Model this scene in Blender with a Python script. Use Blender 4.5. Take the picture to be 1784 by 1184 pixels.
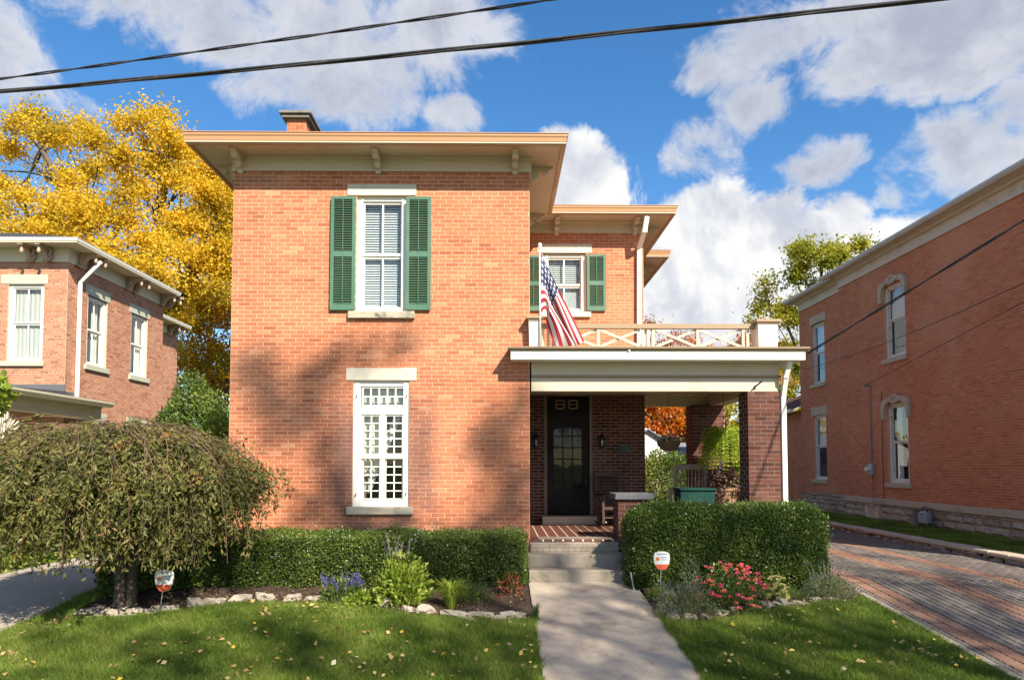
import bpy, bmesh, math, random
import numpy as np
from mathutils import Vector, Matrix, Quaternion

for _o in list(bpy.data.objects):
    bpy.data.objects.remove(_o, do_unlink=True)
random.seed(7)
RNG = np.random.default_rng(11)
SC = bpy.context.scene
COL = SC.collection
R = math.radians

# ------------------------------------------------------------------ camera
FPX = 1170.0                       # focal length in photo pixels (photo 1784 x 1184)
CAM = Vector((0.0, -11.2, 1.82))
YAW, PITCH = R(0.6), R(2.7)
VPU, VPV = 872.0, 808.0            # where the depth direction vanishes in the photo
fw = Vector((math.sin(YAW) * math.cos(PITCH), math.cos(YAW) * math.cos(PITCH), math.sin(PITCH)))
rt = Vector((math.cos(YAW), -math.sin(YAW), 0))
upv = rt.cross(fw)
_d = Vector((0, 1, 0))
SHX = (892 + FPX * _d.dot(rt) / _d.dot(fw) - VPU) / 1784
SHY = (VPV - (592 - FPX * _d.dot(upv) / _d.dot(fw))) / 1784
cd = bpy.data.cameras.new('camera')
cam = bpy.data.objects.new('camera', cd)
COL.objects.link(cam)
cd.sensor_fit = 'HORIZONTAL'
cd.sensor_width = 36.0
cd.lens = FPX / 1784 * 36
cd.shift_x, cd.shift_y = SHX, SHY
cd.clip_start, cd.clip_end = 0.05, 4000
M = Matrix((rt, upv, -fw)).transposed().to_4x4()
M.translation = CAM
cam.matrix_world = M
SC.camera = cam


def ray(u, v):
    a = (u - 892 + SHX * 1784) / FPX
    b = -(v - 592 - SHY * 1784) / FPX
    return fw + rt * a + upv * b


def aty(u, v, y=0.0):
    d = ray(u, v)
    return CAM + d * ((y - CAM.y) / d.y)


def atx(u, v, x):
    d = ray(u, v)
    return CAM + d * ((x - CAM.x) / d.x)


def atz(u, v, z=0.0):
    d = ray(u, v)
    return CAM + d * ((z - CAM.z) / d.z)


def F(u, v, y=0.0):
    p = aty(u, v, y)
    return p.x, p.z


# ------------------------------------------------------------------ light
SUNV = Vector((0.63, -1.0, 0.96)).normalized()
sd = bpy.data.lights.new('sun', 'SUN')
sd.energy = 5.0
sd.angle = R(0.85)
sd.color = (1.0, 0.91, 0.77)
so = bpy.data.objects.new('sun', sd)
COL.objects.link(so)
so.rotation_mode = 'QUATERNION'
so.rotation_quaternion = SUNV.to_track_quat('Z', 'Y')
so.location = (8, -14, 25)

vs = SC.view_settings
vs.view_transform = 'Standard'
vs.look = 'None'
vs.gamma = 1.0
vs.use_curve_mapping = False
vs.exposure = 1.10


# ------------------------------------------------------------------ node helper
class NT:
    def __init__(self, tree):
        self.t = tree
        tree.nodes.clear()

    def n(self, typ, **kw):
        nd = self.t.nodes.new(typ)
        for k, v in kw.items():
            if k.startswith('_'):
                setattr(nd, k[1:], v)
            else:
                key = int(k[1:]) if k[0] == 'i' and k[1:].isdigit() else k.replace('__', ' ')
                self.set(nd.inputs[key], v)
        return nd

    def set(self, sock, v):
        if isinstance(v, bpy.types.NodeSocket):
            self.t.links.new(v, sock)
        elif isinstance(v, bpy.types.Node):
            self.t.links.new(v.outputs[0], sock)
        else:
            if sock.type == 'RGBA' and len(v) == 3:
                v = (*v, 1)
            sock.default_value = v

    def math(self, op, a, b=0.0, c=0.0, clamp=False):
        nd = self.n('ShaderNodeMath', _operation=op, _use_clamp=clamp, i0=a, i1=b, i2=c)
        return nd.outputs[0]

    def vmath(self, op, a, b=(0, 0, 0), out=0):
        nd = self.n('ShaderNodeVectorMath', _operation=op, i0=a, i1=b)
        return nd.outputs[out]

    def mix(self, fac, a, b, blend='MIX'):
        nd = self.t.nodes.new('ShaderNodeMix')
        nd.data_type = 'RGBA'
        nd.blend_type = blend
        self.set(nd.inputs[0], fac)
        self.set(nd.inputs[6], a)
        self.set(nd.inputs[7], b)
        return nd.outputs[2]

    def mapr(self, v, a, b, c=0.0, d=1.0, smooth=True):
        nd = self.n('ShaderNodeMapRange', _interpolation_type='SMOOTHSTEP' if smooth else 'LINEAR', i0=v, i1=a, i2=b, i3=c, i4=d)
        return nd.outputs[0]

    def noise(self, vec, scale, detail=3.0, rough=0.55, dist=0.0):
        nd = self.n('ShaderNodeTexNoise', Scale=scale, Detail=detail, Roughness=rough, Distortion=dist)
        if vec is not None:
            self.set(nd.inputs['Vector'], vec)
        return nd.outputs[0]

    def ramp(self, fac, stops, interp='LINEAR'):
        nd = self.n('ShaderNodeValToRGB', Fac=fac)
        cr = nd.color_ramp
        cr.interpolation = interp
        while len(cr.elements) < len(stops):
            cr.elements.new(0.5)
        for e, (p, c) in zip(cr.elements, stops):
            e.position = p
            e.color = (*c, 1)
        return nd.outputs[0]

    def pos(self):
        return self.n('ShaderNodeNewGeometry').outputs['Position']


# ------------------------------------------------------------------ world: sky and clouds
world = bpy.data.worlds.new('World')
SC.world = world
world.use_nodes = True
w = NT(world.node_tree)
sky = w.n('ShaderNodeTexSky', _sky_type='NISHITA', _sun_disc=False)
sky.sun_elevation = math.asin(SUNV.z)
sky.sun_rotation = math.atan2(SUNV.x, SUNV.y)
sky.altitude = 200
sky.air_density = 1.0
sky.dust_density = 0.4
sky.ozone_density = 2.2
dirv = w.n('ShaderNodeTexCoord').outputs['Generated']
skyc = w.n('ShaderNodeHueSaturation', Saturation=1.29, Value=1.0, Color=sky).outputs[0]
sep = w.n('ShaderNodeSeparateXYZ', i0=dirv)
dz = sep.outputs[2]
zc = w.math('ADD', w.math('MAXIMUM', dz, 0.0), 0.16)
cp = w.n('ShaderNodeCombineXYZ', i0=w.math('DIVIDE', sep.outputs[0], zc), i1=w.math('DIVIDE', sep.outputs[1], zc), i2=0.0).outputs[0]
warp = w.n('ShaderNodeTexNoise', Scale=2.6, Detail=4.0, Roughness=0.6, Vector=dirv).outputs['Color']
dw_ = w.vmath('ADD', dirv, w.vmath('MULTIPLY', w.vmath('SUBTRACT', warp, (.5, .5, .5)), (.12, .12, .12)))
nz1 = w.noise(dw_, 3.6, 12.0, 0.60, 0.3)
nz2 = w.noise(dw_, 11.0, 12.0, 0.66, 0.4)
nzs = w.n('ShaderNodeTexNoise', Scale=3.6, Detail=5.0, Roughness=0.56, Distortion=0.35,
          Vector=w.vmath('ADD', dw_, tuple((upv * .8 + rt * .4) * 0.055))).outputs[0]


def cloud_group(blobs):
    acc = None
    for (u, v, ru, rv, wgt) in blobs:
        d = ray(u, v).normalized()
        # local tangent frame of the blob, so that it may be wider than high
        tx = Vector((0, 0, 1)).cross(d)
        tx = -tx.normalized()
        ty = tx.cross(d)
        a = w.math('DIVIDE', w.vmath('DOT_PRODUCT', dirv, tuple(tx), 1), ru / FPX * 0.86)
        b = w.math('DIVIDE', w.vmath('DOT_PRODUCT', dirv, tuple(ty), 1), rv / FPX * 0.86)
        r2 = w.math('ADD', w.math('MULTIPLY', a, a), w.math('MULTIPLY', b, b))
        front = w.math('GREATER_THAN', w.vmath('DOT_PRODUCT', dirv, tuple(d), 1), 0.0)
        h = w.math('MULTIPLY', w.math('MAXIMUM', w.math('SUBTRACT', 0.75, w.math('MULTIPLY', r2, 0.75)), -2.0), front)
        h = w.math('MULTIPLY', h, wgt)
        acc = h if acc is None else w.math('MAXIMUM', acc, h)
    return acc


white = cloud_group([(1010, 320, 130, 95, 1), (1235, 400, 110, 105, 1), (1330, 420, 120, 105, 1), (1120, 480, 240, 120, 1), (1420, 430, 120, 95, 1.0), (1500, 450, 130, 80, .9), (1600, 420, 90, 60, .7),
                     (1250, 560, 420, 120, 1), (330, 500, 150, 60, .7),  (-100, 560, 300, 150, .8)])
grey = cloud_group([(330, 20, 330, 90, 1), (560, 60, 260, 90, .95), (560, 165, 185, 85, 1), (730, 30, 190, 70, .8), (-20, 90, 110, 100, .9),
                    (1235, 255, 100, 70, 1), (1300, 185, 80, 85, 1), (1215, 115, 60, 55, .7), (1320, 70, 90, 70, .8), (1440, 40, 120, 60, .8), (1640, 45, 220, 95, 1),
                    (1540, 130, 110, 50, .7), (1730, 90, 90, 60, .8), (1680, 275, 130, 75, .95), (1780, 190, 60, 70, .8), (1590, 330, 60, 45, .7), (1780, 260, 80, 60, .8), (130, 180, 110, 40, .6), (780, 205, 60, 40, .55), (1430, 285, 80, 50, .8)])
gen = w.math('SUBTRACT', w.noise(cp, 0.9, 8.0, 0.55, 0.3), 0.53)
gen = w.math('MULTIPLY', gen, 3.0)
vd = w.vmath('DOT_PRODUCT', dirv, tuple(ray(892, 300).normalized()), 1)
outm = w.mapr(vd, math.cos(R(58)), math.cos(R(44)), 0.0, 1.0)       # blends to the open sky's scattered clouds beyond the known ones
gen = w.math('SUBTRACT', gen, w.math('MULTIPLY', outm, 4.0))
edge = w.math('ADD', w.math('MULTIPLY', w.math('SUBTRACT', nz1, 0.5), 2.7), w.math('MULTIPLY', w.math('SUBTRACT', nz2, 0.5), 2.0))
edgew = w.math('ADD', w.math('MULTIPLY', w.math('SUBTRACT', nz1, 0.5), 1.9), w.math('MULTIPLY', w.math('SUBTRACT', nz2, 0.5), 1.5))
dw = w.math('ADD', white, edgew)
dg = w.math('ADD', w.math('MAXIMUM', grey, gen), edge)
aw = w.mapr(dw, 0.0, 0.30)
ag = w.mapr(dg, 0.02, 0.58, 0.0, 0.95)
shade = w.mapr(w.math('SUBTRACT', nz1, nzs), -0.10, 0.12)
CLW = w.mix(shade, (2.9, 3.1, 3.6), (5.3, 5.25, 5.1))
gs = w.mapr(w.math('ADD', dg, w.math('MULTIPLY', shade, -0.5)), -0.1, 1.0)
CLG = w.mix(gs, (3.7, 3.8, 4.1), (2.2, 2.36, 2.85))
c1 = w.mix(ag, skyc, CLG)
c2 = w.mix(aw, c1, CLW)
bg = w.n('ShaderNodeBackground', Color=c2, Strength=0.097)
wo = w.n('ShaderNodeOutputWorld', Surface=bg)

# ------------------------------------------------------------------ mesh helpers
WT = {}          # world translation of every object that parents others


def link(o, parent=None):
    COL.objects.link(o)
    if parent is not None:
        o.parent = parent
    return o


def tag(o, label=None, cat=None, group=None, kind=None):
    if label:
        o['label'] = label
    if cat:
        o['category'] = cat
    if group:
        o['group'] = group
    if kind:
        o['kind'] = kind
    return o


def thing(name, loc, label, cat, group=None):
    o = bpy.data.objects.new(name, None)
    o.empty_display_size = 0.2
    link(o)
    o.location = loc
    WT[o.name] = Vector(loc)
    return tag(o, label, cat, group)


def np_mesh(name, V, Fc, nper):
    V = np.asarray(V, dtype=np.float32)
    Fc = np.asarray(Fc, dtype=np.int32)
    me = bpy.data.meshes.new(name)
    me.vertices.add(len(V))
    me.vertices.foreach_set('co', V.ravel())
    me.loops.add(Fc.size)
    me.loops.foreach_set('vertex_index', Fc.ravel())
    nf = Fc.size // nper
    me.polygons.add(nf)
    me.polygons.foreach_set('loop_start', np.arange(0, Fc.size, nper, dtype=np.int32))
    me.polygons.foreach_set('loop_total', np.full(nf, nper, dtype=np.int32))
    me.polygons.foreach_set('use_smooth', np.zeros(nf, dtype=bool))
    me.update(calc_edges=True)
    return me


def place(name, me, mat, parent=None, c=None, smooth=False):
    if mat is not None and not me.materials:
        me.materials.append(mat)
    if smooth:
        me.polygons.foreach_set('use_smooth', np.ones(len(me.polygons), dtype=bool))
    o = bpy.data.objects.new(name, me)
    link(o, parent)
    c = Vector((0, 0, 0)) if c is None else Vector(c)
    o.location = c - (WT[parent.name] if parent is not None else Vector((0, 0, 0)))
    WT[o.name] = c
    return o


class MB:
    def __init__(self):
        self.v, self.f = [], []
        self.M = None

    def add(self, vs_, fs):
        b = len(self.v)
        if self.M is not None:
            vs_ = [tuple(self.M @ Vector(p)) for p in vs_]
        self.v += [tuple(p) for p in vs_]
        self.f += [tuple(i + b for i in q) for q in fs]
        return self

    def box(self, x0, x1, y0, y1, z0, z1):
        p = [(x, y, z) for z in (z0, z1) for y in (y0, y1) for x in (x0, x1)]
        return self.add(p, [(0, 2, 3, 1), (4, 5, 7, 6), (0, 1, 5, 4), (2, 6, 7, 3), (0, 4, 6, 2), (1, 3, 7, 5)])

    def obox(self, c, ax, ay, az, sx, sy, sz):
        c, ax, ay, az = Vector(c), Vector(ax).normalized() * sx / 2, Vector(ay).normalized() * sy / 2, Vector(az).normalized() * sz / 2
        p = [c + ax * i + ay * j + az * k for k in (-1, 1) for j in (-1, 1) for i in (-1, 1)]
        return self.add(p, [(0, 2, 3, 1), (4, 5, 7, 6), (0, 1, 5, 4), (2, 6, 7, 3), (0, 4, 6, 2), (1, 3, 7, 5)])

    def bar(self, a, b, wd, dp, up=(0, 0, 1)):
        a, b = Vector(a), Vector(b)
        d = b - a
        L = d.length
        d.normalize()
        s = d.cross(Vector(up))
        if s.length < 1e-4:
            s = d.cross(Vector((0, 1, 0)))
        s.normalize()
        n = s.cross(d)
        return self.obox((a + b) / 2, d, s, n, L, wd, dp)

    def prism(self, poly, axis, a0, a1):
        """extrude a 2D polygon; axis 'x': poly=(y,z), 'y': poly=(x,z), 'z': poly=(x,y)"""
        n = len(poly)

        def mk(p, a):
            return {'x': (a, p[0], p[1]), 'y': (p[0], a, p[1]), 'z': (p[0], p[1], a)}[axis]
        vs_ = [mk(p, a0) for p in poly] + [mk(p, a1) for p in poly]
        fs = [tuple(range(n))[::-1], tuple(range(n, 2 * n))] + [(i, (i + 1) % n, (i + 1) % n + n, i + n) for i in range(n)]
        return self.add(vs_, fs)

    def tube(self, pts, rad, n=8, cap=True, closed=False):
        pts = [Vector(p) for p in pts]
        rads = rad if isinstance(rad, (list, tuple)) else [rad] * len(pts)
        k = len(pts)
        ref = None
        vs_ = []
        for i, p in enumerate(pts):
            if closed:
                t = pts[(i + 1) % k] - pts[i - 1]
            else:
                t = pts[min(i + 1, k - 1)] - pts[max(i - 1, 0)]
            t.normalize()
            if ref is None:
                ref = Vector((0, 0, 1)) if abs(t.z) < 0.9 else Vector((1, 0, 0))
            s = t.cross(ref)
            s.normalize()
            ref = s.cross(t)
            for j in range(n):
                a = 2 * math.pi * j / n
                vs_.append(p + (s * math.cos(a) + ref * math.sin(a)) * rads[i])
        fs = []
        for i in range(k if closed else k - 1):
            for j in range(n):
                a, b = i * n + j, i * n + (j + 1) % n
                c, d = ((i + 1) % k) * n + (j + 1) % n, ((i + 1) % k) * n + j
                fs.append((a, b, c, d))
        if cap and not closed:
            fs.append(tuple(range(n))[::-1])
            fs.append(tuple((k - 1) * n + j for j in range(n)))
        return self.add(vs_, fs)

    def lathe(self, prof, c, n=16):
        c = Vector(c)
        k = len(prof)
        vs_ = [c + Vector((r * math.cos(2 * math.pi * j / n), r * math.sin(2 * math.pi * j / n), z)) for (r, z) in prof for j in range(n)]
        fs = [(i * n + j, i * n + (j + 1) % n, (i + 1) * n + (j + 1) % n, (i + 1) * n + j) for i in range(k - 1) for j in range(n)]
        fs.append(tuple(range(n))[::-1])
        fs.append(tuple((k - 1) * n + j for j in range(n)))
        return self.add(vs_, fs)

    def sweep(self, path, prof, closed=False):
        """profile (outward offset d, z) swept along a plan path with mitred corners (outward = right-hand side of travel)"""
        rows = [offset_path(path, d) for d, _ in prof]
        k, m = len(path), len(prof)
        vs_ = [(rows[j][i][0], rows[j][i][1], prof[j][1]) for i in range(k) for j in range(m)]
        fs = []
        for i in range(k - 1):
            for j in range(m):
                a, b = i * m + j, i * m + (j + 1) % m
                fs.append((a, b, b + m, a + m))
        fs.append(tuple(range(m))[::-1])
        fs.append(tuple((k - 1) * m + j for j in range(m)))
        return self.add(vs_, fs)

    def build(self, name, mat, parent=None, smooth=False, label=None, kind=None, bevel=0.0):
        me = bpy.data.meshes.new(name)
        V = np.array(self.v, dtype=np.float64)
        c = (V.max(0) + V.min(0)) / 2
        me.from_pydata((V - c).tolist(), [], self.f)
        bm = bmesh.new()
        bm.from_mesh(me)
        bmesh.ops.recalc_face_normals(bm, faces=bm.faces)
        if bevel > 0:
            bmesh.ops.bevel(bm, geom=list(bm.edges), offset=bevel, segments=1, affect='EDGES', clamp_overlap=True)
        bm.to_mesh(me)
        bm.free()
        o = place(name, me, mat, parent, c, smooth)
        return tag(o, label, kind=kind)


def offset_path(path, d):
    out = []
    k = len(path)
    for i in range(k):
        ns = []
        for a, b in ((i - 1, i), (i, i + 1)):
            if a < 0 or b >= k:
                continue
            t = Vector((path[b][0] - path[a][0], path[b][1] - path[a][1]))
            t.normalize()
            ns.append(Vector((t.y, -t.x)))
        if len(ns) == 1:
            o = ns[0] * d
        else:
            m = (ns[0] + ns[1]).normalized()
            o = m * (d / max(0.2, m.dot(ns[0])))
        out.append((path[i][0] + o.x, path[i][1] + o.y))
    return out


def leaf_mesh(name, P, D, N, L, W, fold=0.25):
    """many small folded leaves: P base, D direction, N rough normal (arrays), L, W sizes"""
    D = D / np.linalg.norm(D, axis=1, keepdims=True)
    S = np.cross(D, N)
    S /= np.linalg.norm(S, axis=1, keepdims=True) + 1e-9
    N = np.cross(S, D)
    L = np.broadcast_to(np.asarray(L, dtype=float), (len(P),))[:, None]
    W = np.broadcast_to(np.asarray(W, dtype=float), (len(P),))[:, None]
    v0 = P
    v1 = P + D * L * .48 - S * W * .5 + N * W * fold
    v2 = P + D * L
    v3 = P + D * L * .48 + S * W * .5 + N * W * fold
    V = np.stack([v0, v1, v2, v3], 1).reshape(-1, 3)
    i = np.arange(len(P))[:, None] * 4
    Fc = np.concatenate([i + np.array([[0, 2, 1]]), i + np.array([[0, 3, 2]])], 1).reshape(-1, 3)
    c = V.mean(0)
    return np_mesh(name, V - c, Fc, 3), c


def rdir(n, bias=(0, 0, 0)):
    d = RNG.normal(size=(n, 3))
    d /= np.linalg.norm(d, axis=1, keepdims=True)
    d = d + np.asarray(bias)
    return d / (np.linalg.norm(d, axis=1, keepdims=True) + 1e-9)


def leaves(name, P, mat, parent, L, W, bias=(0, 0, 0), D=None, N=None, fold=.25, kind=None):
    n = len(P)
    if D is None:
        D = rdir(n, bias)
    if N is None:
        N = rdir(n, (0, 0, .6))
    ls = L * RNG.uniform(.65, 1.25, n)
    me, c = leaf_mesh(name, P, D, N, ls, ls * W / L, fold)
    o = place(name, me, mat, parent, c)
    if kind:
        o['kind'] = kind
    return o


def wob(P, s=1.0, seed=0.0):
    """cheap smooth pseudo-noise of positions, about -1..1"""
    x, y, z = P[:, 0] * s, P[:, 1] * s, P[:, 2] * s
    return (np.sin(x * 1.7 + 1.3 * np.sin(y * 1.1 + seed) + seed) + np.sin(y * 2.1 + 1.1 * np.sin(z * 1.5 + 2 * seed)) + np.sin(z * 1.9 + 1.7 * np.sin(x * .9 + seed))) / 3
# ------------------------------------------------------------------ materials
def mat(name):
    m = bpy.data.materials.new(name)
    m.use_nodes = True
    return m, NT(m.node_tree)


def finish(m, t, color, rough=0.6, bump=None, bstr=0.3, bdist=0.01, spec=0.4, metal=0.0, normal=None):
    b = t.n('ShaderNodeBsdfPrincipled', Base__Color=color, Roughness=rough, Metallic=metal)
    b.inputs['Specular IOR Level'].default_value = spec
    if bump is not None:
        bp = t.n('ShaderNodeBump', Height=bump, Strength=bstr, Distance=bdist)
        t.set(b.inputs['Normal'], bp)
    t.n('ShaderNodeOutputMaterial', Surface=b)
    return m


def worn(name, base, dirt=(0.1, 0.08, 0.06), amt=0.35, rough=0.6, scale=3.0, fine=40.0, bstr=0.15, spec=0.35, vary=0.12, metal=0.0):
    """paint, stone, wood: a base colour with blotches, fine grain and small relief"""
    m, t = mat(name)
    p = t.pos()
    n1 = t.noise(p, scale, 5, .6, .3)
    n2 = t.noise(p, fine, 4, .65)
    c = t.mix(t.mapr(n1, .48, .78, 0, amt), base, dirt)
    c = t.mix(1.0, c, t.ramp(n2, [(0.25, (1 - vary,) * 3), (.75, (1 + vary,) * 3)]), 'MULTIPLY')
    rg = t.mapr(n1, .3, .7, max(0, rough - .12), min(1, rough + .12))
    return finish(m, t, c, rg, n2, bstr, .006, spec, metal)


def island_rnd(t):
    g = t.n('ShaderNodeNewGeometry').outputs['Random Per Island']
    o = t.n('ShaderNodeObjectInfo').outputs['Random']
    return t.math('FRACT', t.math('ADD', g, t.math('MULTIPLY', o, 7.31)))


def brick_mat(name, stops, pale=(.56, .36, .25), pale_amt=.3, dark=(.07, .045, .04), dark_amt=.35, soot=None, pscale=.9):
    m, t = mat(name)
    p = t.pos()
    c = t.ramp(island_rnd(t), stops)
    big = t.noise(p, pscale, 5, .6, .4)
    mid = t.noise(p, 9.0, 5, .7, .6)
    fine = t.noise(p, 70.0, 4, .7)
    c = t.mix(t.mapr(big, .45, .75, 0, pale_amt), c, pale)
    c = t.mix(t.mapr(mid, .58, .80, 0, .45), c, pale)
    c = t.mix(t.mapr(t.noise(p, 14.0, 4, .7, .3), .60, .78, 0, dark_amt), c, dark)
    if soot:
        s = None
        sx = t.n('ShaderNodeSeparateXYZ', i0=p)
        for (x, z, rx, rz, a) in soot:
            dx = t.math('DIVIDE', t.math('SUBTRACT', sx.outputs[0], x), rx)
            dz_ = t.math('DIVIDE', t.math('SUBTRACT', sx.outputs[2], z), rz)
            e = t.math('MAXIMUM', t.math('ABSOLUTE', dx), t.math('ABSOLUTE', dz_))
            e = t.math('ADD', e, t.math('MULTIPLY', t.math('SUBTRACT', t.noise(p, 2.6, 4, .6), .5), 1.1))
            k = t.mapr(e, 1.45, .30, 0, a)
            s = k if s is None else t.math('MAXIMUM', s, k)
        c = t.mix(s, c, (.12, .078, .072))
    c = t.mix(1.0, c, t.ramp(fine, [(.25, (.86,) * 3), (.75, (1.12,) * 3)]), 'MULTIPLY')
    return finish(m, t, c, .9, fine, .35, .006, .2)


def leaf_mat(name, stops, trans=.45, rough=.45, spec=.35, tint=1.25, clump=None):
    m, t = mat(name)
    r = island_rnd(t)
    if clump:
        n = t.noise(t.pos(), clump[0], 2, .5)
        r = t.math('ADD', t.math('MULTIPLY', r, 1 - clump[1]), t.math('MULTIPLY', t.mapr(n, .3, .7), clump[1]))
    c = t.ramp(r, stops)
    b = t.n('ShaderNodeBsdfPrincipled', Base__Color=c, Roughness=rough)
    b.inputs['Specular IOR Level'].default_value = spec
    tr = t.n('ShaderNodeBsdfTranslucent', Color=t.mix(1.0, c, (tint, tint, tint * .5), 'MULTIPLY'))
    mx = t.n('ShaderNodeMixShader', Fac=trans, i1=b, i2=tr)
    t.n('ShaderNodeOutputMaterial', Surface=mx)
    return m


def glass_mat(name, tint=(.9, .95, .95), refl=1.0):
    m, t = mat(name)
    fr = t.n('ShaderNodeFresnel', IOR=1.5)
    back = t.n('ShaderNodeNewGeometry').outputs['Backfacing']
    fr2 = t.math('MULTIPLY', t.math('MULTIPLY', fr, refl, clamp=True), t.math('SUBTRACT', 1.0, back))
    n = t.noise(t.pos(), 3.0, 2, .5)
    bp = t.n('ShaderNodeBump', Height=n, Strength=.06, Distance=.02)
    gl = t.n('ShaderNodeBsdfGlossy', Color=(1, 1, 1), Roughness=.015, Normal=bp)
    tr = t.n('ShaderNodeBsdfTransparent', Color=tint)
    t.n('ShaderNodeOutputMaterial', Surface=t.n('ShaderNodeMixShader', Fac=fr2, i1=tr, i2=gl))
    return m


MT = {}
_wl = F(603, 700)[0]
_wr = F(724, 700)[0]
MT['brick'] = brick_mat('facade_brick', [(0, (.32, .105, .056)), (.12, (.44, .148, .072)), (.45, (.50, .176, .084)), (.7, (.46, .156, .076)), (.9, (.38, .125, .065)), (1, (.57, .25, .135))],
                        pale=(.62, .325, .185), pale_amt=.30, dark=(.24, .09, .06), dark_amt=.5,
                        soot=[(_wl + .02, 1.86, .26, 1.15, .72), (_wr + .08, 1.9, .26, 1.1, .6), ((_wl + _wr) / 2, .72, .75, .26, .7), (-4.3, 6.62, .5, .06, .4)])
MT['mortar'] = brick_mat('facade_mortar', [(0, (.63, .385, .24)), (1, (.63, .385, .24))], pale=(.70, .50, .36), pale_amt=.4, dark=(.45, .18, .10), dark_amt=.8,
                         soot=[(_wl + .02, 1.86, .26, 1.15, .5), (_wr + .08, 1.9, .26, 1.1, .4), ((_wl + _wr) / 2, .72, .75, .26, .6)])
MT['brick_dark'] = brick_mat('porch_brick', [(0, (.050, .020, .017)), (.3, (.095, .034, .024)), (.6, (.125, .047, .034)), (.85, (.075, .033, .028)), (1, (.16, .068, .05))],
                             pale=(.22, .10, .075), pale_amt=.2, dark=(.03, .02, .02), dark_amt=.5)  # dark brick, albedo lowered further to deepen the shade of the porch recess
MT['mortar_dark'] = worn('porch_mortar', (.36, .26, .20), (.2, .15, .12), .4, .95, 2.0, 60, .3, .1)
MT['brick_left'] = brick_mat('left_house_brick', [(0, (.27, .115, .07)), (.3, (.40, .18, .105)), (.6, (.46, .215, .125)), (.85, (.35, .15, .09)), (1, (.50, .26, .16))],
                             pale=(.52, .30, .19), pale_amt=.3, dark=(.15, .08, .06), dark_amt=.3)
MT['mortar_left'] = worn('left_house_mortar', (.52, .39, .29), (.3, .2, .15), .4, .95, 2.0, 60, .3, .1)
MT['brick_right'] = brick_mat('right_house_brick', [(0, (.37, .125, .062)), (.3, (.465, .165, .080)), (.6, (.50, .185, .09)), (.85, (.43, .148, .074)), (1, (.54, .22, .12))],
                              pale=(.60, .32, .20), pale_amt=.45, dark=(.26, .11, .07), dark_amt=.4, pscale=.45)
MT['mortar_right'] = worn('right_house_mortar', (.56, .32, .21), (.42, .20, .125), .4, .95, 2.0, 60, .3, .1)
MT['stone'] = worn('limestone', (.60, .55, .43), (.36, .31, .24), .35, .85, 2.5, 60, .3, .2)
MT['sill'] = worn('sooty_limestone', (.42, .37, .28), (.05, .05, .055), 1.0, .85, 5.5, 60, .3, .2)
MT['rstone'] = worn('weathered_limestone', (.46, .38, .28), (.26, .21, .16), .5, .9, 2.0, 50, .5, .2)
MT['lintel_left'] = worn('sage_stone_paint', (.42, .43, .33), (.3, .29, .22), .3, .7, 2.0, 50, .1)
MT['cream'] = worn('cream_paint', (.55, .465, .345), (.44, .35, .23), .3, .55, 1.4, 60, .08, .4, .05)
MT['cream_left'] = worn('left_cream_paint', (.66, .60, .46), (.45, .38, .28), .3, .55, 1.4, 60, .08, .4, .05)
MT['white'] = worn('white_paint', (.80, .77, .68), (.55, .50, .42), .25, .5, 2.0, 80, .08, .4, .04)
MT['oldwhite'] = worn('peeling_white_paint', (.68, .63, .56), (.30, .26, .22), .55, .7, 5.0, 50, .3, .3)
MT['frieze_right'] = worn('weathered_frieze_paint', (.56, .49, .41), (.30, .25, .20), .5, .75, 2.5, 40, .3, .3)
MT['gutter_right'] = worn('grey_metal_gutter', (.50, .47, .44), (.3, .28, .26), .3, .45, 2.0, 60, .05, .5)
MT['tan'] = worn('tan_metal_gutter', (.47, .255, .125), (.36, .19, .09), .25, .4, 1.5, 60, .04, .5, .05)
MT['tanpaint'] = worn('tan_paint', (.31, .22, .135), (.21, .145, .09), .3, .5, 3, 60, .06, .4, .06)
MT['green'] = worn('green_shutter_paint', (.065, .150, .095), (.12, .20, .14), .5, .45, 1.6, 60, .05, .45, .08)
MT['roof'] = worn('dark_shingle', (.045, .045, .05), (.09, .085, .08), .5, .9, 2.0, 30, .6, .2)
MT['roof_red'] = worn('red_shingle', (.11, .045, .04), (.06, .03, .03), .5, .9, 2.0, 30, .6, .2)
MT['door'] = worn('dark_door_paint', (.012, .009, .008), (.02, .016, .013), .4, .5, 2.0, 50, .06, .15)
MT['door_trim'] = worn('brown_trim_paint', (.20, .15, .11), (.1, .07, .05), .4, .6, 2.0, 50, .06)
MT['iron'] = worn('black_iron', (.02, .02, .022), (.05, .04, .03), .3, .45, 4, 60, .1, .5)
MT['gold'] = worn('gilt_numerals', (.42, .34, .22), (.25, .2, .12), .3, .5, 6, 60, .05)
MT['tile'] = worn('red_floor_tile', (.125, .045, .032), (.06, .03, .025), .5, .6, 3.0, 50, .2)
MT['joint'] = worn('pale_floor_joint', (.48, .40, .32), (.3, .24, .19), .4, .9, 3.0, 50, .2)
MT['concrete'] = worn('weathered_concrete', (.30, .255, .20), (.12, .10, .078), .8, .9, 3.2, 90, .45, .2, .18)
MT['walk'] = worn('exposed_aggregate_concrete', (.41, .34, .265), (.22, .175, .13), .8, .9, 3.1, 120, .8, .2, .42)
MT['slate'] = worn('bluestone_cap', (.11, .11, .12), (.20, .19, .18), .5, .8, 3, 60, .3)
MT['wood_dark'] = worn('dark_stained_wood', (.075, .042, .03), (.03, .02, .016), .4, .5, 6, 60, .15)
MT['wood_grey'] = worn('weathered_teak', (.36, .29, .23), (.18, .14, .11), .5, .75, 8, 60, .3)
MT['chest'] = worn('dark_green_chest_paint', (.010, .045, .036), (.025, .075, .055), .4, .6, 5, 60, .1, .15)
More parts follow.
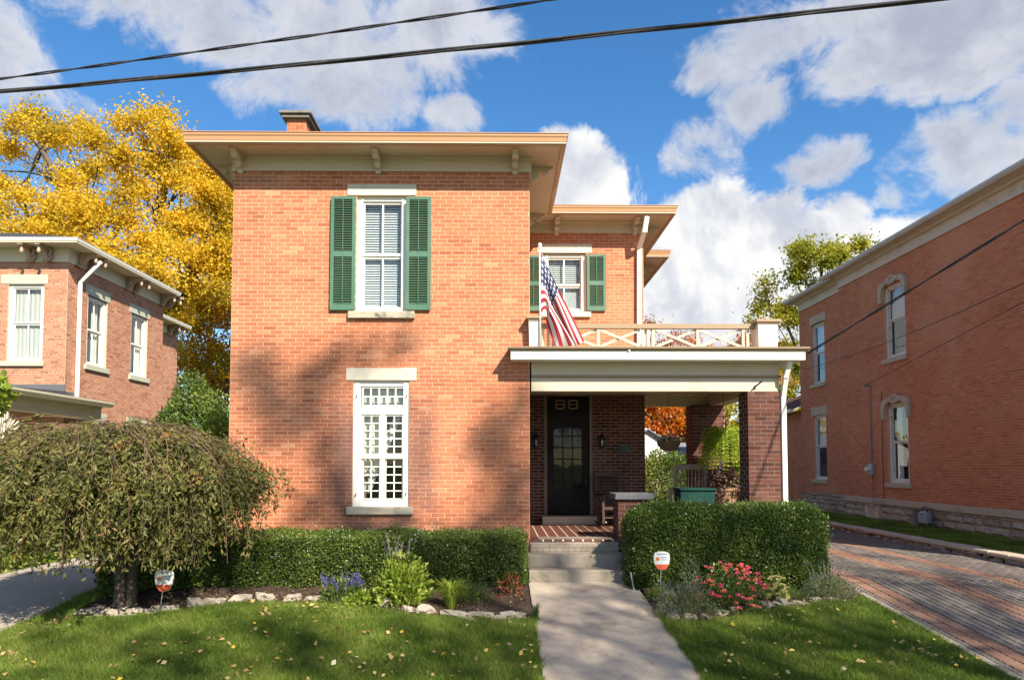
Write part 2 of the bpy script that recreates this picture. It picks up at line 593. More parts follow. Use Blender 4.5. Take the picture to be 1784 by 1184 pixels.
MT['terracotta'] = worn('terracotta', (.30, .17, .10), (.16, .09, .06), .5, .8, 5, 60, .2)
MT['coir'] = worn('coir_basket', (.23, .15, .09), (.12, .08, .05), .5, .95, 30, 90, .7)
MT['bark'] = worn('tree_bark', (.075, .06, .047), (.028, .023, .018), .7, .95, 9, 50, .8, .1, .25)
MT['bark_pale'] = worn('grey_maple_bark', (.13, .11, .09), (.055, .046, .038), .6, .95, 5, 40, .8, .1, .25)
MT['twig'] = worn('reddish_twig', (.13, .075, .052), (.07, .042, .03), .5, .8, 4, 50, .2)
MT['mulch'] = worn('dark_mulch', (.055, .038, .028), (.13, .09, .06), .7, .95, 14, 60, 1.0, .1, .4)
MT['asphalt'] = worn('pale_asphalt', (.36, .305, .25), (.26, .215, .175), .5, .9, 1.2, 140, .5, .2, .22)
MT['street'] = worn('street_asphalt', (.06, .06, .06), (.09, .09, .085), .5, .9, .8, 120, .5)
MT['rock'] = worn('pale_limestone_rock', (.34, .29, .23), (.12, .10, .08), .8, .9, 9, 60, .8, .2, .2)
MT['wire'] = worn('weathered_cable', (.035, .035, .037), (.12, .11, .10), .5, .6, 12, 60, .2)
MT['meter'] = worn('grey_meter_enamel', (.30, .33, .36), (.18, .18, .18), .3, .4, 6, 60, .05)
MT['pipe'] = worn('grey_conduit', (.30, .24, .20), (.2, .12, .1), .4, .5, 6, 60, .05)
MT['rusty'] = worn('dark_iron_pipe', (.07, .06, .055), (.14, .07, .04), .4, .6, 8, 60, .1)
MT['blind'] = worn('blind_slat', (.80, .79, .76), (.7, .68, .64), .2, .5, 2, 60, .02)
MT['bracket_left'] = worn('brown_bracket_paint', (.40, .30, .21), (.25, .18, .12), .4, .6, 6, 50, .1)  # darker brown than the cream eaves
MT['capstone'] = worn('dark_capstone', (.20, .175, .145), (.08, .07, .06), .6, .9, 6, 50, .4)
MT['shade'] = worn('window_shade', (.60, .56, .52), (.50, .46, .42), .2, .7, 1.2, 60, .02)
MT['curtain'] = worn('lace_curtain', (.74, .69, .62), (.55, .48, .42), .4, .9, 6, 90, .2)
MT['curtain_red'] = worn('pink_curtain', (.50, .26, .24), (.35, .15, .14), .4, .9, 6, 90, .2)
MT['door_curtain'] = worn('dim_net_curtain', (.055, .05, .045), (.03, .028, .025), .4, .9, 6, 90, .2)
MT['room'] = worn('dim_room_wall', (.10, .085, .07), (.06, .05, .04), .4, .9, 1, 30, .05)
MT['glass'] = glass_mat('window_glass', (.86, .90, .90), 1.5)
MT['door_glass'] = glass_mat('door_glass', (.7, .72, .7), .55)
MT['fence'] = worn('weathered_board', (.24, .19, .14), (.12, .095, .07), .5, .85, 5, 50, .3)
MT['siding'] = worn('white_siding', (.72, .70, .66), (.5, .48, .45), .3, .7, 1, 50, .1)
MT['roof_grey'] = worn('grey_shingle', (.16, .17, .18), (.10, .10, .11), .5, .9, 2, 30, .5)
MT['sign_white'] = worn('yard_sign_white', (.62, .62, .60), (.5, .5, .48), .3, .4, 8, 60, .03)
MT['sign_red'] = worn('yard_sign_orange', (.58, .10, .04), (.45, .07, .03), .3, .4, 8, 60, .03)
MT['sign_blue'] = worn('yard_sign_print', (.16, .18, .30), (.2, .2, .3), .3, .5, 8, 60, .03)
MT['sign_icon'] = worn('yard_sign_icon', (.55, .17, .04), (.4, .1, .03), .3, .4, 8, 60, .03)
MT['rod'] = worn('galvanised_rod', (.5, .5, .48), (.3, .3, .28), .3, .35, 8, 60, .03, .5, .05, .6)
MT['bulb'] = worn('frosted_bulb', (.6, .58, .52), (.5, .48, .42), .2, .3, 4, 60, .02)
MT['core'] = worn('inner_twigs', (.020, .024, .012), (.03, .022, .012), .5, .95, 20, 60, .8)  # near-black fill, the hedge's inner shade put into the colour
MT['mat'] = worn('worn_doormat', (.22, .18, .14), (.12, .1, .08), .5, .95, 6, 90, .6)

MT['hedge'] = leaf_mat('boxwood_leaf', [(0, (.035, .066, .013)), (.35, (.075, .122, .020)), (.7, (.125, .175, .030)), (.93, (.20, .235, .05)), (1, (.34, .33, .10))], .30, .34, .42, clump=(2.2, .35))
MT['maple'] = leaf_mat('yellow_maple_leaf', [(0, (.22, .21, .03)), (.15, (.42, .31, .025)), (.4, (.64, .43, .028)), (.7, (.74, .51, .035)), (.88, (.68, .52, .06)), (1, (.38, .38, .06))], .5, .5, .25, 1.1, clump=(.45, .55))
MT['maple2'] = leaf_mat('gold_green_maple_leaf', [(0, (.16, .17, .02)), (.3, (.34, .27, .02)), (.55, (.56, .32, .02)), (.8, (.62, .29, .02)), (1, (.25, .26, .03))], .5, .5, .25, 1.15, clump=(.5, .5))
MT['limeleaf'] = leaf_mat('yellow_green_leaf', [(0, (.13, .16, .025)), (.3, (.24, .26, .03)), (.6, (.38, .35, .04)), (.85, (.46, .38, .05)), (1, (.34, .22, .05))], .5, .5, .25, 1.15, clump=(.5, .5))
MT['orangeleaf'] = leaf_mat('orange_red_leaf', [(0, (.36, .06, .012)), (.3, (.55, .12, .015)), (.6, (.62, .20, .02)), (.85, (.60, .30, .03)), (1, (.42, .10, .03))], .5, .5, .25, 1.15, clump=(.4, .5))
MT['redleaf'] = leaf_mat('rust_leaf', [(0, (.26, .06, .03)), (.4, (.40, .13, .05)), (.8, (.45, .2, .06)), (1, (.36, .11, .08))], .5, .5, .25, 1.15, clump=(.4, .4))
MT['shrub'] = leaf_mat('shrub_leaf', [(0, (.045, .085, .018)), (.4, (.09, .15, .03)), (.75, (.17, .23, .045)), (1, (.34, .33, .07))], .4, .45, .4, clump=(1.5, .35))
MT['cherry'] = leaf_mat('weeping_cherry_leaf', [(0, (.040, .046, .015)), (.25, (.085, .095, .024)), (.55, (.145, .15, .038)), (.82, (.23, .20, .068)), (.955, (.28, .16, .06)), (.985, (.45, .17, .03)), (1, (.50, .30, .04))], .35, .5, .3, clump=(3.2, .45))
MT['oak'] = leaf_mat('street_tree_leaf', [(0, (.06, .10, .02)), (.5, (.12, .16, .03)), (1, (.28, .25, .04))], .35, .5, .3)
MT['grass'] = leaf_mat('grass_blade', [(0, (.045, .082, .012)), (.3, (.105, .165, .023)), (.6, (.175, .245, .038)), (.85, (.25, .31, .058)), (.96, (.34, .35, .10)), (1, (.46, .40, .18))], .40, .5, .25, 1.2, clump=(1.3, .45))
MT['fallen'] = leaf_mat('fallen_leaf', [(0, (.22, .11, .05)), (.25, (.36, .23, .11)), (.5, (.50, .37, .19)), (.75, (.58, .42, .12)), (.9, (.62, .40, .04)), (1, (.62, .54, .38))], .2, .6, .2)
MT['herb'] = leaf_mat('herb_leaf', [(0, (.04, .075, .015)), (.5, (.09, .15, .03)), (1, (.20, .27, .06))], .4, .45, .35)
MT['lime'] = leaf_mat('lime_leaf', [(0, (.12, .19, .025)), (.5, (.22, .30, .04)), (1, (.40, .44, .07))], .45, .45, .35)
MT['silver'] = leaf_mat('silvery_leaf', [(0, (.075, .10, .05)), (.5, (.15, .175, .09)), (1, (.26, .26, .18))], .3, .6, .3)
MT['purple'] = leaf_mat('violet_petal', [(0, (.05, .035, .18)), (.5, (.11, .08, .36)), (1, (.20, .16, .48))], .35, .5, .3)
MT['mauve'] = leaf_mat('faded_mauve_petal', [(0, (.17, .14, .19)), (1, (.30, .25, .32))], .35, .6, .2)
MT['pink'] = leaf_mat('pink_petal', [(0, (.66, .05, .20)), (.35, (.78, .13, .32)), (.5, (.80, .20, .22)), (.65, (.80, .20, .08)), (.85, (.82, .34, .14)), (1, (.80, .45, .20))], .35, .5, .3, 1.1, clump=(14.0, .8))
MT['yellowpetal'] = leaf_mat('pale_yellow_petal', [(0, (.62, .52, .16)), (1, (.76, .70, .40))], .35, .5, .3, 1.1)
MT['redplant'] = leaf_mat('red_foliage', [(0, (.16, .03, .02)), (.5, (.32, .07, .04)), (.8, (.40, .16, .07)), (1, (.16, .17, .05))], .4, .5, .3)
MT['coleus'] = leaf_mat('dark_coleus_leaf', [(0, (.06, .03, .03)), (.5, (.13, .06, .05)), (.8, (.20, .12, .08)), (1, (.14, .16, .06))], .35, .5, .3)
MT['whitepetal'] = leaf_mat('white_petal', [(0, (.55, .50, .50)), (1, (.78, .74, .74))], .35, .5, .3, 1.1)


def lawn_mat():
    m, t = mat('lawn_ground')
    p = t.pos()
    n = t.noise(p, 1.5, 4, .6)
    f = t.noise(p, 60, 4, .7)
    c = t.mix(n, (.055, .085, .018), (.105, .13, .033))
    c = t.mix(t.mapr(f, .55, .75, 0, .6), c, (.05, .04, .025))
    return finish(m, t, c, .95, f, .8, .03, .15)


MT['lawn'] = lawn_mat()
m, t = mat('rough_foundation_stone')
_p = t.pos()
_c = t.ramp(island_rnd(t), [(0, (.36, .29, .22)), (.35, (.47, .39, .30)), (.65, (.54, .46, .36)), (.85, (.42, .35, .29)), (1, (.58, .49, .37))])
_f = t.noise(_p, 16, 6, .7, .4)
_c = t.mix(1.0, _c, t.ramp(_f, [(.3, (.62,) * 3), (.7, (1.2,) * 3)]), 'MULTIPLY')
MT['fstone'] = finish(m, t, _c, .95, _f, 1.0, .05, .15)


def paver_mat(name, stops):
    m, t = mat(name)
    p = t.pos()
    c = t.ramp(island_rnd(t), stops)
    f = t.noise(p, 90, 4, .7)
    b = t.noise(p, 1.4, 4, .6)
    c = t.mix(t.mapr(b, .5, .8, 0, .4), c, (.19, .155, .13))
    c = t.mix(1.0, c, t.ramp(f, [(.25, (.8,) * 3), (.75, (1.18,) * 3)]), 'MULTIPLY')
    return finish(m, t, c, .85, f, .4, .006, .25)


MT['paver'] = paver_mat('grey_paver', [(0, (.115, .098, .086)), (.4, (.155, .132, .115)), (.8, (.195, .165, .142)), (1, (.155, .12, .10))])
MT['paver_tan'] = paver_mat('tan_paver', [(0, (.21, .115, .078)), (.5, (.27, .155, .105)), (1, (.24, .125, .085))])


def flag_mat():
    m, t = mat('flag_cloth')
    uv = t.n('ShaderNodeTexCoord').outputs['UV']
    s = t.n('ShaderNodeSeparateXYZ', i0=uv)
    u, v = s.outputs[0], s.outputs[1]          # u along the fly, v down the hoist
    st = t.math('FLOOR', t.math('MULTIPLY', v, 13.0))
    odd = t.math('MODULO', st, 2.0)
    c = t.mix(odd, (.42, .035, .05), (.74, .71, .68))
    cant = t.math('MULTIPLY', t.math('LESS_THAN', u, .40), t.math('LESS_THAN', v, 7 / 13))
    cu = t.math('MULTIPLY', u, 5.5 / .40)
    cv = t.math('MULTIPLY', v, 4.7 / (7 / 13))
    fa = t.math('SUBTRACT', t.math('FRACT', cu), .5)
    fb = t.math('SUBTRACT', t.math('FRACT', cv), .5)
    d = t.math('SQRT', t.math('ADD', t.math('MULTIPLY', fa, fa), t.math('MULTIPLY', t.math('MULTIPLY', fb, fb), .7)))
    cc = t.mix(t.math('LESS_THAN', d, .27), (.035, .055, .16), (.74, .72, .72))
    c = t.mix(cant, c, cc)
    f = t.noise(t.pos(), 120, 3, .6)
    c = t.mix(1.0, c, t.ramp(f, [(.25, (.9,) * 3), (.75, (1.08,) * 3)]), 'MULTIPLY')
    b = t.n('ShaderNodeBsdfPrincipled', Base__Color=c, Roughness=.8)
    tr = t.n('ShaderNodeBsdfTranslucent', Color=c)
    t.n('ShaderNodeOutputMaterial', Surface=t.n('ShaderNodeMixShader', Fac=.35, i1=b, i2=tr))
    return m


MT['flag'] = flag_mat()

MT['litter'] = leaf_mat('leaf_litter', [(0, (.045, .03, .02)), (.4, (.10, .065, .04)), (.75, (.19, .12, .07)), (1, (.34, .24, .13))], .15, .7, .2)
MT['fern'] = leaf_mat('fern_leaf', [(0, (.20, .30, .03)), (.5, (.34, .44, .05)), (1, (.52, .56, .08))], .5, .45, .3)
# ------------------------------------------------------------------ terrain
def gz(x, y):
    z = 0.0
    if y < -.8:
        z = .1 * (max(y, -7.2) + .8)
    if x > 9.2:
        z += .13
    if y < -10.45:
        z -= .16
    return z


def atg(u, v, dz_=0.0):
    z = 0.0
    for _ in range(25):
        p = atz(u, v, z)
        z = .5 * z + .5 * (gz(p.x, p.y) + dz_)
    return atz(u, v, z)


def sheet(name, xs, ys, m, dz_=0.0, parent=None, kind='structure', hf=gz):
    V = [(x, y, hf(x, y) + dz_) for y in ys for x in xs]
    nx = len(xs)
    Fc = [(j * nx + i, j * nx + i + 1, (j + 1) * nx + i + 1, (j + 1) * nx + i) for j in range(len(ys) - 1) for i in range(nx - 1)]
    me = bpy.data.meshes.new(name)
    me.from_pydata(V, [], Fc)
    o = place(name, me, m, parent)
    return tag(o, kind=kind) if parent is None else o


XS = [-1500, -200, -60, -30, -20, -12, -8.1, -5.9, -3, 0, 2.1, 4, 5.2, 7, 9.1, 9.3, 11, 14, 20, 30, 60, 200, 1500]
YS = [-1500, -200, -60, -20.5, -10.5, -10.4, -8.8, -7.2, -5, -3, -.8, 0, 3, 6, 10, 15, 20, 30, 60, 200, 1500]
sheet('ground', XS, YS, MT['lawn'])
sheet('street', [-300, -60, 0, 60, 300], [-20.4, -15, -10.56], MT['street'], .03)
kb = MB().box(-120, 120, -10.58, -10.42, -.9, -.625)
kb.build('street_kerb', MT['concrete'], kind='structure')

# sidewalk and front walk of separate concrete slabs
pw = tag(bpy.data.objects.new('sidewalk', None), kind='structure')
link(pw)
WT['sidewalk'] = Vector((0, 0, 0))
for i in range(-14, 15):
    MB().box(i * 1.5 + .006, (i + 1) * 1.5 - .006, -8.7, -7.25, -.75, -.618).build('slab', MT['walk'], pw)
WX0, WX1 = atg(921, 1015).x, atg(1103, 1014).x
fwk = tag(bpy.data.objects.new('front_walk', None), kind='structure')
link(fwk)
WT['front_walk'] = Vector((0, 0, 0))
JY = atg(1060, 1095).y
wy = [-.72, JY, 2 * JY + .85, 3 * JY + 1.7, -7.2]
for a, b in zip(wy[:-1], wy[1:]):
    n = 6
    V, Fc = [], []
    mb = MB()
    for k in range(n):
        y0, y1 = a - .006 + (b - a + .012) * k / n, a - .006 + (b - a + .012) * (k + 1) / n
        p = [(x, y, gz(x, y) + z) for z in (-.10, .022) for (x, y) in ((WX0, y0), (WX1, y0), (WX1, y1), (WX0, y1))]
        mb.add(p, [(4, 7, 6, 5), (0, 4, 5, 1), (1, 5, 6, 2), (3, 7, 4, 0), (2, 6, 7, 3)])
    mb.build('slab', MT['walk'], fwk)

# left driveway
sheet('left_driveway', [-8.2, -6.9, -5.95], [-10.4, -8, -5, -3, -.8, 3, 8, 14, 22], MT['asphalt'], .018)

# paver driveway: base, border, individual pavers
DX0, DX1 = 5.26, 9.08
dbase = sheet('paver_driveway', [DX0, 6.5, 8, DX1], [-10.4, -7.2, -5, -3, -.8, 3, 8, 14, 20], MT['mulch'], .012)
WT['paver_driveway'] = Vector((0, 0, 0))
kb = MB()
for y0, y1 in ((-7.2, -.8), (-.8, 20)):
    p = [(x, y, gz(x, y) + z) for z in (-.05, .035) for (x, y) in ((DX0 - .09, y0), (DX0, y0), (DX0, y1), (DX0 - .09, y1))]
    kb.add(p, [(4, 5, 6, 7), (0, 1, 5, 4), (1, 2, 6, 5), (2, 3, 7, 6), (3, 0, 4, 7)])
kb.build('edge_strip', MT['concrete'], dbase)


def paver_mesh(w_, l_):
    e = .008
    V = [(-w_, -l_, -.03), (w_, -l_, -.03), (w_, l_, -.03), (-w_, l_, -.03), (-w_ + e, -l_ + e, .026), (w_ - e, -l_ + e, .026), (w_ - e, l_ - e, .026), (-w_ + e, l_ - e, .026)]
    return V, [(4, 5, 6, 7), (0, 1, 5, 4), (1, 2, 6, 5), (2, 3, 7, 6), (3, 0, 4, 7)]


pv = []
x = DX0
cols = []
bands = [(DX0 + .09, 5.72, 'paver_tan', 'long'), (5.72, 6.60, 'paver', 'run'), (6.60, 7.02, 'paver_tan', 'long'), (7.02, 7.66, 'paver', 'run'), (7.66, 7.96, 'paver_tan', 'long'), (7.96, DX1, 'paver', 'run')]
for (a, b, mk, kind) in [(DX0, DX0 + .09, 'paver', 'long')] + bands:
    wc = .105 if kind == 'run' else (b - a) / max(1, round((b - a) / .15))
    n = max(1, round((b - a) / wc))
    wc = (b - a) / n
    for i in range(n):
        xc = a + (i + .5) * wc
        ln = .21 if kind == 'run' else .105
        y = -7.2 + (0 if kind == 'long' else (i % 2) * .105)
        while y < 12:
            pv.append((xc, y + ln / 2, wc / 2 - .0035, ln / 2 - .0035, mk))
            y += ln


def seen_size(p):
    d = Vector((p[0], p[1], gz(p[0], p[1]))) - CAM
    a = d.x / d.y * FPX + VPU
    vv = VPV - d.z / d.y * FPX
    ok = (a < 1790) and (vv < 1190) and a > 1400
    return (0 if ok else 1, d.length)


pv.sort(key=seen_size)
pmesh = {}
bulk = {'paver': MB(), 'paver_tan': MB()}
for i, (xc, yc, hw, hl, mk) in enumerate(pv):
    z = gz(xc, yc) + .012 + random.uniform(-.002, .002)
    tl = math.atan(.1) if yc < -.8 else 0
    V, Fc = paver_mesh(hw, hl)
    if i < 300:
        key = (round(hw, 3), round(hl, 3), mk)
        if key not in pmesh:
            me = bpy.data.meshes.new('paver')
            me.from_pydata(V, [], Fc)
            me.materials.append(MT[mk])
            pmesh[key] = me
        o = place('paver', pmesh[key], None, dbase, (xc, yc, z))
        o.rotation_euler = (tl, 0, random.uniform(-.01, .01))
    else:
        bulk[mk].M = Matrix.Translation((xc, yc, z)) @ Matrix.Rotation(tl, 4, 'X')
        bulk[mk].add(V, Fc)
for mk, b in bulk.items():
    b.M = None
    b.build('paver_field', MT[mk], dbase, kind='stuff')


def rock(mb, c, sx, sy, sz, n=9, seed=0):
    rr = random.Random(seed)
    c = Vector(c)
    rows = 5
    V = []
    off = [rr.uniform(.65, 1.2) for _ in range(n)]
    for i in range(rows):
        th = math.pi * (i + .5) / rows
        for j in range(n):
            a = 2 * math.pi * j / n + .3 * i
            k = off[j] * rr.uniform(.72, 1.2)
            # boxier than a ball
            q = Vector((math.sin(th) * math.cos(a), math.sin(th) * math.sin(a), math.cos(th)))
            q = Vector([math.copysign(abs(t) ** .7, t) for t in q]) * k
            V.append(c + Vector((q.x * sx, q.y * sy, max(-.9, min(.9, q.z)) * sz)))
    Fc = [(i * n + j, i * n + (j + 1) % n, (i + 1) * n + (j + 1) % n, (i + 1) * n + j) for i in range(rows - 1) for j in range(n)]
    Fc += [tuple(range(n)), tuple((rows - 1) * n + j for j in range(n))[::-1]]
    mb.add(V, Fc)


# low retaining wall right of the paver driveway: stacked rough stones with cap stones
rw = thing('retaining_wall', (9.2, 4, 0), 'low dry stone retaining wall with flat caps along the paver driveway', 'wall')
core_ = MB()
for y0, y1 in ((-9.5, -7.2), (-7.2, -.8), (-.8, 14)):
    p = [(x, y, gz(9.0, y) + z) for z in (-.05, .15) for (x, y) in ((9.15, y0), (9.36, y0), (9.36, y1), (9.15, y1))]
    core_.add(p, [(4, 5, 6, 7), (0, 1, 5, 4), (1, 2, 6, 5), (2, 3, 7, 6), (3, 0, 4, 7)])
core_.build('rubble_core', MT['mulch'], rw)
y = -9.5
k = 0
while y < 14:
    g = gz(9.0, y)
    SEG = random.uniform(.5, .75)
    for lv in range(2):
        yy = y
        ln = random.uniform(.28, .55)
        MB_ = MB()
        for (ya_, yb_) in ((y, y + .5 * SEG), (y + .5 * SEG, y + SEG)) if (k % 3) else ((y, y + SEG),):
            MB_ = MB()
            rock(MB_, (9.17 + random.uniform(-.015, .015), (ya_ + yb_) / 2, g + .035 + .072 * lv), .10, (yb_ - ya_) * .56, .052, 8, k + int(ya_ * 7))
            MB_.build('stone', MT['rock'], rw)
        k += 1
    ln = SEG
    mb = MB()
    V = MB().box(9.05 + random.uniform(0, .02), 9.38, y + .006, y + ln - .006, g + .135, g + .205).v
    V = [(a + random.uniform(-.012, .012), b, c + random.uniform(-.008, .008)) for a, b, c in V]
    mb.add(V, [(0, 2, 3, 1), (4, 5, 7, 6), (0, 1, 5, 4), (2, 6, 7, 3), (0, 4, 6, 2), (1, 3, 7, 5)])
    mb.build('cap_stone', MT['rstone'], rw, bevel=.012)
    y += ln

# planting beds
def bed(name, pts, yb, n=26):
    xs = np.linspace(pts[0].x, pts[-1].x, n)
    yf = np.interp(xs, [p.x for p in pts], [p.y for p in pts])
    V, Fc = [], []
    m = 7
    for i, x_ in enumerate(xs):
        for j in range(m):
            y_ = yf[i] + (yb - yf[i]) * j / (m - 1)
            V.append((x_, y_, gz(x_, y_) + .02 + (.03 * math.sin(7 * x_ + 5 * y_) + .03 if 0 < j < m - 1 else 0)))
    for i in range(n - 1):
        for j in range(m - 1):
            Fc.append((i * m + j, (i + 1) * m + j, (i + 1) * m + j + 1, i * m + j + 1))
    me = bpy.data.meshes.new(name)
    me.from_pydata(V, [], Fc)
    return tag(place(name, me, MT['mulch']), kind='structure')


LB = [atg(*q) for q in ((120, 1078), (215, 1078), (300, 1070), (350, 1060), (450, 1050), (550, 1050), (640, 1060), (720, 1072), (800, 1082), (880, 1088), (921, 1082))]
RB = [atg(*q) for q in ((1128, 1070), (1195, 1090), (1240, 1083), (1290, 1076), (1340, 1066), (1400, 1056), (1470, 1050), (1515, 1042))]
RB[0].x = max(RB[0].x, WX1 + .02)
LB[-1].x = WX0 - .02
bed('planting_bed', LB, -.02)
bed('planting_bed', RB, -.02)


def border(label, spots):
    root = thing('stone_border', atg(*spots[0][:2]), label, 'stone border')
    for i, (u, v, wpx, hpx) in enumerate(spots):
        p = atg(u, v)
        s = FPX / (p.y - CAM.y)
        mb = MB()
        rock(mb, (p.x, p.y, p.z + hpx / s * .45), wpx / s * random.uniform(.42, .6), max(.08, wpx / s * .3), hpx / s * random.uniform(.75, 1.1), 9, i * 3 + int(u))
        mb.M = None
        o = mb.build('stone', MT['rock'], root)
        o.rotation_euler = (random.uniform(-.15, .15), random.uniform(-.12, .12), random.uniform(-.45, .45))
    return root


border('rough pale limestone rocks edging the bed before the left hedge',
       [(150, 1070, 45, 9), (195, 1074, 50, 10), (245, 1070, 50, 9), (290, 1066, 44, 9), (355, 1058, 40, 12), (382, 1055, 36, 12), (420, 1049, 50, 11), (465, 1047, 46, 10), (510, 1046, 44, 9), (545, 1047, 40, 9),
        (668, 1058, 26, 13), (712, 1066, 22, 8), (742, 1068, 44, 11), (790, 1074, 48, 11), (836, 1077, 48, 9), (868, 1084, 30, 8), (890, 1080, 36, 12), (906, 1077, 26, 9), (815, 1082, 50, 6), (882, 1089, 50, 5)])
border('rough pale rocks edging the flower bed right of the front walk',
       [(1172, 1080, 22, 8), (1204, 1080, 26, 10), (1232, 1080, 22, 7), (1258, 1073, 24, 9), (1277, 1067, 16, 8), (1311, 1064, 26, 12), (1332, 1061, 26, 12), (1362, 1056, 36, 12), (1392, 1055, 34, 8), (1420, 1050, 30, 8), (1450, 1048, 26, 6)])
# ------------------------------------------------------------------ brickwork
BRICK_MESH = {}


def brick_wall(parent, O, A, N, L, z0, z1, openings, bm_, mm_, name='wall', thick=.24, course=.068, st=.218, joint=.0105, header=7, indiv=None, nmax=300, seed=1, cuts=None, field='brickwork'):
    """mortar slab with openings + every brick as geometry. O: start corner at z=0, A: unit along, N: outward normal"""
    O, A, N = Vector(O), Vector(A), Vector(N)
    xs = sorted({0.0, L, *[o[0] for o in openings], *[o[1] for o in openings]})
    zs = sorted({z0, z1, *[o[2] for o in openings], *[o[3] for o in openings]})
    xs = [x_ for x_ in xs if -1e-6 <= x_ <= L + 1e-6]
    zs = [z_ for z_ in zs if z0 - 1e-6 <= z_ <= z1 + 1e-6]
    mb = MB()
    inside = lambda a, z: any(o[0] < a < o[1] and o[2] < z < o[3] for o in openings)
    # merge cells along each row
    for j in range(len(zs) - 1):
        zc_ = (zs[j] + zs[j + 1]) / 2
        i = 0
        while i < len(xs) - 1:
            if inside((xs[i] + xs[i + 1]) / 2, zc_):
                i += 1
                continue
            k = i
            while k < len(xs) - 1 and not inside((xs[k] + xs[k + 1]) / 2, zc_):
                k += 1
            c = O + A * ((xs[i] + xs[k]) / 2) - N * (thick / 2)
            mb.obox((c.x, c.y, zc_), A, N, (0, 0, 1), xs[k] - xs[i], thick, zs[j + 1] - zs[j])
            i = k
    wall = mb.build(name, MT[mm_], parent)
    rr = random.Random(seed)
    full, rest = [], []
    nrow = int(round((z1 - z0) / course))
    ch = (z1 - z0) / nrow
    for r in range(nrow):
        zb = z0 + r * ch
        hd = header and r % header == header - 1
        ln = st / 2 if hd else st
        a = -(0 if r % 2 else st / 2) - rr.uniform(0, .012)
        if hd:
            a = -st / 4
        segs = [(0.0, L)]
        for o in openings:
            if o[2] < zb + ch * .6 and o[3] > zb + ch * .4:
                ns = []
                for s in segs:
                    if o[1] <= s[0] or o[0] >= s[1]:
                        ns.append(s)
                    else:
                        if o[0] > s[0]:
                            ns.append((s[0], o[0]))
                        if o[1] < s[1]:
                            ns.append((o[1], s[1]))
                segs = ns
        while a < L:
            b = a + ln * rr.uniform(.975, 1.025) if not hd else a + ln
            for s in segs:
                p, q = max(a, s[0]), min(b, s[1])
                if q - p > .03:
                    it = ((p + q) / 2, zb + ch / 2, (q - p - joint) / 2, (ch - joint) / 2, rr.uniform(.0025, .0050), rr.uniform(-.0006, .0006))
                    (full if (not hd and abs((q - p) - st) < .012) else rest).append(it)
            a = b
    picks = []
    if indiv:
        full.sort(key=lambda it: indiv(O + A * it[0] + Vector((0, 0, it[1]))))
        picks, rest2 = full[:nmax], full[nmax:]
        rest = rest + rest2
    else:
        rest = rest + full
    # bulk bricks
    B = np.array(rest)
    n = len(B)
    a_ = np.array(A)
    n_ = np.array(N)
    o_ = np.array(O)
    V = np.zeros((n, 8, 3))
    k = 0
    for dn in (0, 1):
        for (sa, sz) in ((-1, -1), (1, -1), (1, 1), (-1, 1)):
            e = .0012 * dn
            base = o_ + a_ * (B[:, 0] + sa * (B[:, 2] - e))[:, None]
            base = base + n_ * ((B[:, 4] * dn) + (B[:, 5] * sa if dn else 0) - (0.004 if not dn else 0))[:, None]
            base[:, 2] += B[:, 1] + sz * (B[:, 3] - e)
            V[:, k] = base
            k += 1
    q = np.array([(4, 5, 6, 7), (0, 1, 5, 4), (1, 2, 6, 5), (2, 3, 7, 6), (3, 0, 4, 7)])
    if Vector(A).cross(Vector((0, 0, 1))).dot(N) < 0:
        q = q[:, ::-1]
    Fc = (np.arange(n)[:, None, None] * 8 + q[None]).reshape(-1, 4)
    V = V.reshape(-1, 3)
    c = V.mean(0)
    o = place(field, np_mesh(field, V - c, Fc, 4), MT[bm_], wall, c)
    o['kind'] = 'stuff'
    if picks:
        key = (bm_, tuple(A), tuple(N))
        if key not in BRICK_MESH:
            BRICK_MESH[key] = []
            for vv in range(4):
                hl, hh, pr = (st - joint) / 2, (ch - joint) / 2, .0045 + .0008 * vv
                VV = []
                for dn in (0, 1):
                    for (sa, sz) in ((-1, -1), (1, -1), (1, 1), (-1, 1)):
                        VV.append(A * (sa * (hl - .0012 * dn)) + N * (pr * dn - .004 * (1 - dn)) + Vector((0, 0, sz * (hh - .0012 * dn))))
                me = bpy.data.meshes.new('brick')
                me.from_pydata([tuple(p) for p in VV], [], [tuple(r) for r in q.tolist()])
                me.materials.append(MT[bm_])
                BRICK_MESH[key].append(me)
        for it in picks:
            p = O + A * it[0] + Vector((0, 0, it[1]))
            place('brick', rr.choice(BRICK_MESH[key]), None, wall, p)
    return wall


def frame_m(kind, x, y):
    """local (a to the viewer's right, d into the house, z) -> world"""
    if kind == 'front':
        return Matrix(((1, 0, 0, x), (0, 1, 0, y), (0, 0, 1, 0), (0, 0, 0, 1)))
    if kind == 'left':      # a wall that faces -x
        return Matrix(((0, 1, 0, x), (-1, 0, 0, y), (0, 0, 1, 0), (0, 0, 0, 1)))
    return Matrix(((0, -1, 0, x), (1, 0, 0, y), (0, 0, 1, 0), (0, 0, 0, 1)))      # faces +x


def mbm(Mx):
    b = MB()
    b.M = Mx
    return b


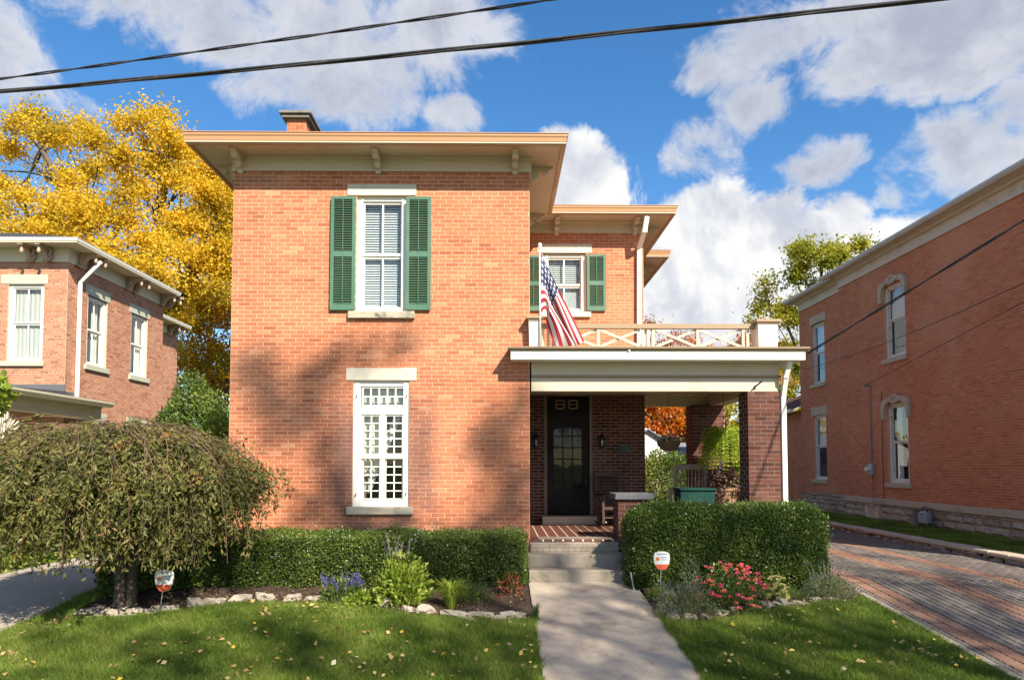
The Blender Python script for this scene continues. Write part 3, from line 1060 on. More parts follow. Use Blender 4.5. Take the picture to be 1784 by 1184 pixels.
def sash_window(house, Mx, w_, z0, z1, mid, fm='white', blind=None, lintel=None, sill=None, lm='stone', sm='stone', fr=.075, muntin=True, rec=.05, lower_dark=False, room=True):
    """double-hung window in an opening of width w_ from z0 to z1; local a runs 0..w_"""
    win = mbm(Mx)
    d0, d1 = rec, rec + .10
    win.box(0, fr, d0, d1, z0, z1).box(w_ - fr, w_, d0, d1, z0, z1).box(fr, w_ - fr, d0, d1, z1 - fr, z1).box(fr, w_ - fr, d0 - .02, d1, z0, z0 + fr * .9)
    win.box(fr, fr + .02, d0 - .015, d0, z0, z1 - fr * .5).box(w_ - fr - .02, w_ - fr, d0 - .015, d0, z0, z1 - fr * .5)
    part = win.build('window', MT[fm], house)
    for (s0, s1, dd) in ((mid, z1 - fr, .035), (z0 + fr * .9, mid, .065)):
        st = .042
        sa, sb = fr + .004, w_ - fr - .004
        s = mbm(Mx)
        s.box(sa, sa + st, d0 + dd, d0 + dd + .03, s0, s1).box(sb - st, sb, d0 + dd, d0 + dd + .03, s0, s1)
        s.box(sa + st, sb - st, d0 + dd, d0 + dd + .03, s0, s0 + st).box(sa + st, sb - st, d0 + dd, d0 + dd + .03, s1 - st, s1)
        if muntin:
            s.box(w_ / 2 - .014, w_ / 2 + .014, d0 + dd + .004, d0 + dd + .026, s0 + st, s1 - st)
        s.build('sash', MT[fm], part)
        cuts = [(sa + st, w_ / 2 - .014), (w_ / 2 + .014, sb - st)] if muntin else [(sa + st, sb - st)]
        for a, b in cuts:
            mbm(Mx).box(a, b, d0 + dd + .012, d0 + dd + .016, s0 + st, s1 - st).build('pane', MT['glass'], part)
    if blind == 'slats':
        zz = z0 + fr
        bm_ = None
        ta = math.radians(50)
        while zz < z1 - fr - .02:
            b = mbm(Mx)
            c = Vector((w_ / 2, d0 + .15, zz))
            b.obox(c, (1, 0, 0), (0, math.cos(ta), math.sin(ta)), (0, -math.sin(ta), math.cos(ta)), w_ - 2 * fr - .02, .052, .003)
            b.build('blind_slat', MT['blind'], part)
            zz += .043
    elif blind == 'shade':
        curtain(Mx, fr + .01, w_ / 2 - .01, d0 + .14, z0 + fr, z1 - fr, part, 'shade', .008, .11)
        curtain(Mx, w_ / 2 + .01, w_ - fr - .01, d0 + .14, z0 + fr, z1 - fr, part, 'shade', .008, .13)
    elif blind == 'half':
        mbm(Mx).box(fr + .01, w_ - fr - .01, d0 + .115, d0 + .12, mid + .05, z1 - fr).build('shade', MT['shade'], part)
    elif blind == 'curtains':
        for a0, a1 in ((fr + .01, fr + .01 + .3 * w_), (w_ - fr - .01 - .3 * w_, w_ - fr - .01)):
            curtain(Mx, a0, a1, d0 + .16, z0 + fr, z1 - fr, part, 'curtain')
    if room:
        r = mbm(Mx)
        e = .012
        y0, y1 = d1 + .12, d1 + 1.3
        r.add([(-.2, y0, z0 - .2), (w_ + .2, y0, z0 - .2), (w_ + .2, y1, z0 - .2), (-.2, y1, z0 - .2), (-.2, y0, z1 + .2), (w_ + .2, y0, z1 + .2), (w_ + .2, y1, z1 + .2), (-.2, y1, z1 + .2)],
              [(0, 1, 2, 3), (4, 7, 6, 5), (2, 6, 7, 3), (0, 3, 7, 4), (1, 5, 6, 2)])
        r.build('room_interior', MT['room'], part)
    if lintel:
        mbm(Mx).box(lintel[0], lintel[1], -.018, .2, lintel[2], lintel[3]).build('lintel', MT[lm], part, bevel=.006)
    if sill:
        mbm(Mx).box(sill[0], sill[1], -.07, .12, sill[2], sill[3]).build('sill', MT[sm], part, bevel=.008)
    return part


def curtain(Mx, a0, a1, d, z0, z1, part, m, amp=.02, wv=.09):
    n = 24
    V, Fc = [], []
    for j, z in enumerate((z0, (z0 + z1) / 2, z1)):
        for i in range(n + 1):
            a = a0 + (a1 - a0) * i / n
            V.append((a, d + amp * math.sin(a / wv * 6.28) * (1.2 if j < 2 else .8), z))
    for j in range(2):
        for i in range(n):
            p = j * (n + 1) + i
            Fc.append((p, p + 1, p + n + 2, p + n + 1))
    b = mbm(Mx)
    b.add(V, Fc)
    b.build('curtain', MT[m], part, smooth=True)


def shutter(house, Mx, a0, a1, z0, z1, label=None):
    s = mbm(Mx)
    st, th = .055, .045
    d0, d1 = -.06, -.06 + th - .012
    zm = z0 + (z1 - z0) * .49
    s.box(a0, a0 + st, d0, d1, z0, z1).box(a1 - st, a1, d0, d1, z0, z1)
    s.box(a0 + st, a1 - st, d0 + .001, d1, z0, z0 + .10).box(a0 + st, a1 - st, d0 + .001, d1, zm - .045, zm + .045).box(a0 + st, a1 - st, d0 + .001, d1, z1 - .05, z1)
    s.box(a0 + .01, a1 - .01, -.024, -.012, z0 + .2, z0 + .26).box(a0 + .01, a1 - .01, -.024, -.012, z1 - .26, z1 - .2)
    p = s.build('shutter', MT['green'], house)
    ta = R(38)
    pit = .040
    for (b0, b1) in ((z0 + .10, zm - .045), (zm + .045, z1 - .05)):
        n = int((b1 - b0) / pit)
        for k in range(n):
            z = b0 + (k + .5) * (b1 - b0) / n
            mbm(Mx).obox(((a0 + a1) / 2, d0 + .018, z), (1, 0, 0), (0, math.cos(ta), math.sin(ta)), (0, -math.sin(ta), math.cos(ta)), a1 - a0 - 2 * st, .040, .007).build('slat', MT['green'], p)
        mbm(Mx).box((a0 + a1) / 2 - .006, (a0 + a1) / 2 + .006, d0 - .014, d0 - .002, b0 + .01, b1 - .01).build('tilt_rod', MT['green'], p)
    return p


def bracket(house, Mx, a, zt, m, out=.40, drop=.30, th=.085, name='bracket'):
    """scrolled eave bracket: carved side profile, cap and pendant"""
    pr = [(0, 0), (out, 0), (out, -.05), (out * .86, -.075), (out * .80, -.12), (out * .62, -.125), (out * .5, -.10), (out * .40, -.15), (out * .46, -.20), (out * .30, -drop * .80), (out * .16, -drop * .78), (out * .12, -drop), (0, -drop * 1.02)]
    b = mbm(Mx)
    V0 = [(a - th / 2, -p, zt + q) for p, q in pr]
    V1 = [(a + th / 2, -p, zt + q) for p, q in pr]
    n = len(pr)
    b.add(V0 + V1, [tuple(range(n)), tuple(range(n, 2 * n))[::-1]] + [(i, i + n, (i + 1) % n + n, (i + 1) % n) for i in range(n)])
    b.box(a - th * .75, a + th * .75, -out * 1.04, -out * .84, zt - .035, zt - .003)
    for (q, zz, rr) in ((out * .72, -.10, .05), (out * .34, -.17, .045)):
        b.tube([(a - th * .62, -q, zt + zz), (a + th * .62, -q, zt + zz)], rr, 10)
    return b.build(name, MT[m], house, smooth=False)


# ------------------------------------------------------------------ the main brick house
HX0, HX1 = F(402, 600)[0], F(922.5, 600)[0]
WY = 3.0                                            # plane of the recessed wing wall
WGX = F(1122, 620, WY)[0]
T3X, T3Y = 3.65, 5.9
ZB = F(600, 299)[1]                                 # top of brick
ZE = aty(600, 231, -.6).z                           # top of gutter
ZF = ZE - .12                                       # soffit
PZ = .57                                            # porch floor
house = thing('brick_house', ((HX0 + HX1) / 2, 2, 0), 'orange brick two-storey house with green shutters and a flat-roofed corner porch', 'house')

# --- openings on the front wall (photo pixels)
def rect(u0, u1, v0, v1, y=0.0):
    a, b = F((u0 + u1) / 2, v1, y), F((u0 + u1) / 2, v0, y)
    vm = (v0 + v1) / 2
    return F(u0, vm, y)[0], F(u1, vm, y)[0], a[1], b[1]


UW = rect(621, 709, 341, 543)
LW = rect(614.5, 712.5, 662.5, 882)
camkey = lambda p: (p - CAM).length + (0 if -1.6 < p.x < .5 and p.z > .8 else 6)
brick_wall(house, (HX0, 0, 0), (1, 0, 0), (0, -1, 0), HX1 - HX0, 0, ZB, [(UW[0] - HX0, UW[1] - HX0, UW[2], UW[3]), (LW[0] - HX0, LW[1] - HX0, LW[2], LW[3])],
           'brick', 'mortar', indiv=camkey, header=0)
WW = rect(946, 1021, 441, 544, WY)
DW = rect(953, 1027, 690, 897, WY)
brick_wall(house, (HX1, WY, 0), (1, 0, 0), (0, -1, 0), WGX - HX1, 3.6, ZB, [(WW[0] - HX1, WW[1] - HX1, WW[2], WW[3])], 'brick', 'mortar', header=0, seed=5)
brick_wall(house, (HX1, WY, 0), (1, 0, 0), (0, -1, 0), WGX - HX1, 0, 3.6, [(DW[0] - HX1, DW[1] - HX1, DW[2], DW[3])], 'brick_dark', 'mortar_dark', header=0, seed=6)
# side walls (partly seen from a step aside)
brick_wall(house, (HX1 + .002, .004, 0), (0, 1, 0), (1, 0, 0), WY - .004, 3.6, ZB, [], 'brick', 'mortar', header=0, seed=7)
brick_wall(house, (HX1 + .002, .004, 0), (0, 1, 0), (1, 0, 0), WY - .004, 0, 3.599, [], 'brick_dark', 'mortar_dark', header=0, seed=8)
brick_wall(house, (HX0 - .002, .004, 0), (0, 1, 0), (-1, 0, 0), 3.99, 0, ZB, [], 'brick', 'mortar', header=0, seed=9)
brick_wall(house, (WGX + .002, WY + .004, 0), (0, 1, 0), (1, 0, 0), T3Y - WY - .004, 0, ZB, [], 'brick', 'mortar', header=0, seed=10)
brick_wall(house, (WGX, T3Y, 0), (1, 0, 0), (0, -1, 0), T3X - WGX, 0, ZB, [], 'brick', 'mortar', header=0, seed=12)
mb = MB()
mb.box(HX0 + .001, HX0 + .24, 4.0, 9, 0, ZB).box(HX0, T3X, 9, 9.2, 0, ZB).box(T3X - .24, T3X, T3Y + .24, 9, 0, ZB)
mb.build('rear_wall', MT['brick'], house)
# --- eave: frieze, soffit, gutter along the whole outline
OUT = [(HX0, 9.2), (HX0, 0), (HX1, 0), (HX1, WY), (WGX, WY), (WGX, T3Y), (T3X, T3Y), (T3X, 9.2)]
OUT = OUT[::1]
def right_side(path):          # make the outward side the right-hand side of travel
    a = sum((path[i][0] * path[(i + 1) % len(path)][1] - path[(i + 1) % len(path)][0] * path[i][1]) for i in range(len(path)))
    return path if a > 0 else path[::-1]
OUT = right_side(OUT)
MB().sweep(OUT, [(-.1, ZB - .004), (.035, ZB - .004), (.035, ZB + .05), (.028, ZB + .055), (.028, ZF - .05), (.05, ZF - .03), (.05, ZF + .002), (-.1, ZF + .002)]).build('frieze', MT['cream'], house)
MB().sweep(OUT, [(-.1, ZF + .006), (.575, ZF - .03), (.575, ZF - .01), (-.1, ZF + .03)]).build('soffit', MT['cream'], house)
MB().sweep(OUT, [(.50, ZE - .17), (.545, ZE - .17), (.555, ZE - .125), (.575, ZE - .12), (.585, ZE - .06), (.60, ZE - .035), (.60, ZE - .002), (.612, ZE), (.612, ZE + .01), (.56, ZE + .008), (.54, ZE - .02), (.50, ZE - .02)]).build('gutter', MT['tan'], house)
# roofs: low hips
def hip(x0, x1, y0, y1, z, h, inset):
    b = MB()
    b.add([(x0, y0, z), (x1, y0, z), (x1, y1, z), (x0, y1, z), ((x0 + x1) / 2, y0 + inset, z + h), ((x0 + x1) / 2, y1 - inset, z + h)], [(0, 1, 4), (1, 2, 5, 4), (2, 3, 5), (3, 0, 4, 5), (0, 3, 2, 1)])
    return b
EP = offset_path(OUT, .58)
roof = hip(HX0 - .57, HX1 + .57, -.57, 9.7, ZE + .012, .8, 3.1).build('roof', MT['roof'], house)
hip(-1.5, WGX + .57, WY - .57, 9.6, ZE + .02, .7, 2.5).build('wing_roof', MT['roof'], house)
hip(-1.0, T3X + .57, T3Y - .57, 9.65, ZE + .028, .6, 1.8).build('wing_roof', MT['roof'], house)
# brackets
FM = frame_m('front', 0, 0)
for u in (421, 660, 897):
    bracket(house, FM, F(u, 275)[0], ZF - .003, 'cream')
WM = frame_m('front', 0, WY)
for u in (969, 1105):
    bracket(house, WM, F(u, 390, WY)[0], ZF - .003, 'cream')
for y in (.35, 2.55):
    bracket(house, frame_m('right', HX1, 0), y, ZF - .003, 'cream', .42, .30, .07)
    bracket(house, frame_m('left', HX0, 0), -y, ZF - .003, 'cream', .42, .30, .07)
for y in (WY + .3, WY + 2.5):
    bracket(house, frame_m('right', WGX, 0), y, ZF - .003, 'cream', .42, .30, .07)
bracket(house, frame_m('right', T3X, 0), T3Y + .3, ZF - .003, 'cream', .42, .30, .07)
# chimney
cy = 4.2
c0 = F(500, 215, cy)[0]; c1 = F(533, 215, cy)[0]
ct = F(515, 199.5, cy)[1]
ch = MB().box(c0, c1, cy, cy + .7, 6.9, ct - .12).build('chimney', MT['mortar'], house)
for r_ in range(26):
    z = ct - .13 - .07 * (r_ + .5)
    for k in range(3):
        a = c0 + (k - (.5 if r_ % 2 else 0)) * .2
        p, q = max(a, c0), min(a + .2, c1)
        if q - p > .04:
            MB().box(p + .006, q - .006, cy - .006, cy + .02, z - .031, z + .031).build('brick', MT['brick'], ch)
    for k in range(4):
        a = cy + (k - (.5 if r_ % 2 == 0 else 0)) * .2
        p, q = max(a, cy), min(a + .2, cy + .7)
        if q - p > .04 and r_ < 12:
            MB().box(c1 - .02, c1 + .006, p + .006, q - .006, z - .031, z + .031).build('brick', MT['brick'], ch)
MB().box(c0 - .10, c1 + .10, cy - .10, cy + .8, ct - .12, ct - .04).box(c0 - .15, c1 + .15, cy - .15, cy + .85, ct - .04, ct + .03).build('chimney_cap', MT['capstone'], ch, bevel=.01)

# --- windows
l = rect(605.5, 725.5, 321.5, 341); s = rect(607, 723, 543, 555.5)
sash_window(house, frame_m('front', UW[0], 0), UW[1] - UW[0], UW[2], UW[3], F(660, 443)[1], blind='slats',
            lintel=(l[0] - UW[0], l[1] - UW[0], l[2], l[3]), sill=(s[0] - UW[0], s[1] - UW[0], s[2], s[3]), sm='sill')
sl = rect(577, 620, 344, 541)
shutter(house, FM, sl[0], sl[1], sl[2], sl[3])
sl = rect(708, 751, 345, 541)
shutter(house, FM, sl[0], sl[1], sl[2], sl[3])
l = rect(936, 1031, 425, 441, WY); s = rect(940, 1029, 544, 553, WY)
sash_window(house, frame_m('front', WW[0], WY), WW[1] - WW[0], WW[2], WW[3], F(980, 496, WY)[1], blind='slats',
            lintel=(l[0] - WW[0], l[1] - WW[0], l[2], l[3]), sill=(s[0] - WW[0], s[1] - WW[0], s[2], s[3]))
sl = rect(1022, 1055, 444.5, 542, WY)
shutter(house, WM, sl[0], sl[1], sl[2], sl[3])
sl = rect(924.5, 945, 446, 542, WY)
shutter(house, WM, max(HX1 + .01, sl[1] - .40), sl[1], sl[2], sl[3])

# lower front window: transom of ten panes over two leaded sashes
Mx = frame_m('front', LW[0], 0)
w_ = LW[1] - LW[0]
def lx(u): return F(u, 770)[0] - LW[0]
def lz(v): return F(660, v)[1]
b = mbm(Mx)
z0, z1 = LW[2], LW[3]
tz0, tz1 = lz(706), lz(674)
cz0, cz1 = lz(869), lz(723)
cm0, cm1 = lz(797.5), lz(791.5)
xa, xb = lx(630), lx(702)
b.box(0, xa - .03, .04, .15, z0, z1).box(xb + .03, w_, .04, .15, z0, z1).box(xa - .03, xb + .03, .04, .15, tz1 + .02, z1).box(xa - .03, xb + .03, .03, .15, cz1 + .02, tz0 - .02).box(xa - .03, xb + .03, .03, .15, z0, cz0 - .02)
b.box(.02, .10, .028, .04, z0, z1 - .04).box(w_ - .10, w_ - .02, .028, .04, z0, z1 - .04)
win = b.build('window', MT['white'], house)
def grid(xs, zs, bar, dep, name='sash'):
    g = mbm(Mx)
    for x_ in xs:
        g.box(x_ - bar / 2, x_ + bar / 2, dep, dep + .03, zs[0], zs[-1])
    for z_ in zs:
        g.box(xs[0] - bar / 2, xs[-1] + bar / 2, dep + .002, dep + .028, z_ - bar / 2, z_ + bar / 2)
    g.build(name, MT['white'], win)
    for i in range(len(xs) - 1):
        for j in range(len(zs) - 1):
            mbm(Mx).box(xs[i] + bar / 2, xs[i + 1] - bar / 2, dep + .012, dep + .016, zs[j] + bar / 2, zs[j + 1] - bar / 2).build('pane', MT['glass'], win)
lin = lambda a, b_, n: [a + (b_ - a) * i / n for i in range(n + 1)]
grid(lin(xa, xb, 5), lin(tz0, tz1, 2), .022, .06)
L0, L1, R0, R1 = lx(631.5), lx(660), lx(671), lx(700.5)
for (a, b_) in ((L0, L1), (R0, R1)):
    grid(lin(a, b_, 2), lin(cm1 + .01, cz1, 5), .018, .05)
    grid(lin(a, b_, 2), lin(cz0, cm0 - .01, 5), .018, .075)
b = mbm(Mx)
b.box(L1 + .01, R0 - .01, .045, .10, cz0 - .02, cz1 + .02).box(xa - .025, xb + .025, .035, .10, cm0 - .008, cm1 + .008)
b.box(xa - .03, L0 - .01, .05, .1, cz0 - .02, cz1 + .02).box(R1 + .01, xb + .03, .05, .1, cz0 - .02, cz1 + .02)
b.build('mullion', MT['white'], win)
for (a, z) in ((.05, lz(690)), (.05, lz(862)), (w_ - .05, lz(690)), (w_ - .05, lz(860))):
    mbm(Mx).bar((a - .012, .02, z - .03), (a + .012, .02, z + .03), .016, .012, (0, 1, 0)).build('shutter_hinge', MT['iron'], win)
l = rect(603, 725.5, 641, 662.5); s = rect(604, 720, 882, 895.5)
mbm(Mx).box(l[0] - LW[0], l[1] - LW[0], -.018, .2, l[2], l[3]).build('lintel', MT['stone'], win, bevel=.006)
mbm(Mx).box(s[0] - LW[0], s[1] - LW[0], -.07, .12, s[2], s[3]).build('sill', MT['sill'], win, bevel=.008)
curtain(Mx, xa - .02, xb + .02, .2, tz0 - .03, tz1 + .03, win, 'curtain', .015, .06)
curtain(Mx, xa - .02, L1 + .02, .2, lz(830), cz1, win, 'curtain', .02, .08)
b = mbm(Mx)
b.add([(xa - .05, .24, lz(860)), (xa + .10, .26, lz(860)), (xb + .02, .27, lz(700)), (xb - .10, .25, lz(700))], [(0, 1, 2, 3)])
b.build('curtain', MT['curtain'], win)
b = mbm(Mx)
b.add([(xa - .05, .26, lz(875)), (xa + .05, .26, lz(875)), (xa + .03, .26, lz(800)), (xa - .05, .26, lz(800))], [(0, 1, 2, 3)])
b.build('curtain', MT['curtain_red'], win)
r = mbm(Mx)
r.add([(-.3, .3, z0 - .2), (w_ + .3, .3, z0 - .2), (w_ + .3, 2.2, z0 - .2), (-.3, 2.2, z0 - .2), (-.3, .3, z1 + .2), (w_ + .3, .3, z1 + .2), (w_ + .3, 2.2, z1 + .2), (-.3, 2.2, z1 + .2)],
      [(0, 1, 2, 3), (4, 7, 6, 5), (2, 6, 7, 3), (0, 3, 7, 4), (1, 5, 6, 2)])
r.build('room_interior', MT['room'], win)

# --- front door with transom
Mx = frame_m('front', DW[0], WY)
w_ = DW[1] - DW[0]
dv = lambda v: F(990, v, WY)[1]
du = lambda u: F(u, 800, WY)[0] - DW[0]
b = mbm(Mx)
b.box(-.06, 0, -.03, .10, DW[2], DW[3]).box(w_, w_ + .06, -.03, .10, DW[2], DW[3]).box(-.06, w_ + .06, -.032, .10, DW[3], DW[3] + .07)
dfr = b.build('door_frame', MT['door_trim'], house)
b = mbm(Mx)
b.box(.005, w_ - .005, .03, .08, dv(716), dv(691.5)).box(.02, w_ - .02, .015, .09, dv(717.5), dv(714.5))
b.build('transom', MT['door'], dfr)
for u0 in (968.8, 991.4):
    x0, x1 = du(u0), du(u0 + 15.2)
    za, zb_ = dv(711.3), dv(697.2)
    zm = (za + zb_) / 2
    g = mbm(Mx)
    for (q0, q1) in ((za, zm), (zm, zb_)):
        pts = []
        rr_ = .035
        for (cx_, cz_, a0) in ((x1 - rr_, q1 - rr_, 0), (x0 + rr_, q1 - rr_, 90), (x0 + rr_, q0 + rr_, 180), (x1 - rr_, q0 + rr_, 270)):
            for k in range(5):
                a = R(a0 + 22.5 * k)
                pts.append((cx_ + rr_ * math.cos(a), .026, cz_ + rr_ * math.sin(a)))
        g.tube(pts, .011, 6, closed=True)
    g.build('numeral_eight', MT['gold'], dfr)
# door leaf: stiles, rails, panel, arched glazing
b = mbm(Mx)
gx0, gx1 = du(964), du(1015)
gz0, gz1 = dv(851), dv(745)
dt = dv(718)
b.box(.01, gx0, .05, .095, DW[2] + .02, dt).box(gx1, w_ - .01, .05, .095, DW[2] + .02, dt)
b.box(gx0, gx1, .05, .095, DW[2] + .02, gz0)
arc = [(gx0, gz1 - .06)] + [(gx0 + (gx1 - gx0) * (1 - math.cos(math.pi * k / 12)) / 2, gz1 - .06 + .07 * math.sin(math.pi * k / 12)) for k in range(1, 12)] + [(gx1, gz1 - .06), (gx1, dt), (gx0, dt)]
n = len(arc)
b.add([(p, .05, q) for p, q in arc] + [(p, .095, q) for p, q in arc], [tuple(range(n)), tuple(range(n, 2 * n))[::-1]] + [(i, i + n, (i + 1) % n + n, (i + 1) % n) for i in range(n)])
b.box(gx0 + .05, gx1 - .05, .04, .05, DW[2] + .12, gz0 - .10)
door = b.build('door', MT['door'], house)
dzs = [gz0, dv(839), dv(819), dv(799), dv(779), dv(759), gz1 + .01]
dxs = lin(gx0, gx1, 3)
b = mbm(Mx)
for x_ in dxs[1:-1]:
    b.box(x_ - .012, x_ + .012, .055, .09, gz0, gz1 + .01)
for z_ in dzs[1:-1]:
    b.box(gx0, gx1, .057, .088, z_ - .012, z_ + .012)
b.build('muntins', MT['door'], door)
for i in range(3):
    for j in range(6):
        mbm(Mx).box(dxs[i] + .012, dxs[i + 1] - .012, .068, .072, dzs[j] + .012, dzs[j + 1] - .012).build('pane', MT['door_glass'], door)
curtain(Mx, gx0, gx1, .12, gz0 - .02, gz1 + .04, door, 'door_curtain', .012, .07)
mbm(Mx).tube([(w_ - .075, .02, dv(838)), (w_ - .075, .055, dv(838))], [.03, .02], 10).build('door_knob', MT['iron'], door)
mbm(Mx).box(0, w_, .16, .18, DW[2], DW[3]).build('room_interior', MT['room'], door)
MB().box(DW[0] - .12, DW[1] + .12, WY - .32, WY + .1, PZ, DW[2]).build('door_step', MT['rstone'], house, bevel=.01)

def wall_lamp(u, v):
    p = aty(u, v, WY)
    b = MB()
    b.box(p.x - .05, p.x + .05, WY - .02, WY + .01, p.z - .07, p.z + .14)
    b.tube([(p.x, WY - .02, p.z + .10), (p.x, WY - .09, p.z + .16), (p.x, WY - .12, p.z + .14)], .012, 6)
    c = (p.x, WY - .12, 0)
    b.lathe([(.02, p.z + .17), (.03, p.z + .15), (.085, p.z + .09), (.085, p.z + .08)], c, 6)
    b.lathe([(.065, p.z - .11), (.065, p.z - .095), (.03, p.z - .12), (.01, p.z - .16)], c, 6)
    for k in range(6):
        a = math.pi / 3 * k
        b.bar((c[0] + .062 * math.cos(a), c[1] + .062 * math.sin(a), p.z - .10), (c[0] + .08 * math.cos(a), c[1] + .08 * math.sin(a), p.z + .085), .012, .012)
    o = b.build('wall_lamp', MT['iron'], house)
    MB().lathe([(.012, p.z - .09), (.018, p.z - .06), (.028, p.z - .01), (.024, p.z + .03), (.006, p.z + .05)], c, 10).build('bulb', MT['bulb'], o, smooth=True)
wall_lamp(933.5, 770)
wall_lamp(1047.5, 770)
p = aty(1087, 781, WY)
MB().box(p.x - .13, p.x + .13, WY - .025, WY, p.z - .09, p.z + .09).build('wall_plaque', MT['iron'], house, bevel=.008)

# --- porch: floor, beams, cornice, deck
PX1 = F(1357, 650)[0]
fz = PZ - .004
pf = MB().box(HX1, PX1 - .05, -.02, WY, 0, fz).build('porch_floor', MT['joint'], house)
n = int((PX1 - .05 - HX1) / .172)
for i in range(n):
    a = HX1 + .005 + i * (PX1 - .06 - HX1) / n
    MB().box(a + .004, a + (PX1 - .06 - HX1) / n - .020, .04, WY - .005, fz, PZ).build('floor_plank', MT['tile'], pf)
MB().box(HX1 + .004, PX1 - .06, -.03, .036, fz - .03, PZ + .001).build('floor_nosing', MT['tile'], pf)
n = 9
for i in range(n):          # little pale studs along the nosing
    q = aty(946 + i * 17.4, 939, -.035)
    MB().box(q.x - .012, q.x + .012, -.042, -.03, PZ - .02, PZ + .006).build('stud', MT['white'], pf)
# entablature around the porch
ZC = aty(1100, 603, -.40).z
ZA0 = F(1100, 681)[1]
ZA1 = F(1100, 656)[1]
ZFR = F(1100, 628)[1]
PO = [(HX1 + .03, 0), (PX1, 0), (PX1, WY + .3)]
PO = [(HX1 + .03, WY + .3)] and PO
PW = .52
MB().sweep(PO, [(-.30, ZA0), (.0, ZA0), (.0, ZA1 - .02), (-.30, ZA1 - .02)]).build('porch_beam', MT['cream'], house)
MB().sweep(PO, [(-.2, ZA1 - .019), (.022, ZA1 - .019), (.03, ZA1 + .0), (.03, ZA1 + .012), (.012, ZA1 + .025), (-.2, ZA1 + .025)]).build('beam_molding', MT['tanpaint'], house)
MB().sweep(PO, [(.004, ZFR - .02), (.012, ZFR - .02), (.05, ZFR + .03), (.05, ZFR + .054), (.004, ZFR + .054)]).build('cornice_molding', MT['tanpaint'], house)
MB().sweep(PO, [(-.25, ZA1 + .026), (.006, ZA1 + .026), (.006, ZFR + .03), (.03, ZFR + .055), (-.25, ZFR + .055)]).build('porch_frieze', MT['cream'], house)
zs0 = aty(1100, 626, -.34).z
zs1 = aty(1100, 611, -.34).z
CO = [(HX1 - .33, -.0), (HX1 - .33, 0), (PX1, 0), (PX1, WY + .3)]
CO = [(HX1 + .03, 0), (PX1, 0), (PX1, WY + .3)]
# cornice: front run overhangs the house corner on the left
b = MB()
xl, xr = aty(890, 618, -.34).x, aty(1403, 618, -.34).x
b.box(xl, xr, -.34, -.012, zs0, zs1)
b.box(PX1 - .02, xr, -.012, WY + .3, zs0 + .001, zs1 - .001)
b.box(HX1 + .01, PX1 - .02, .0, WY, zs0 + .03, zs1 - .004)
b.build('porch_cornice', MT['white'], house)
b = MB()
xl2, xr2 = aty(884.5, 606, -.40).x, aty(1412, 606, -.40).x
pr = [(-.012, zs1 + .001), (-.36, zs1 + .001), (-.375, zs1 + .03), (-.395, zs1 + .035), (-.40, ZC), (-.012, ZC)]
b.prism(pr, 'x', xl2, xr2)
b.box(PX1, xr2, -.012, WY + .34, zs1 + .002, ZC - .001)
b.box(HX1 + .01, PX1, -.012, WY, zs1 + .002, ZC - .002)
b.build('porch_roof_edge', MT['tanpaint'], house)
# inner beams and ceiling
MB().box(HX1 + .03, PX1 - .31, .31, .42, ZA0 + .06, ZA1).build('porch_inner_beam', MT['cream'], house)
MB().box(WGX + .002, PX1 - .31, WY - .02, WY + .26, ZA0 + .01, ZA1).build('porch_inner_beam', MT['cream'], house)
MB().box(HX1 + .002, PX1 - .305, .305, WY - .002, ZA1 + .005, ZA1 + .03).build('porch_ceiling', MT['cream'], house)
# brick pillars
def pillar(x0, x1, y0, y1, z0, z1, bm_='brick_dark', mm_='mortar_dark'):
    core = MB().box(x0 + .004, x1 - .004, y0 + .004, y1 - .004, z0, z1).build('pillar', MT[mm_], house)
    rr = random.Random(3)
    V, Fc = MB(), None
    nrow = int((z1 - z0) / .0685)
    h = (z1 - z0) / nrow
    for r_ in range(nrow):
        z = z0 + r_ * h
        for (ax, lo, hi, fixed0) in (('x', x0, x1, y0), ('y', y0, y1, x0), ('x', x0, x1, y1), ('y', y0, y1, x1)):
            a = lo - (.11 if r_ % 2 else .0)
            while a < hi:
                p, q = max(a, lo), min(a + .215, hi)
                a += .215
                if q - p < .035:
                    continue
                pr_ = rr.uniform(.001, .004)
                p += .005 if p > lo + .001 else -pr_
                q -= .005 if q < hi - .001 else -pr_
                sgn = -1 if fixed0 in (y0, x0) and not (fixed0 == hi) else 1
                f0, f1 = (fixed0 - pr_, fixed0 + .02) if fixed0 == (y0 if ax == 'x' else x0) else (fixed0 - .02, fixed0 + pr_)
                if ax == 'x':
                    V.box(p, q, f0, f1, z + .005, z + h - .005)
                else:
                    V.box(f0, f1, p + .021, q - .021, z + .005, z + h - .005)
    V.build('brickwork', MT[bm_], core, kind='stuff')
    return core
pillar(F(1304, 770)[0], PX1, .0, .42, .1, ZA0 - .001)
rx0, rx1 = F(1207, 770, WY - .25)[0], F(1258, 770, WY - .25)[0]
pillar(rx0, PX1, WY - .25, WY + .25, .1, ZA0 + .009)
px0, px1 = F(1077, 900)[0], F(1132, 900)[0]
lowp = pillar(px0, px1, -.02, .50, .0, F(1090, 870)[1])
MB().box(px0 - .06, px1 + .06, -.08, .56, F(1090, 869.5)[1], F(1090, 863)[1] + .035).build('pier_cap', MT['slate'], house, bevel=.008)
mb = MB().box(px1 + .002, F(1304, 770)[0] - .002, -.01, .2, 0, PZ - .005)
mb.build('porch_base', MT['brick_dark'], house)
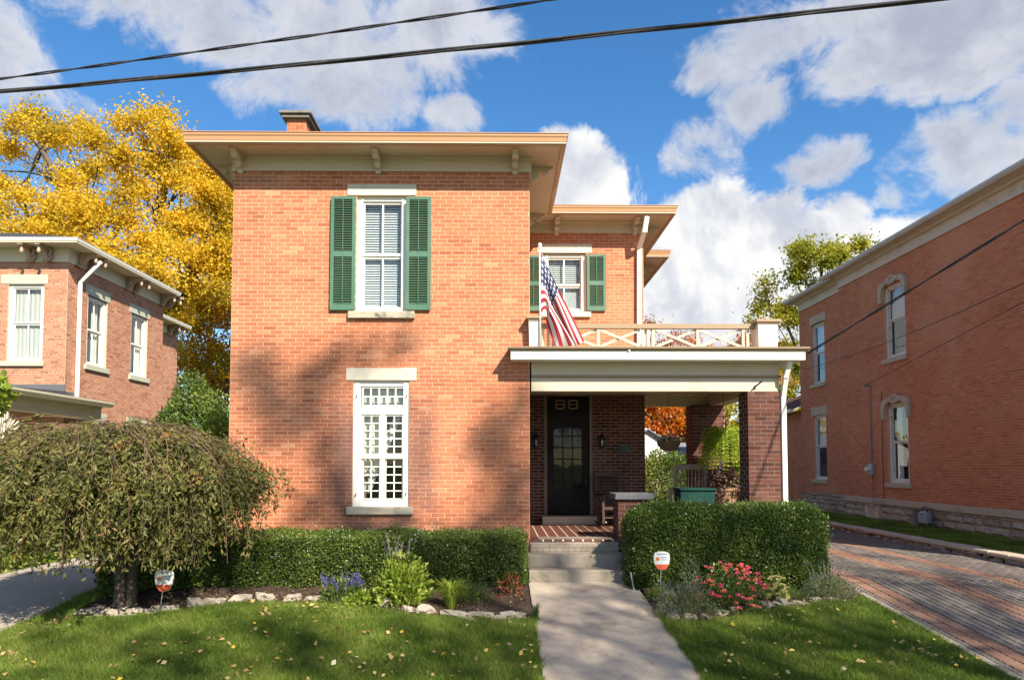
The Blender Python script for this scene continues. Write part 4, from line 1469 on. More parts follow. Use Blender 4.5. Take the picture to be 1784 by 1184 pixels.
# balustrade on the porch roof
zr0, zr1 = F(1130, 573)[1], F(1130, 565)[1]
def bal(x0, x1, y0, y1, kinds):
    d = Vector((x1 - x0, y1 - y0, 0))
    L_ = d.length
    d.normalize()
    nrm = Vector((-d.y, d.x, 0))
    P0 = Vector((x0, y0, 0))
    at = lambda t_, z: P0 + d * t_ + Vector((0, 0, z))
    rail = MB().bar(at(0, (zr0 + zr1) / 2), at(L_, (zr0 + zr1) / 2), .09, zr1 - zr0).build('balustrade_rail', MT['tanpaint'], house)
    MB().bar(at(0, ZC + .03), at(L_, ZC + .03), .06, .045).build('bottom_rail', MT['cream'], rail)
    for k in kinds:
        if k[0] == 'v':
            MB().bar(at(k[1], ZC + .04), at(k[1], zr0 + .002), .045, .045).build('baluster', MT['cream'], rail)
        else:
            for sg in (0, 1):
                a, b_ = at(k[1], ZC + .06 if sg else zr0 - .02), at(k[2], zr0 - .02 if sg else ZC + .06)
                o_ = nrm * (.012 if sg else -.012)
                MB().bar(a + o_, b_ + o_, .022, .042).build('cross_brace', MT['cream'], rail)
bx0, bx1 = F(940, 585, -.02)[0], F(1321, 585, -.02)[0]
U = lambda u: F(u, 585, -.02)[0] - bx0
bal(bx0, bx1, -.02, -.02, [('v', U(946)), ('v', U(955)), ('v', U(964)), ('x', U(969), U(1039)), ('v', U(1042)), ('x', U(1045), U(1115)), ('v', U(1120)), ('v', U(1129)), ('v', U(1138)),
                           ('x', U(1143), U(1212)), ('v', U(1215)), ('x', U(1218), U(1290)), ('v', U(1294)), ('v', U(1302))])
def post(u0, u1, vt, y0, dep=.32, lft=False):
    x0, x1 = F(u0, 580, y0)[0], F(u1, 580, y0)[0]
    zt = F((u0 + u1) / 2, vt + 8, y0)[1]
    b = MB()
    k = .012
    b.add([(x0, y0, ZC - .002), (x1, y0, ZC - .002), (x1, y0 + dep, ZC - .002), (x0, y0 + dep, ZC - .002), (x0 - k, y0 - k, zt), (x1 + k, y0 - k, zt), (x1 + k, y0 + dep + k, zt), (x0 - k, y0 + dep + k, zt)],
          [(0, 1, 5, 4), (1, 2, 6, 5), (2, 3, 7, 6), (3, 0, 4, 7), (4, 5, 6, 7), (0, 3, 2, 1)])
    pst = b.build('balustrade_post', MT['white'], house)
    MB().box(x0 - .05, x1 + .05, y0 - .05, y0 + dep + .05, zt, zt + .045).box(x0 - .025, x1 + .025, y0 - .025, y0 + dep + .025, zt - .035, zt + .001).build('post_cap', MT['tanpaint'], pst)
post(922.5, 940, 547, -.16, .15)
post(1322, 1354, 553, -.16)
bal(PX1 - .13, PX1 - .13, .2, WY + .1, [('v', .06), ('v', .14), ('x', .2, .9), ('v', .94), ('x', 1.0, 1.75), ('v', 1.8), ('v', 1.9), ('x', 2.0, 2.8)])
# downspouts
def downspout(pts, r_, m='white', parent=house):
    b = MB()
    for a, c in zip(pts[:-1], pts[1:]):
        b.bar(a, c, r_ * 2, r_ * 1.5, (0, 1, 0))
    for a in pts[1:-1]:
        b.obox(a, (1, 0, 0), (0, 1, 0), (0, 0, 1), r_ * 2.02, r_ * 1.6, r_ * 1.9)
    return b.build('downspout', MT[m], parent, bevel=.008)
q1, q2, q3 = aty(1127, 377, WY - .50), aty(1123, 402, WY - .42), aty(1113.5, 432, WY - .06)
downspout([q1, q2, q3, aty(1113.5, 600, WY - .06)], .05)
q1, q2, q3 = aty(1377, 628, -.22), aty(1369, 655, -.12), aty(1362, 690, .0)
g3 = aty(1362, 690, .0)
downspout([q1, q2, Vector((g3.x + .03, .02, g3.z)), Vector((g3.x + .03, .02, .05))], .042)
# small flag bracket on the beam
p = aty(1318, 672, -.02)
MB().bar((p.x - .05, -.03, p.z - .03), (p.x + .06, -.12, p.z + .07), .03, .02).bar((p.x - .06, -.02, p.z - .05), (p.x - .02, -.02, p.z + .01), .04, .015).build('pole_socket', MT['iron'], house)
MB().lathe([(.0, .0), (.02, .005), (.02, .03), (.0, .035)], aty(1096, 612, -.355), 8).build('junction_knob', MT['white'], house)

# --- front steps
ROOT = thing('front_steps', (.9, -.5, 0), 'three weathered concrete steps from the walk up to the porch', 'steps')
sx0, sx1 = F(921, 985, -.78)[0], F(1101, 985, -.78)[0]
MB().box(sx0, sx1, -.82, -.44, -.05, .19).build('step', MT['concrete'], ROOT, bevel=.012)
MB().box(sx0, sx1 - .03, -.44, -.06, -.05, .375).build('step', MT['concrete'], ROOT, bevel=.012)
MB().box(sx0 + .06, sx1 - .08, -.06, -.028, .0, PZ - .052).build('step', MT['concrete'], ROOT)
nb = 14
for i in range(nb):
    a = sx0 + .065 + i * (sx1 - sx0 - .15) / nb
    MB().box(a + .003, a + (sx1 - sx0 - .15) / nb - .003, -.068, -.058, .385, .445).build('riser_tile', MT['concrete'], ROOT)
    if i % 3 == 0:
        MB().box(a + .003, a + 3 * (sx1 - sx0 - .15) / nb - .003 if i < 12 else a + 2 * (sx1 - sx0 - .15) / nb - .003, -.067, -.058, .451, PZ - .056).build('riser_tile', MT['concrete'], ROOT)
mt_ = MB().box(F(938, 930, .1)[0], F(1066, 930, .1)[0], .06, .34, PZ + .001, PZ + .014).build('doormat', MT['mat'])
tag(mt_, 'long worn grey doormat at the front edge of the porch floor', 'doormat')
# ------------------------------------------------------------------ left neighbour
LX, LY = -11.5, 6.55
LYE = 11.6
lh = thing('brick_house', (LX - 3, LY + 3, 0), 'brown brick house with ornate bracketed eaves behind the weeping tree', 'house')
lz_ = lambda v: aty(60, v, LY).z
LZB = aty(100, 456.5, LY).z
LZE = aty(130, 413, LY - .6).z
def lrect(u0, u1, v0, v1):
    return aty(u0, (v0 + v1) / 2, LY).x, aty(u1, (v0 + v1) / 2, LY).x, aty((u0 + u1) / 2, v1, LY).z, aty((u0 + u1) / 2, v0, LY).z
fwn = lrect(13, 75, 495, 629)
X0 = LX - 5.5
brick_wall(lh, (X0, LY, 0), (1, 0, 0), (0, -1, 0), LX - X0, 0, LZB, [(fwn[0] - X0, fwn[1] - X0, fwn[2], fwn[3])], 'brick_left', 'mortar_left',
           indiv=lambda p: (p - CAM).length + (0 if p.x > -13.6 and p.z > 3.4 else 9), seed=21)
def srect(u0, u1, v0, v1):      # on the side wall x = LX
    a, b = atx(u0, (v0 + v1) / 2, LX), atx(u1, (v0 + v1) / 2, LX)
    return a.y, b.y
sw = []
for (u0, u1, vt, vb) in ((151.5, 186, 508, 641), (227.5, 256, 545, 663)):
    y0, y1 = srect(u0, u1, vt, vb)
    um = (u0 + u1) / 2
    z0, z1 = atx(u1, vb - 1, LX).z, atx(u1, vt + 14, LX).z
    sw.append((y0, y1, z0, z1))
zc0, zc1 = sum(q[2] for q in sw) / 2, sum(q[3] for q in sw) / 2
sw = [(a, b, zc0, zc1) for a, b, _, _ in sw]
low = [(a, b, zc0 - 3.5, zc1 - 3.55) for a, b, _, _ in sw]
brick_wall(lh, (LX + .002, LY + .004, 0), (0, 1, 0), (1, 0, 0), LYE - LY - .004, 0, LZB, [(a - LY - .004, b - LY - .004, c, d) for a, b, c, d in sw + low], 'brick_left', 'mortar_left', seed=22)
brick_wall(lh, (-13.6, LYE, 0), (0, 1, 0), (1, 0, 0), 5.4, 0, LZB - .05, [], 'brick_left', 'mortar_left', seed=23)
MB().box(X0, LX - .24, LYE - .25, LYE, 0, LZB).box(X0, -13.85, 16.75, 17, 0, LZB - .05).box(X0, X0 + .24, LY + .24, LYE - .25, 0, LZB).build('rear_wall', MT['brick_left'], lh)
LO = [(X0, LY), (LX, LY), (LX, LYE)]
LSF = LZE - .10
def eaves(path, zb, zs, ze, ov, m1, m2, root):
    MB().sweep(path, [(-.1, zb), (.03, zb), (.03, zb + .05), (.022, zb + .055), (.022, zs - .04), (.045, zs - .02), (.045, zs + .004), (-.1, zs + .004)]).build('frieze', MT[m1], root)
    MB().sweep(path, [(-.1, zs + .008), (ov - .03, zs - .02), (ov - .03, zs), (-.1, zs + .03)]).build('soffit', MT[m1], root)
    MB().sweep(path, [(ov - .1, zs - .022), (ov - .05, zs - .022), (ov - .035, zs + .01), (ov - .015, zs + .025), (ov, ze - .02), (ov + .01, ze), (ov - .1, ze)]).build('gutter', MT[m2], root)
eaves(LO, LZB, LSF, LZE, .6, 'cream_left', 'white', lh)
eaves([(-13.6, LYE + .1), (-13.6, 17)], LZB - .05, LSF - .05, LZE - .05, .6, 'cream_left', 'white', lh)
hip(X0 - .6, LX + .58, LY - .58, LYE + .6, LZE + .01, 1.0, 2.6).build('roof', MT['roof'], lh)
hip(X0, -13.02, LYE + .2, 17.5, LZE - .04, .8, 2.2).build('wing_roof', MT['roof'], lh)
# ornate twin brackets with drops
def twin(Mx, a, zt):
    b = mbm(Mx @ Matrix.Translation((a, 0, zt)) @ Matrix.Scale(1.3, 4))
    a, zt = 0.0, 0.0
    for k in (-.17, .17):
        for (q, zz, rr) in ((.30, -.10, .075), (.13, -.20, .06)):
            pts = [(a + k + rr * math.cos(t) * .9, -q * .2 - .06, zt + zz + rr * math.sin(t)) for t in np.linspace(-2.2, 3.6, 12)]
            b.tube(pts, .026, 6)
        b.tube([(a + k + .05, -.08, zt - .05), (a + k + .02, -.10, zt - .18), (a + k - .05, -.07, zt - .30), (a + k - .12, -.06, zt - .27)], .03, 6)
        b.box(a + k - .06, a + k + .04, -.42, -.03, zt - .05, zt - .003)
        b.lathe([(.0, zt - .22), (.03, zt - .19), (.035, zt - .14), (.015, zt - .10), (.04, zt - .05)], (a + k - .01, -.36, 0), 8)
        pr = [(.03, -.05), (.40, -.05), (.34, -.11), (.22, -.12), (.16, -.19), (.10, -.28), (.03, -.30)]
        V0 = [(a + k - .045, -p, zt + q) for p, q in pr]
        V1 = [(a + k + .02, -p, zt + q) for p, q in pr]
        n_ = len(pr)
        b.add(V0 + V1, [tuple(range(n_)), tuple(range(n_, 2 * n_))[::-1]] + [(i, i + n_, (i + 1) % n_ + n_, (i + 1) % n_) for i in range(n_)])
    return b.build('bracket', MT['bracket_left'], lh)
twin(frame_m('front', 0, LY), aty(75, 440, LY).x, LSF)
twin(frame_m('front', 0, LY), aty(-40, 440, LY).x, LSF)
for u in (146, 228, 287):
    twin(frame_m('right', LX, 0), atx(u, 470, LX).y, LSF)
twin(frame_m('right', -13.6, 0), 16.4, LSF - .05)
lr = lrect(2, 84, 478, 495); sr = lrect(0, 77, 629, 638)
sash_window(lh, frame_m('front', fwn[0], LY), fwn[1] - fwn[0], fwn[2], fwn[3], aty(44, 562, LY).z, blind='shade',
            lintel=(lr[0] - fwn[0], lr[1] - fwn[0], lr[2], lr[3]), sill=(sr[0] - fwn[0], sr[1] - fwn[0], sr[2], sr[3]), lm='lintel_left', sm='lintel_left')
for (a, b_, z0, z1) in sw + low:
    sash_window(lh, frame_m('right', LX, a), b_ - a, z0, z1, (z0 + z1) / 2 + .02, blind='curtains' if z0 > 3 else 'shade', lintel=(-.12, b_ - a + .12, z1, z1 + .28), sill=(-.1, b_ - a + .1, z0 - .15, z0), lm='lintel_left', sm='lintel_left', rec=.06)
g = atx(137, 500, LX)
q1, q2 = atx(177, 456, LX + .55), atx(140, 492, LX + .07)
downspout([q1, q2, Vector((LX + .07, q2.y, 3.35))], .045, 'white', lh)
# porch of the left house
PXR, PY0, PY1 = -10.4, 3.1, 7.15
pz = atx(120, 691, PXR).z
PP = [(X0, PY0 + .35), (PXR - .35, PY0 + .35), (PXR - .35, PY1 - .2)]
MB().sweep(PP, [(-.2, pz - .42), (.0, pz - .42), (.0, pz - .14), (.03, pz - .12), (.03, pz - .08), (-.2, pz - .08)]).build('porch_frieze', MT['cream_left'], lh)
MB().sweep(PP, [(-.2, pz - .075), (.30, pz - .10), (.35, pz - .02), (.36, pz + .03), (.30, pz + .035), (-.2, pz + .03)]).build('porch_eave', MT['cream_left'], lh)
b = MB()
b.add([(X0, PY0, pz + .036), (PXR, PY0, pz + .036), (PXR, PY1, pz + .036), (LX, PY1, pz + .12), (LX, LY - .01, pz + .30), (X0, LY - .01, pz + .30), (LX + .01, LY - .01, pz + .30)], [(0, 1, 6, 5), (1, 2, 3, 6)])
b.build('porch_roof', MT['roof'], lh)
MB().box(X0, LX + .03, LY - .03, LY, pz + .25, pz + .48).box(LX, LX + .03, LY - .03, PY1 - .1, pz + .10, pz + .30).build('flashing', MT['slate'], lh)
for i in range(38):
    y = PY0 + .4 + i * .09
    if y < PY1 - .3:
        MB().box(PXR - .36, PXR - .32, y, y + .045, pz - .18, pz - .13).build('dentil', MT['cream_left'], lh)
for (x_, y_) in ((PXR - .45, PY0 + .45), (PXR - .45, PY1 - .5), (-13.2, PY0 + .45), (-15.6, PY0 + .45)):
    MB().lathe([(.10, 0), (.10, .3), (.07, .35), (.065, pz - .7), (.09, pz - .6), (.09, pz - .42)], (x_, y_, 0), 12).build('porch_post', MT['cream_left'], lh, smooth=True)
    b = MB()
    for k in range(6):
        a = R(8 + 14 * k)
        b.bar((x_ + .05, y_, pz - .95), (x_ + .05 - .0, y_ + .48 * math.cos(a) * (1 if y_ < 5 else -1), pz - .95 + .5 * math.sin(a)), .02, .03)
        b.bar((x_, y_ - .03, pz - .95), (x_ - .5 * math.cos(a), y_ - .03, pz - .95 + .5 * math.sin(a)), .02, .03)
    b.build('fan_bracket', MT['cream_left'], lh)
MB().box(X0, PXR - .3, PY0 + .3, LY - .01, 0, .5).box(LX + .01, PXR - .3, LY - .01, PY1 - .25, 0, .5).build('porch_base', MT['stone'], lh)

# ------------------------------------------------------------------ right neighbour
RX = 11.4
rh = thing('brick_house', (RX + 3, 6, 0), 'long red brick side of the house right of the paver driveway', 'house')
RZ0 = .80                    # top of stone base
RY0, RY1, RY2, RY3 = -2.0, atx(1464, 600, RX).y, atx(1393, 600, RX + .12).y, 20.0
RZB = atx(1700, 379.5, RX).z
RZB = .5 * (RZB + atx(1784, 336, RX).z)
def wr(u0, u1, vt, vb, x=RX):
    a, b = atx(u1, (vt + vb) / 2, x), atx(u0, (vt + vb) / 2, x)
    return a.y, b.y, atx((u0 + u1) / 2, vb, x).z, atx((u0 + u1) / 2, vt, x).z
R2X = RX + .12
wA = wr(1541, 1576, 492, 622)      # near upper
wB = wr(1549, 1584, 700, 841)      # near lower
wC = wr(1414.5, 1436, 562, 668, R2X)
wD = wr(1420, 1441, 722, 835, R2X)
# the two near windows stack
ya = (wA[0] + wB[0]) / 2; yb = (wA[1] + wB[1]) / 2 + .06
wA = (ya, yb, wA[2], wA[3]); wB = (ya, yb, wB[2], wB[3])
yc = (wC[0] + wD[0]) / 2; yd = (wC[1] + wD[1]) / 2 + .06
wC = (yc, yd, wC[2], wC[3]); wD = (yc, yd, wD[2], wD[3])
brick_wall(rh, (RX, RY1, 0), (0, -1, 0), (-1, 0, 0), RY1 - RY0, RZ0, RZB, [(RY1 - b, RY1 - a, c, d) for a, b, c, d in (wA, wB)], 'brick_right', 'mortar_right',
           indiv=lambda p: (p - CAM).length + (0 if p.y > 3.5 and p.z < 3.2 else 9), seed=31, header=0)
brick_wall(rh, (R2X, RY2, 0), (0, -1, 0), (-1, 0, 0), RY2 - RY1 - .001, RZ0, RZB - .06, [(RY2 - b, RY2 - a, c, d) for a, b, c, d in (wC, wD)], 'brick_right', 'mortar_right', seed=32, header=0)
brick_wall(rh, (RX + .2, RY3, 0), (0, -1, 0), (-1, 0, 0), RY3 - RY2 - .001, .3, 3.9, [], 'brick_right', 'mortar_right', seed=33, header=0)
brick_wall(rh, (RX + .004, RY0 - .002, 0), (1, 0, 0), (0, -1, 0), 7, 0, RZB, [], 'brick_right', 'mortar_right', seed=34, header=0)
MB().box(R2X + .24, 18.2, RY2 - .24, RY2, 0, RZB - .06).box(18.16, 18.4, RY0 + .24, RY2 - .24, 0, RZB).build('rear_wall', MT['brick_right'], rh)
RO = [(18.4, RY1), (RX, RY1), (RX, RY0), (18.4, RY0)]
RO = RO
def eaves2(path, zb, root, ov=.45):
    MB().sweep(path, [(-.1, zb), (.05, zb), (.05, zb + .04), (.03, zb + .05), (.03, zb + .25), (.05, zb + .265), (.05, zb + .29), (-.1, zb + .29)]).build('frieze', MT['frieze_right'], root)
    MB().sweep(path, [(-.1, zb + .295), (.10, zb + .295), (.16, zb + .345), (.30, zb + .38), (ov - .08, zb + .395), (ov - .08, zb + .43), (-.1, zb + .43)]).build('cornice', MT['frieze_right'], root)
    MB().sweep(path, [(ov - .12, zb + .38), (ov - .05, zb + .38), (ov, zb + .44), (ov, zb + .50), (ov - .12, zb + .50)]).build('gutter', MT['gutter_right'], root)
eaves2(RO, RZB, rh)
eaves2([(18.4, RY2), (R2X, RY2), (R2X, RY1 + .01)], RZB - .06, rh)
hip(RX - .43, 18.8, RY0 - .43, RY1 + .43, RZB + .51, 1.2, 3.2).build('roof', MT['roof'], rh)
hip(R2X - .43, 18.6, RY1 - .5, RY2 + .43, RZB + .45, .9, 1.5).build('wing_roof', MT['roof'], rh)
MB().box(RX + .2, RX + .9, 7.3, 7.9, RZB + .5, RZB + .8).build('roof_vent', MT['gutter_right'], rh)
b = MB()
b.add([(RX - .2, RY2 - .01, 3.92), (RX - .2, RY3 + .3, 3.92), (15, RY3 + .3, 5.4), (15, RY2 - .01, 5.4), (RX - .2, RY2 - .01, 3.82), (RX - .2, RY3 + .3, 3.82)], [(0, 1, 2, 3), (0, 4, 5, 1)])
b.build('wing_roof', MT['roof_red'], rh)
MB().box(RX - .3, RX - .2, RY2 + .02, RY3 + .3, 3.80, 3.93).build('gutter', MT['white'], rh)
RM = lambda y: frame_m('left', RX, y)
def hood(Mx, w_, zt, part):
    """carved segmental stone hood with dropped ends"""
    b = mbm(Mx)
    top = [(-.14, -.45), (-.16, -.22), (-.14, .0), (-.09, .10), (.10, .17), (w_ / 2 - .13, .21), (w_ / 2 - .10, .27), (w_ / 2 + .10, .27), (w_ / 2 + .13, .21), (w_ - .10, .17), (w_ + .09, .10), (w_ + .14, .0), (w_ + .16, -.22), (w_ + .14, -.45)]
    bot = [(w_ + .03, -.45), (w_ + .04, -.28), (w_ + .0, -.10), (w_ - .05, -.02), (w_ * .75, .06), (w_ / 2 + .1, .02), (w_ / 2, .0), (w_ / 2 - .1, .02), (w_ * .25, .06), (.05, -.02), (.0, -.10), (-.04, -.28), (-.03, -.45)]
    poly = [(p, zt + q) for p, q in top + bot]
    n_ = len(poly)
    b.add([(p, -.09, q) for p, q in poly] + [(p, .02, q) for p, q in poly], [(i, i + n_, (i + 1) % n_ + n_, (i + 1) % n_) for i in range(n_)])
    # front cap as strips between outer and inner rim
    m_ = len(top)
    ib = bot[::-1]
    V = [(p, -.09, zt + q) for p, q in top] + [(p, -.09, zt + q) for p, q in ib]
    fs = []
    for i in range(m_ - 1):
        j0, j1 = min(i, len(ib) - 1), min(i + 1, len(ib) - 1)
        fs.append((i, i + 1, m_ + j1, m_ + j0) if j1 != j0 else (i, i + 1, m_ + j0))
    b.add(V, fs)
    for (sa, sg) in ((.12, 1), (w_ - .12, -1)):      # raised scroll carving
        b.tube([(sa + sg * .05 * math.cos(t) * (1 - t / 9) + sg * .05 * t / 2, -.095, zt + .10 + .04 * math.sin(t)) for t in np.linspace(0, 6, 14)], .012, 5)
    b.tube([(w_ / 2 - .05, -.095, zt + .10), (w_ / 2 - .07, -.10, zt + .16), (w_ / 2, -.10, zt + .23), (w_ / 2 + .07, -.10, zt + .16), (w_ / 2 + .05, -.095, zt + .10)], .015, 5)
    return b.build('stone_hood', MT['rstone'], part)
for (a, b_, z0, z1), bl in ((wA, 'half'), (wB, 'curtains')):
    p = sash_window(rh, RM(b_), b_ - a, z0, z1, (z0 + z1) / 2 + (.05 if bl == 'half' else .02), fm='oldwhite', blind=bl, sill=(-.09, b_ - a + .09, z0 - .14, z0), sm='rstone', fr=.09, muntin=False, rec=.07)
    hood(RM(b_), b_ - a, z1 - .02, p)
for (a, b_, z0, z1) in (wC, wD):
    sash_window(rh, frame_m('left', R2X, b_), b_ - a, z0, z1, (z0 + z1) / 2 + .03, fm='oldwhite', blind='half', lintel=(-.12, b_ - a + .12, z1, z1 + .30), sill=(-.09, b_ - a + .09, z0 - .13, z0), lm='rstone', sm='rstone', fr=.08, muntin=False, rec=.07)
# stone base: dressed belt course over rough stones
core = MB().box(RX + .03, RX + .3, RY0, RY1, -.2, RZ0 - .001).box(R2X + .03, R2X + .3, RY1, RY2, -.2, RZ0 - .001).build('foundation', MT['mortar_left'], rh)
y = RY0
while y < RY1 - .1:
    ln = min(random.uniform(.9, 1.5), RY1 - y)
    MB().box(RX - .05, RX + .03, y + .005, y + ln - .005, RZ0 - .18, RZ0 - .002).build('belt_stone', MT['rstone'], core, bevel=.01)
    y += ln
rr = random.Random(5)
for (x_, y0_, y1_, top) in ((RX, RY0, RY1, RZ0 - .19), (R2X, RY1 + .05, RY2, RZ0 - .005)):
    z = -.02
    while z < top - .03:
        h = min(rr.uniform(.13, .24), top - z)
        if top - z - h < .05:
            h = top - z
        y = y0_
        while y < y1_ - .05:
            ln = min(rr.uniform(.22, .7), y1_ - y)
            if not ((6.9 < y + ln / 2 < 7.3 or 9.1 < y + ln / 2 < 9.7) and z + h > .12 and x_ == RX and z < .45):
                mb = MB()
                e = .006
                j = lambda s: rr.uniform(-s, s)
                fx = x_ - rr.uniform(.0, .06)
                V = [(x_ + .05, y + e, z + e), (x_ + .05, y + ln - e, z + e), (x_ + .05, y + ln - e, z + h - e), (x_ + .05, y + e, z + h - e),
                     (x_ + .0, y + e + .012, z + e + .01), (x_, y + ln - e - .012, z + e + .01), (x_, y + ln - e - .012, z + h - e - .01), (x_, y + e + .012, z + h - e - .01),
                     (fx - .02, y + ln * .3 + j(.05), z + h * .3), (fx - .02, y + ln * .7 + j(.05), z + h * .35), (fx - .015, y + ln * .66 + j(.05), z + h * .72), (fx - .015, y + ln * .33 + j(.05), z + h * .68)]
                mb.add(V, [(0, 1, 5, 4), (1, 2, 6, 5), (2, 3, 7, 6), (3, 0, 4, 7), (4, 5, 9, 8), (5, 6, 10, 9), (6, 7, 11, 10), (7, 4, 8, 11), (8, 9, 10, 11)])
                mb.build('stone', MT['fstone'], core)
            y += ln
        z += h
# basement windows, meters and conduit
for yy in (9.4, 7.1):
    b = MB()
    b.box(RX - .01, RX + .05, yy - .30, yy - .25, .12, .55).box(RX - .01, RX + .05, yy + .25, yy + .30, .12, .55).box(RX - .012, RX + .05, yy - .3, yy + .3, .55, .6).box(RX - .012, RX + .05, yy - .3, yy + .3, .08, .12)
    w0 = b.build('basement_window', MT['oldwhite'] if yy > 8 else MT['fence'], rh)
    MB().box(RX + .04, RX + .05, yy - .25, yy + .25, .12, .55).build('pane', MT['iron'], w0)
em = atx(1517, 817, RX - .06)
ey, ez = em.y, em.z
o = thing('electric_meter', (RX - .05, ey, ez), 'round grey electric meter on the red brick side wall', 'meter')
MB().box(RX - .10, RX - .006, ey - .13, ey + .13, ez - .17, ez + .17).build('meter_box', MT['meter'], o, bevel=.012)
mb = MB()
mb.M = Matrix.Translation((RX - .10, ey + .02, ez)) @ Matrix.Rotation(R(-90), 4, 'Y')
mb.lathe([(.085, 0), (.085, .03), (.075, .035), (.075, .10), (.05, .12)], (0, 0, 0), 16)
mb.build('meter_dome', MT['sign_white'], o, smooth=False)
wh = atx(1510, 674, RX - .08)
MB().tube([(RX - .05, ey, ez + .17), (RX - .05, ey, wh.z)], .022, 8).tube([(RX - .05, ey, wh.z), (RX - .10, ey, wh.z + .09), (RX - .2, ey + .05, wh.z + .02)], [.022, .04, .035], 8).build('conduit', MT['pipe'], o)
MB().tube([(RX - .04, ey, ez - .17), (RX - .04, ey, .75), (RX - .06, ey - .15, .70), (RX - .04, ey - .3, .68)], .015, 6).build('ground_wire', MT['pipe'], o)
o = tag(MB().tube([(RX - .03, ey - .62, 4.0), (RX - .03, ey - .6, 2.5), (RX - .03, ey - .62, .8), (RX - .06, ey - .62, .62), (RX - .06, ey - .70, .55)], .009, 5).build('telephone_cable', MT['wire']), 'thin dark cable running down the red brick wall beside the meter', 'cable')
gm = atx(1611, 902, RX - .25)
o = thing('gas_meter', (RX - .25, gm.y, gm.z - .2), 'grey gas meter with bent pipes against the stone foundation', 'gas meter')
gy, gz_ = gm.y, gm.z
MB().box(RX - .34, RX - .14, gy - .17, gy + .17, gz_ - .13, gz_ + .12).lathe([(.15, gz_ + .12), (.12, gz_ + .17), (.05, gz_ + .19)], (RX - .24, gy, 0), 12).build('meter_body', MT['meter'], o, bevel=.02)
MB().tube([(RX - .24, gy - .10, gz_ + .15), (RX - .24, gy - .10, gz_ + .26), (RX - .24, gy - .32, gz_ + .26), (RX - .24, gy - .34, gz_ - .2), (RX - .1, gy - .34, gz_ - .2)], .022, 8).tube([(RX - .24, gy + .10, gz_ + .15), (RX - .24, gy + .10, gz_ + .27), (RX - .24, gy - .02, gz_ + .30), (RX - .24, gy - .10, gz_ + .26)], .02, 8).tube([(RX - .24, gy + .1, gz_ - .13), (RX - .24, gy + .1, .1)], .02, 8).build('pipe', MT['rusty'], o)
MB().lathe([(.06, -.02), (.06, .02)], (RX - .24, gy - .34, gz_ - .02), 10).build('regulator', MT['rusty'], o)
MB().box(RX - .42, RX - .08, gy + .24, gy + .28, .08, gz_ + .16).box(RX - .42, RX - .38, gy - .2, gy + .24, .08, .14).build('guard_frame', MT['fence'], o)

# ------------------------------------------------------------------ far garage and fence
gr = thing('garage', (6.5, 24, 0), 'small white garage with grey roof seen through the porch', 'garage')
gyy = 18.0
gx0, gx1 = aty(1090, 760, gyy).x, aty(1172, 760, gyy).x
gt = aty(1130, 748, gyy).z
ge = aty(1172, 776, gyy).z
gxm = aty(1128, 750, gyy).x
b = MB()
b.prism([(2 * gxm - gx1, 0), (gx1, 0), (gx1, ge), (gxm, gt), (2 * gxm - gx1, ge)], 'y', gyy, gyy + 6)
gwall = b.build('wall', MT['siding'], gr)
z = .1
while z < gt:
    hw = (gx1 - gxm) * min(1, max(0, (gt - z) / (gt - ge)))
    if hw > .1:
        MB().box(gxm - hw, gxm + hw, gyy - .012, gyy + .002, z, z + .13).build('siding_board', MT['siding'], gwall)
    z += .15
b = MB()
k = (gt - ge) / (gx1 - gxm)
for sg in (-1, 1):
    b.add([(gxm, gyy - .2, gt + .05), (gxm + sg * (gx1 - gxm + .3), gyy - .2, ge - .3 * k + .05), (gxm + sg * (gx1 - gxm + .3), gyy + 6.2, ge - .3 * k + .05), (gxm, gyy + 6.2, gt + .05),
           (gxm, gyy - .2, gt - .02), (gxm + sg * (gx1 - gxm + .3), gyy - .2, ge - .3 * k - .02), (gxm + sg * (gx1 - gxm + .3), gyy + 6.2, ge - .3 * k - .02), (gxm, gyy + 6.2, gt - .02)],
          [(0, 1, 2, 3), (4, 7, 6, 5), (0, 4, 5, 1), (1, 5, 6, 2), (2, 6, 7, 3)])
b.build('roof', MT['roof_grey'], gr)
g2 = thing('shed', (9.4, 21, 0), 'low grey-roofed shed behind the garden hedge', 'shed')
sx_, sx2 = aty(1162, 780, 19).x, aty(1225, 780, 19).x
zt_ = aty(1180, 768, 19).z
b = MB(); b.box(sx_ + .2, sx2, 19.2, 22, 0, zt_ - .9); b.build('wall', MT['siding'], g2)
b = MB(); b.add([(sx_, 19, zt_ - .95), (sx2 + .2, 19, zt_ - .95), (sx2 + .2, 21, zt_), (sx_, 21, zt_), (sx2 + .2, 22.4, zt_ - .6), (sx_, 22.4, zt_ - .6)], [(0, 1, 2, 3), (3, 2, 4, 5), (0, 3, 5)])
b.build('roof', MT['roof_grey'], g2)
fn = thing('board_fence', (7.2, 13, 0), 'weathered grey board fence behind the potted fern', 'fence')
x_ = 5.0
while x_ < 8.6:
    MB().box(x_ + .005, x_ + .135, 13, 13.02, 0, 1.75 + .02 * math.sin(9 * x_)).build('board', MT['fence'], fn)
    x_ += .14
MB().box(5, 8.6, 13.02, 13.06, .4, .5).box(5, 8.6, 13.02, 13.06, 1.3, 1.4).build('fence_rail', MT['fence'], fn)

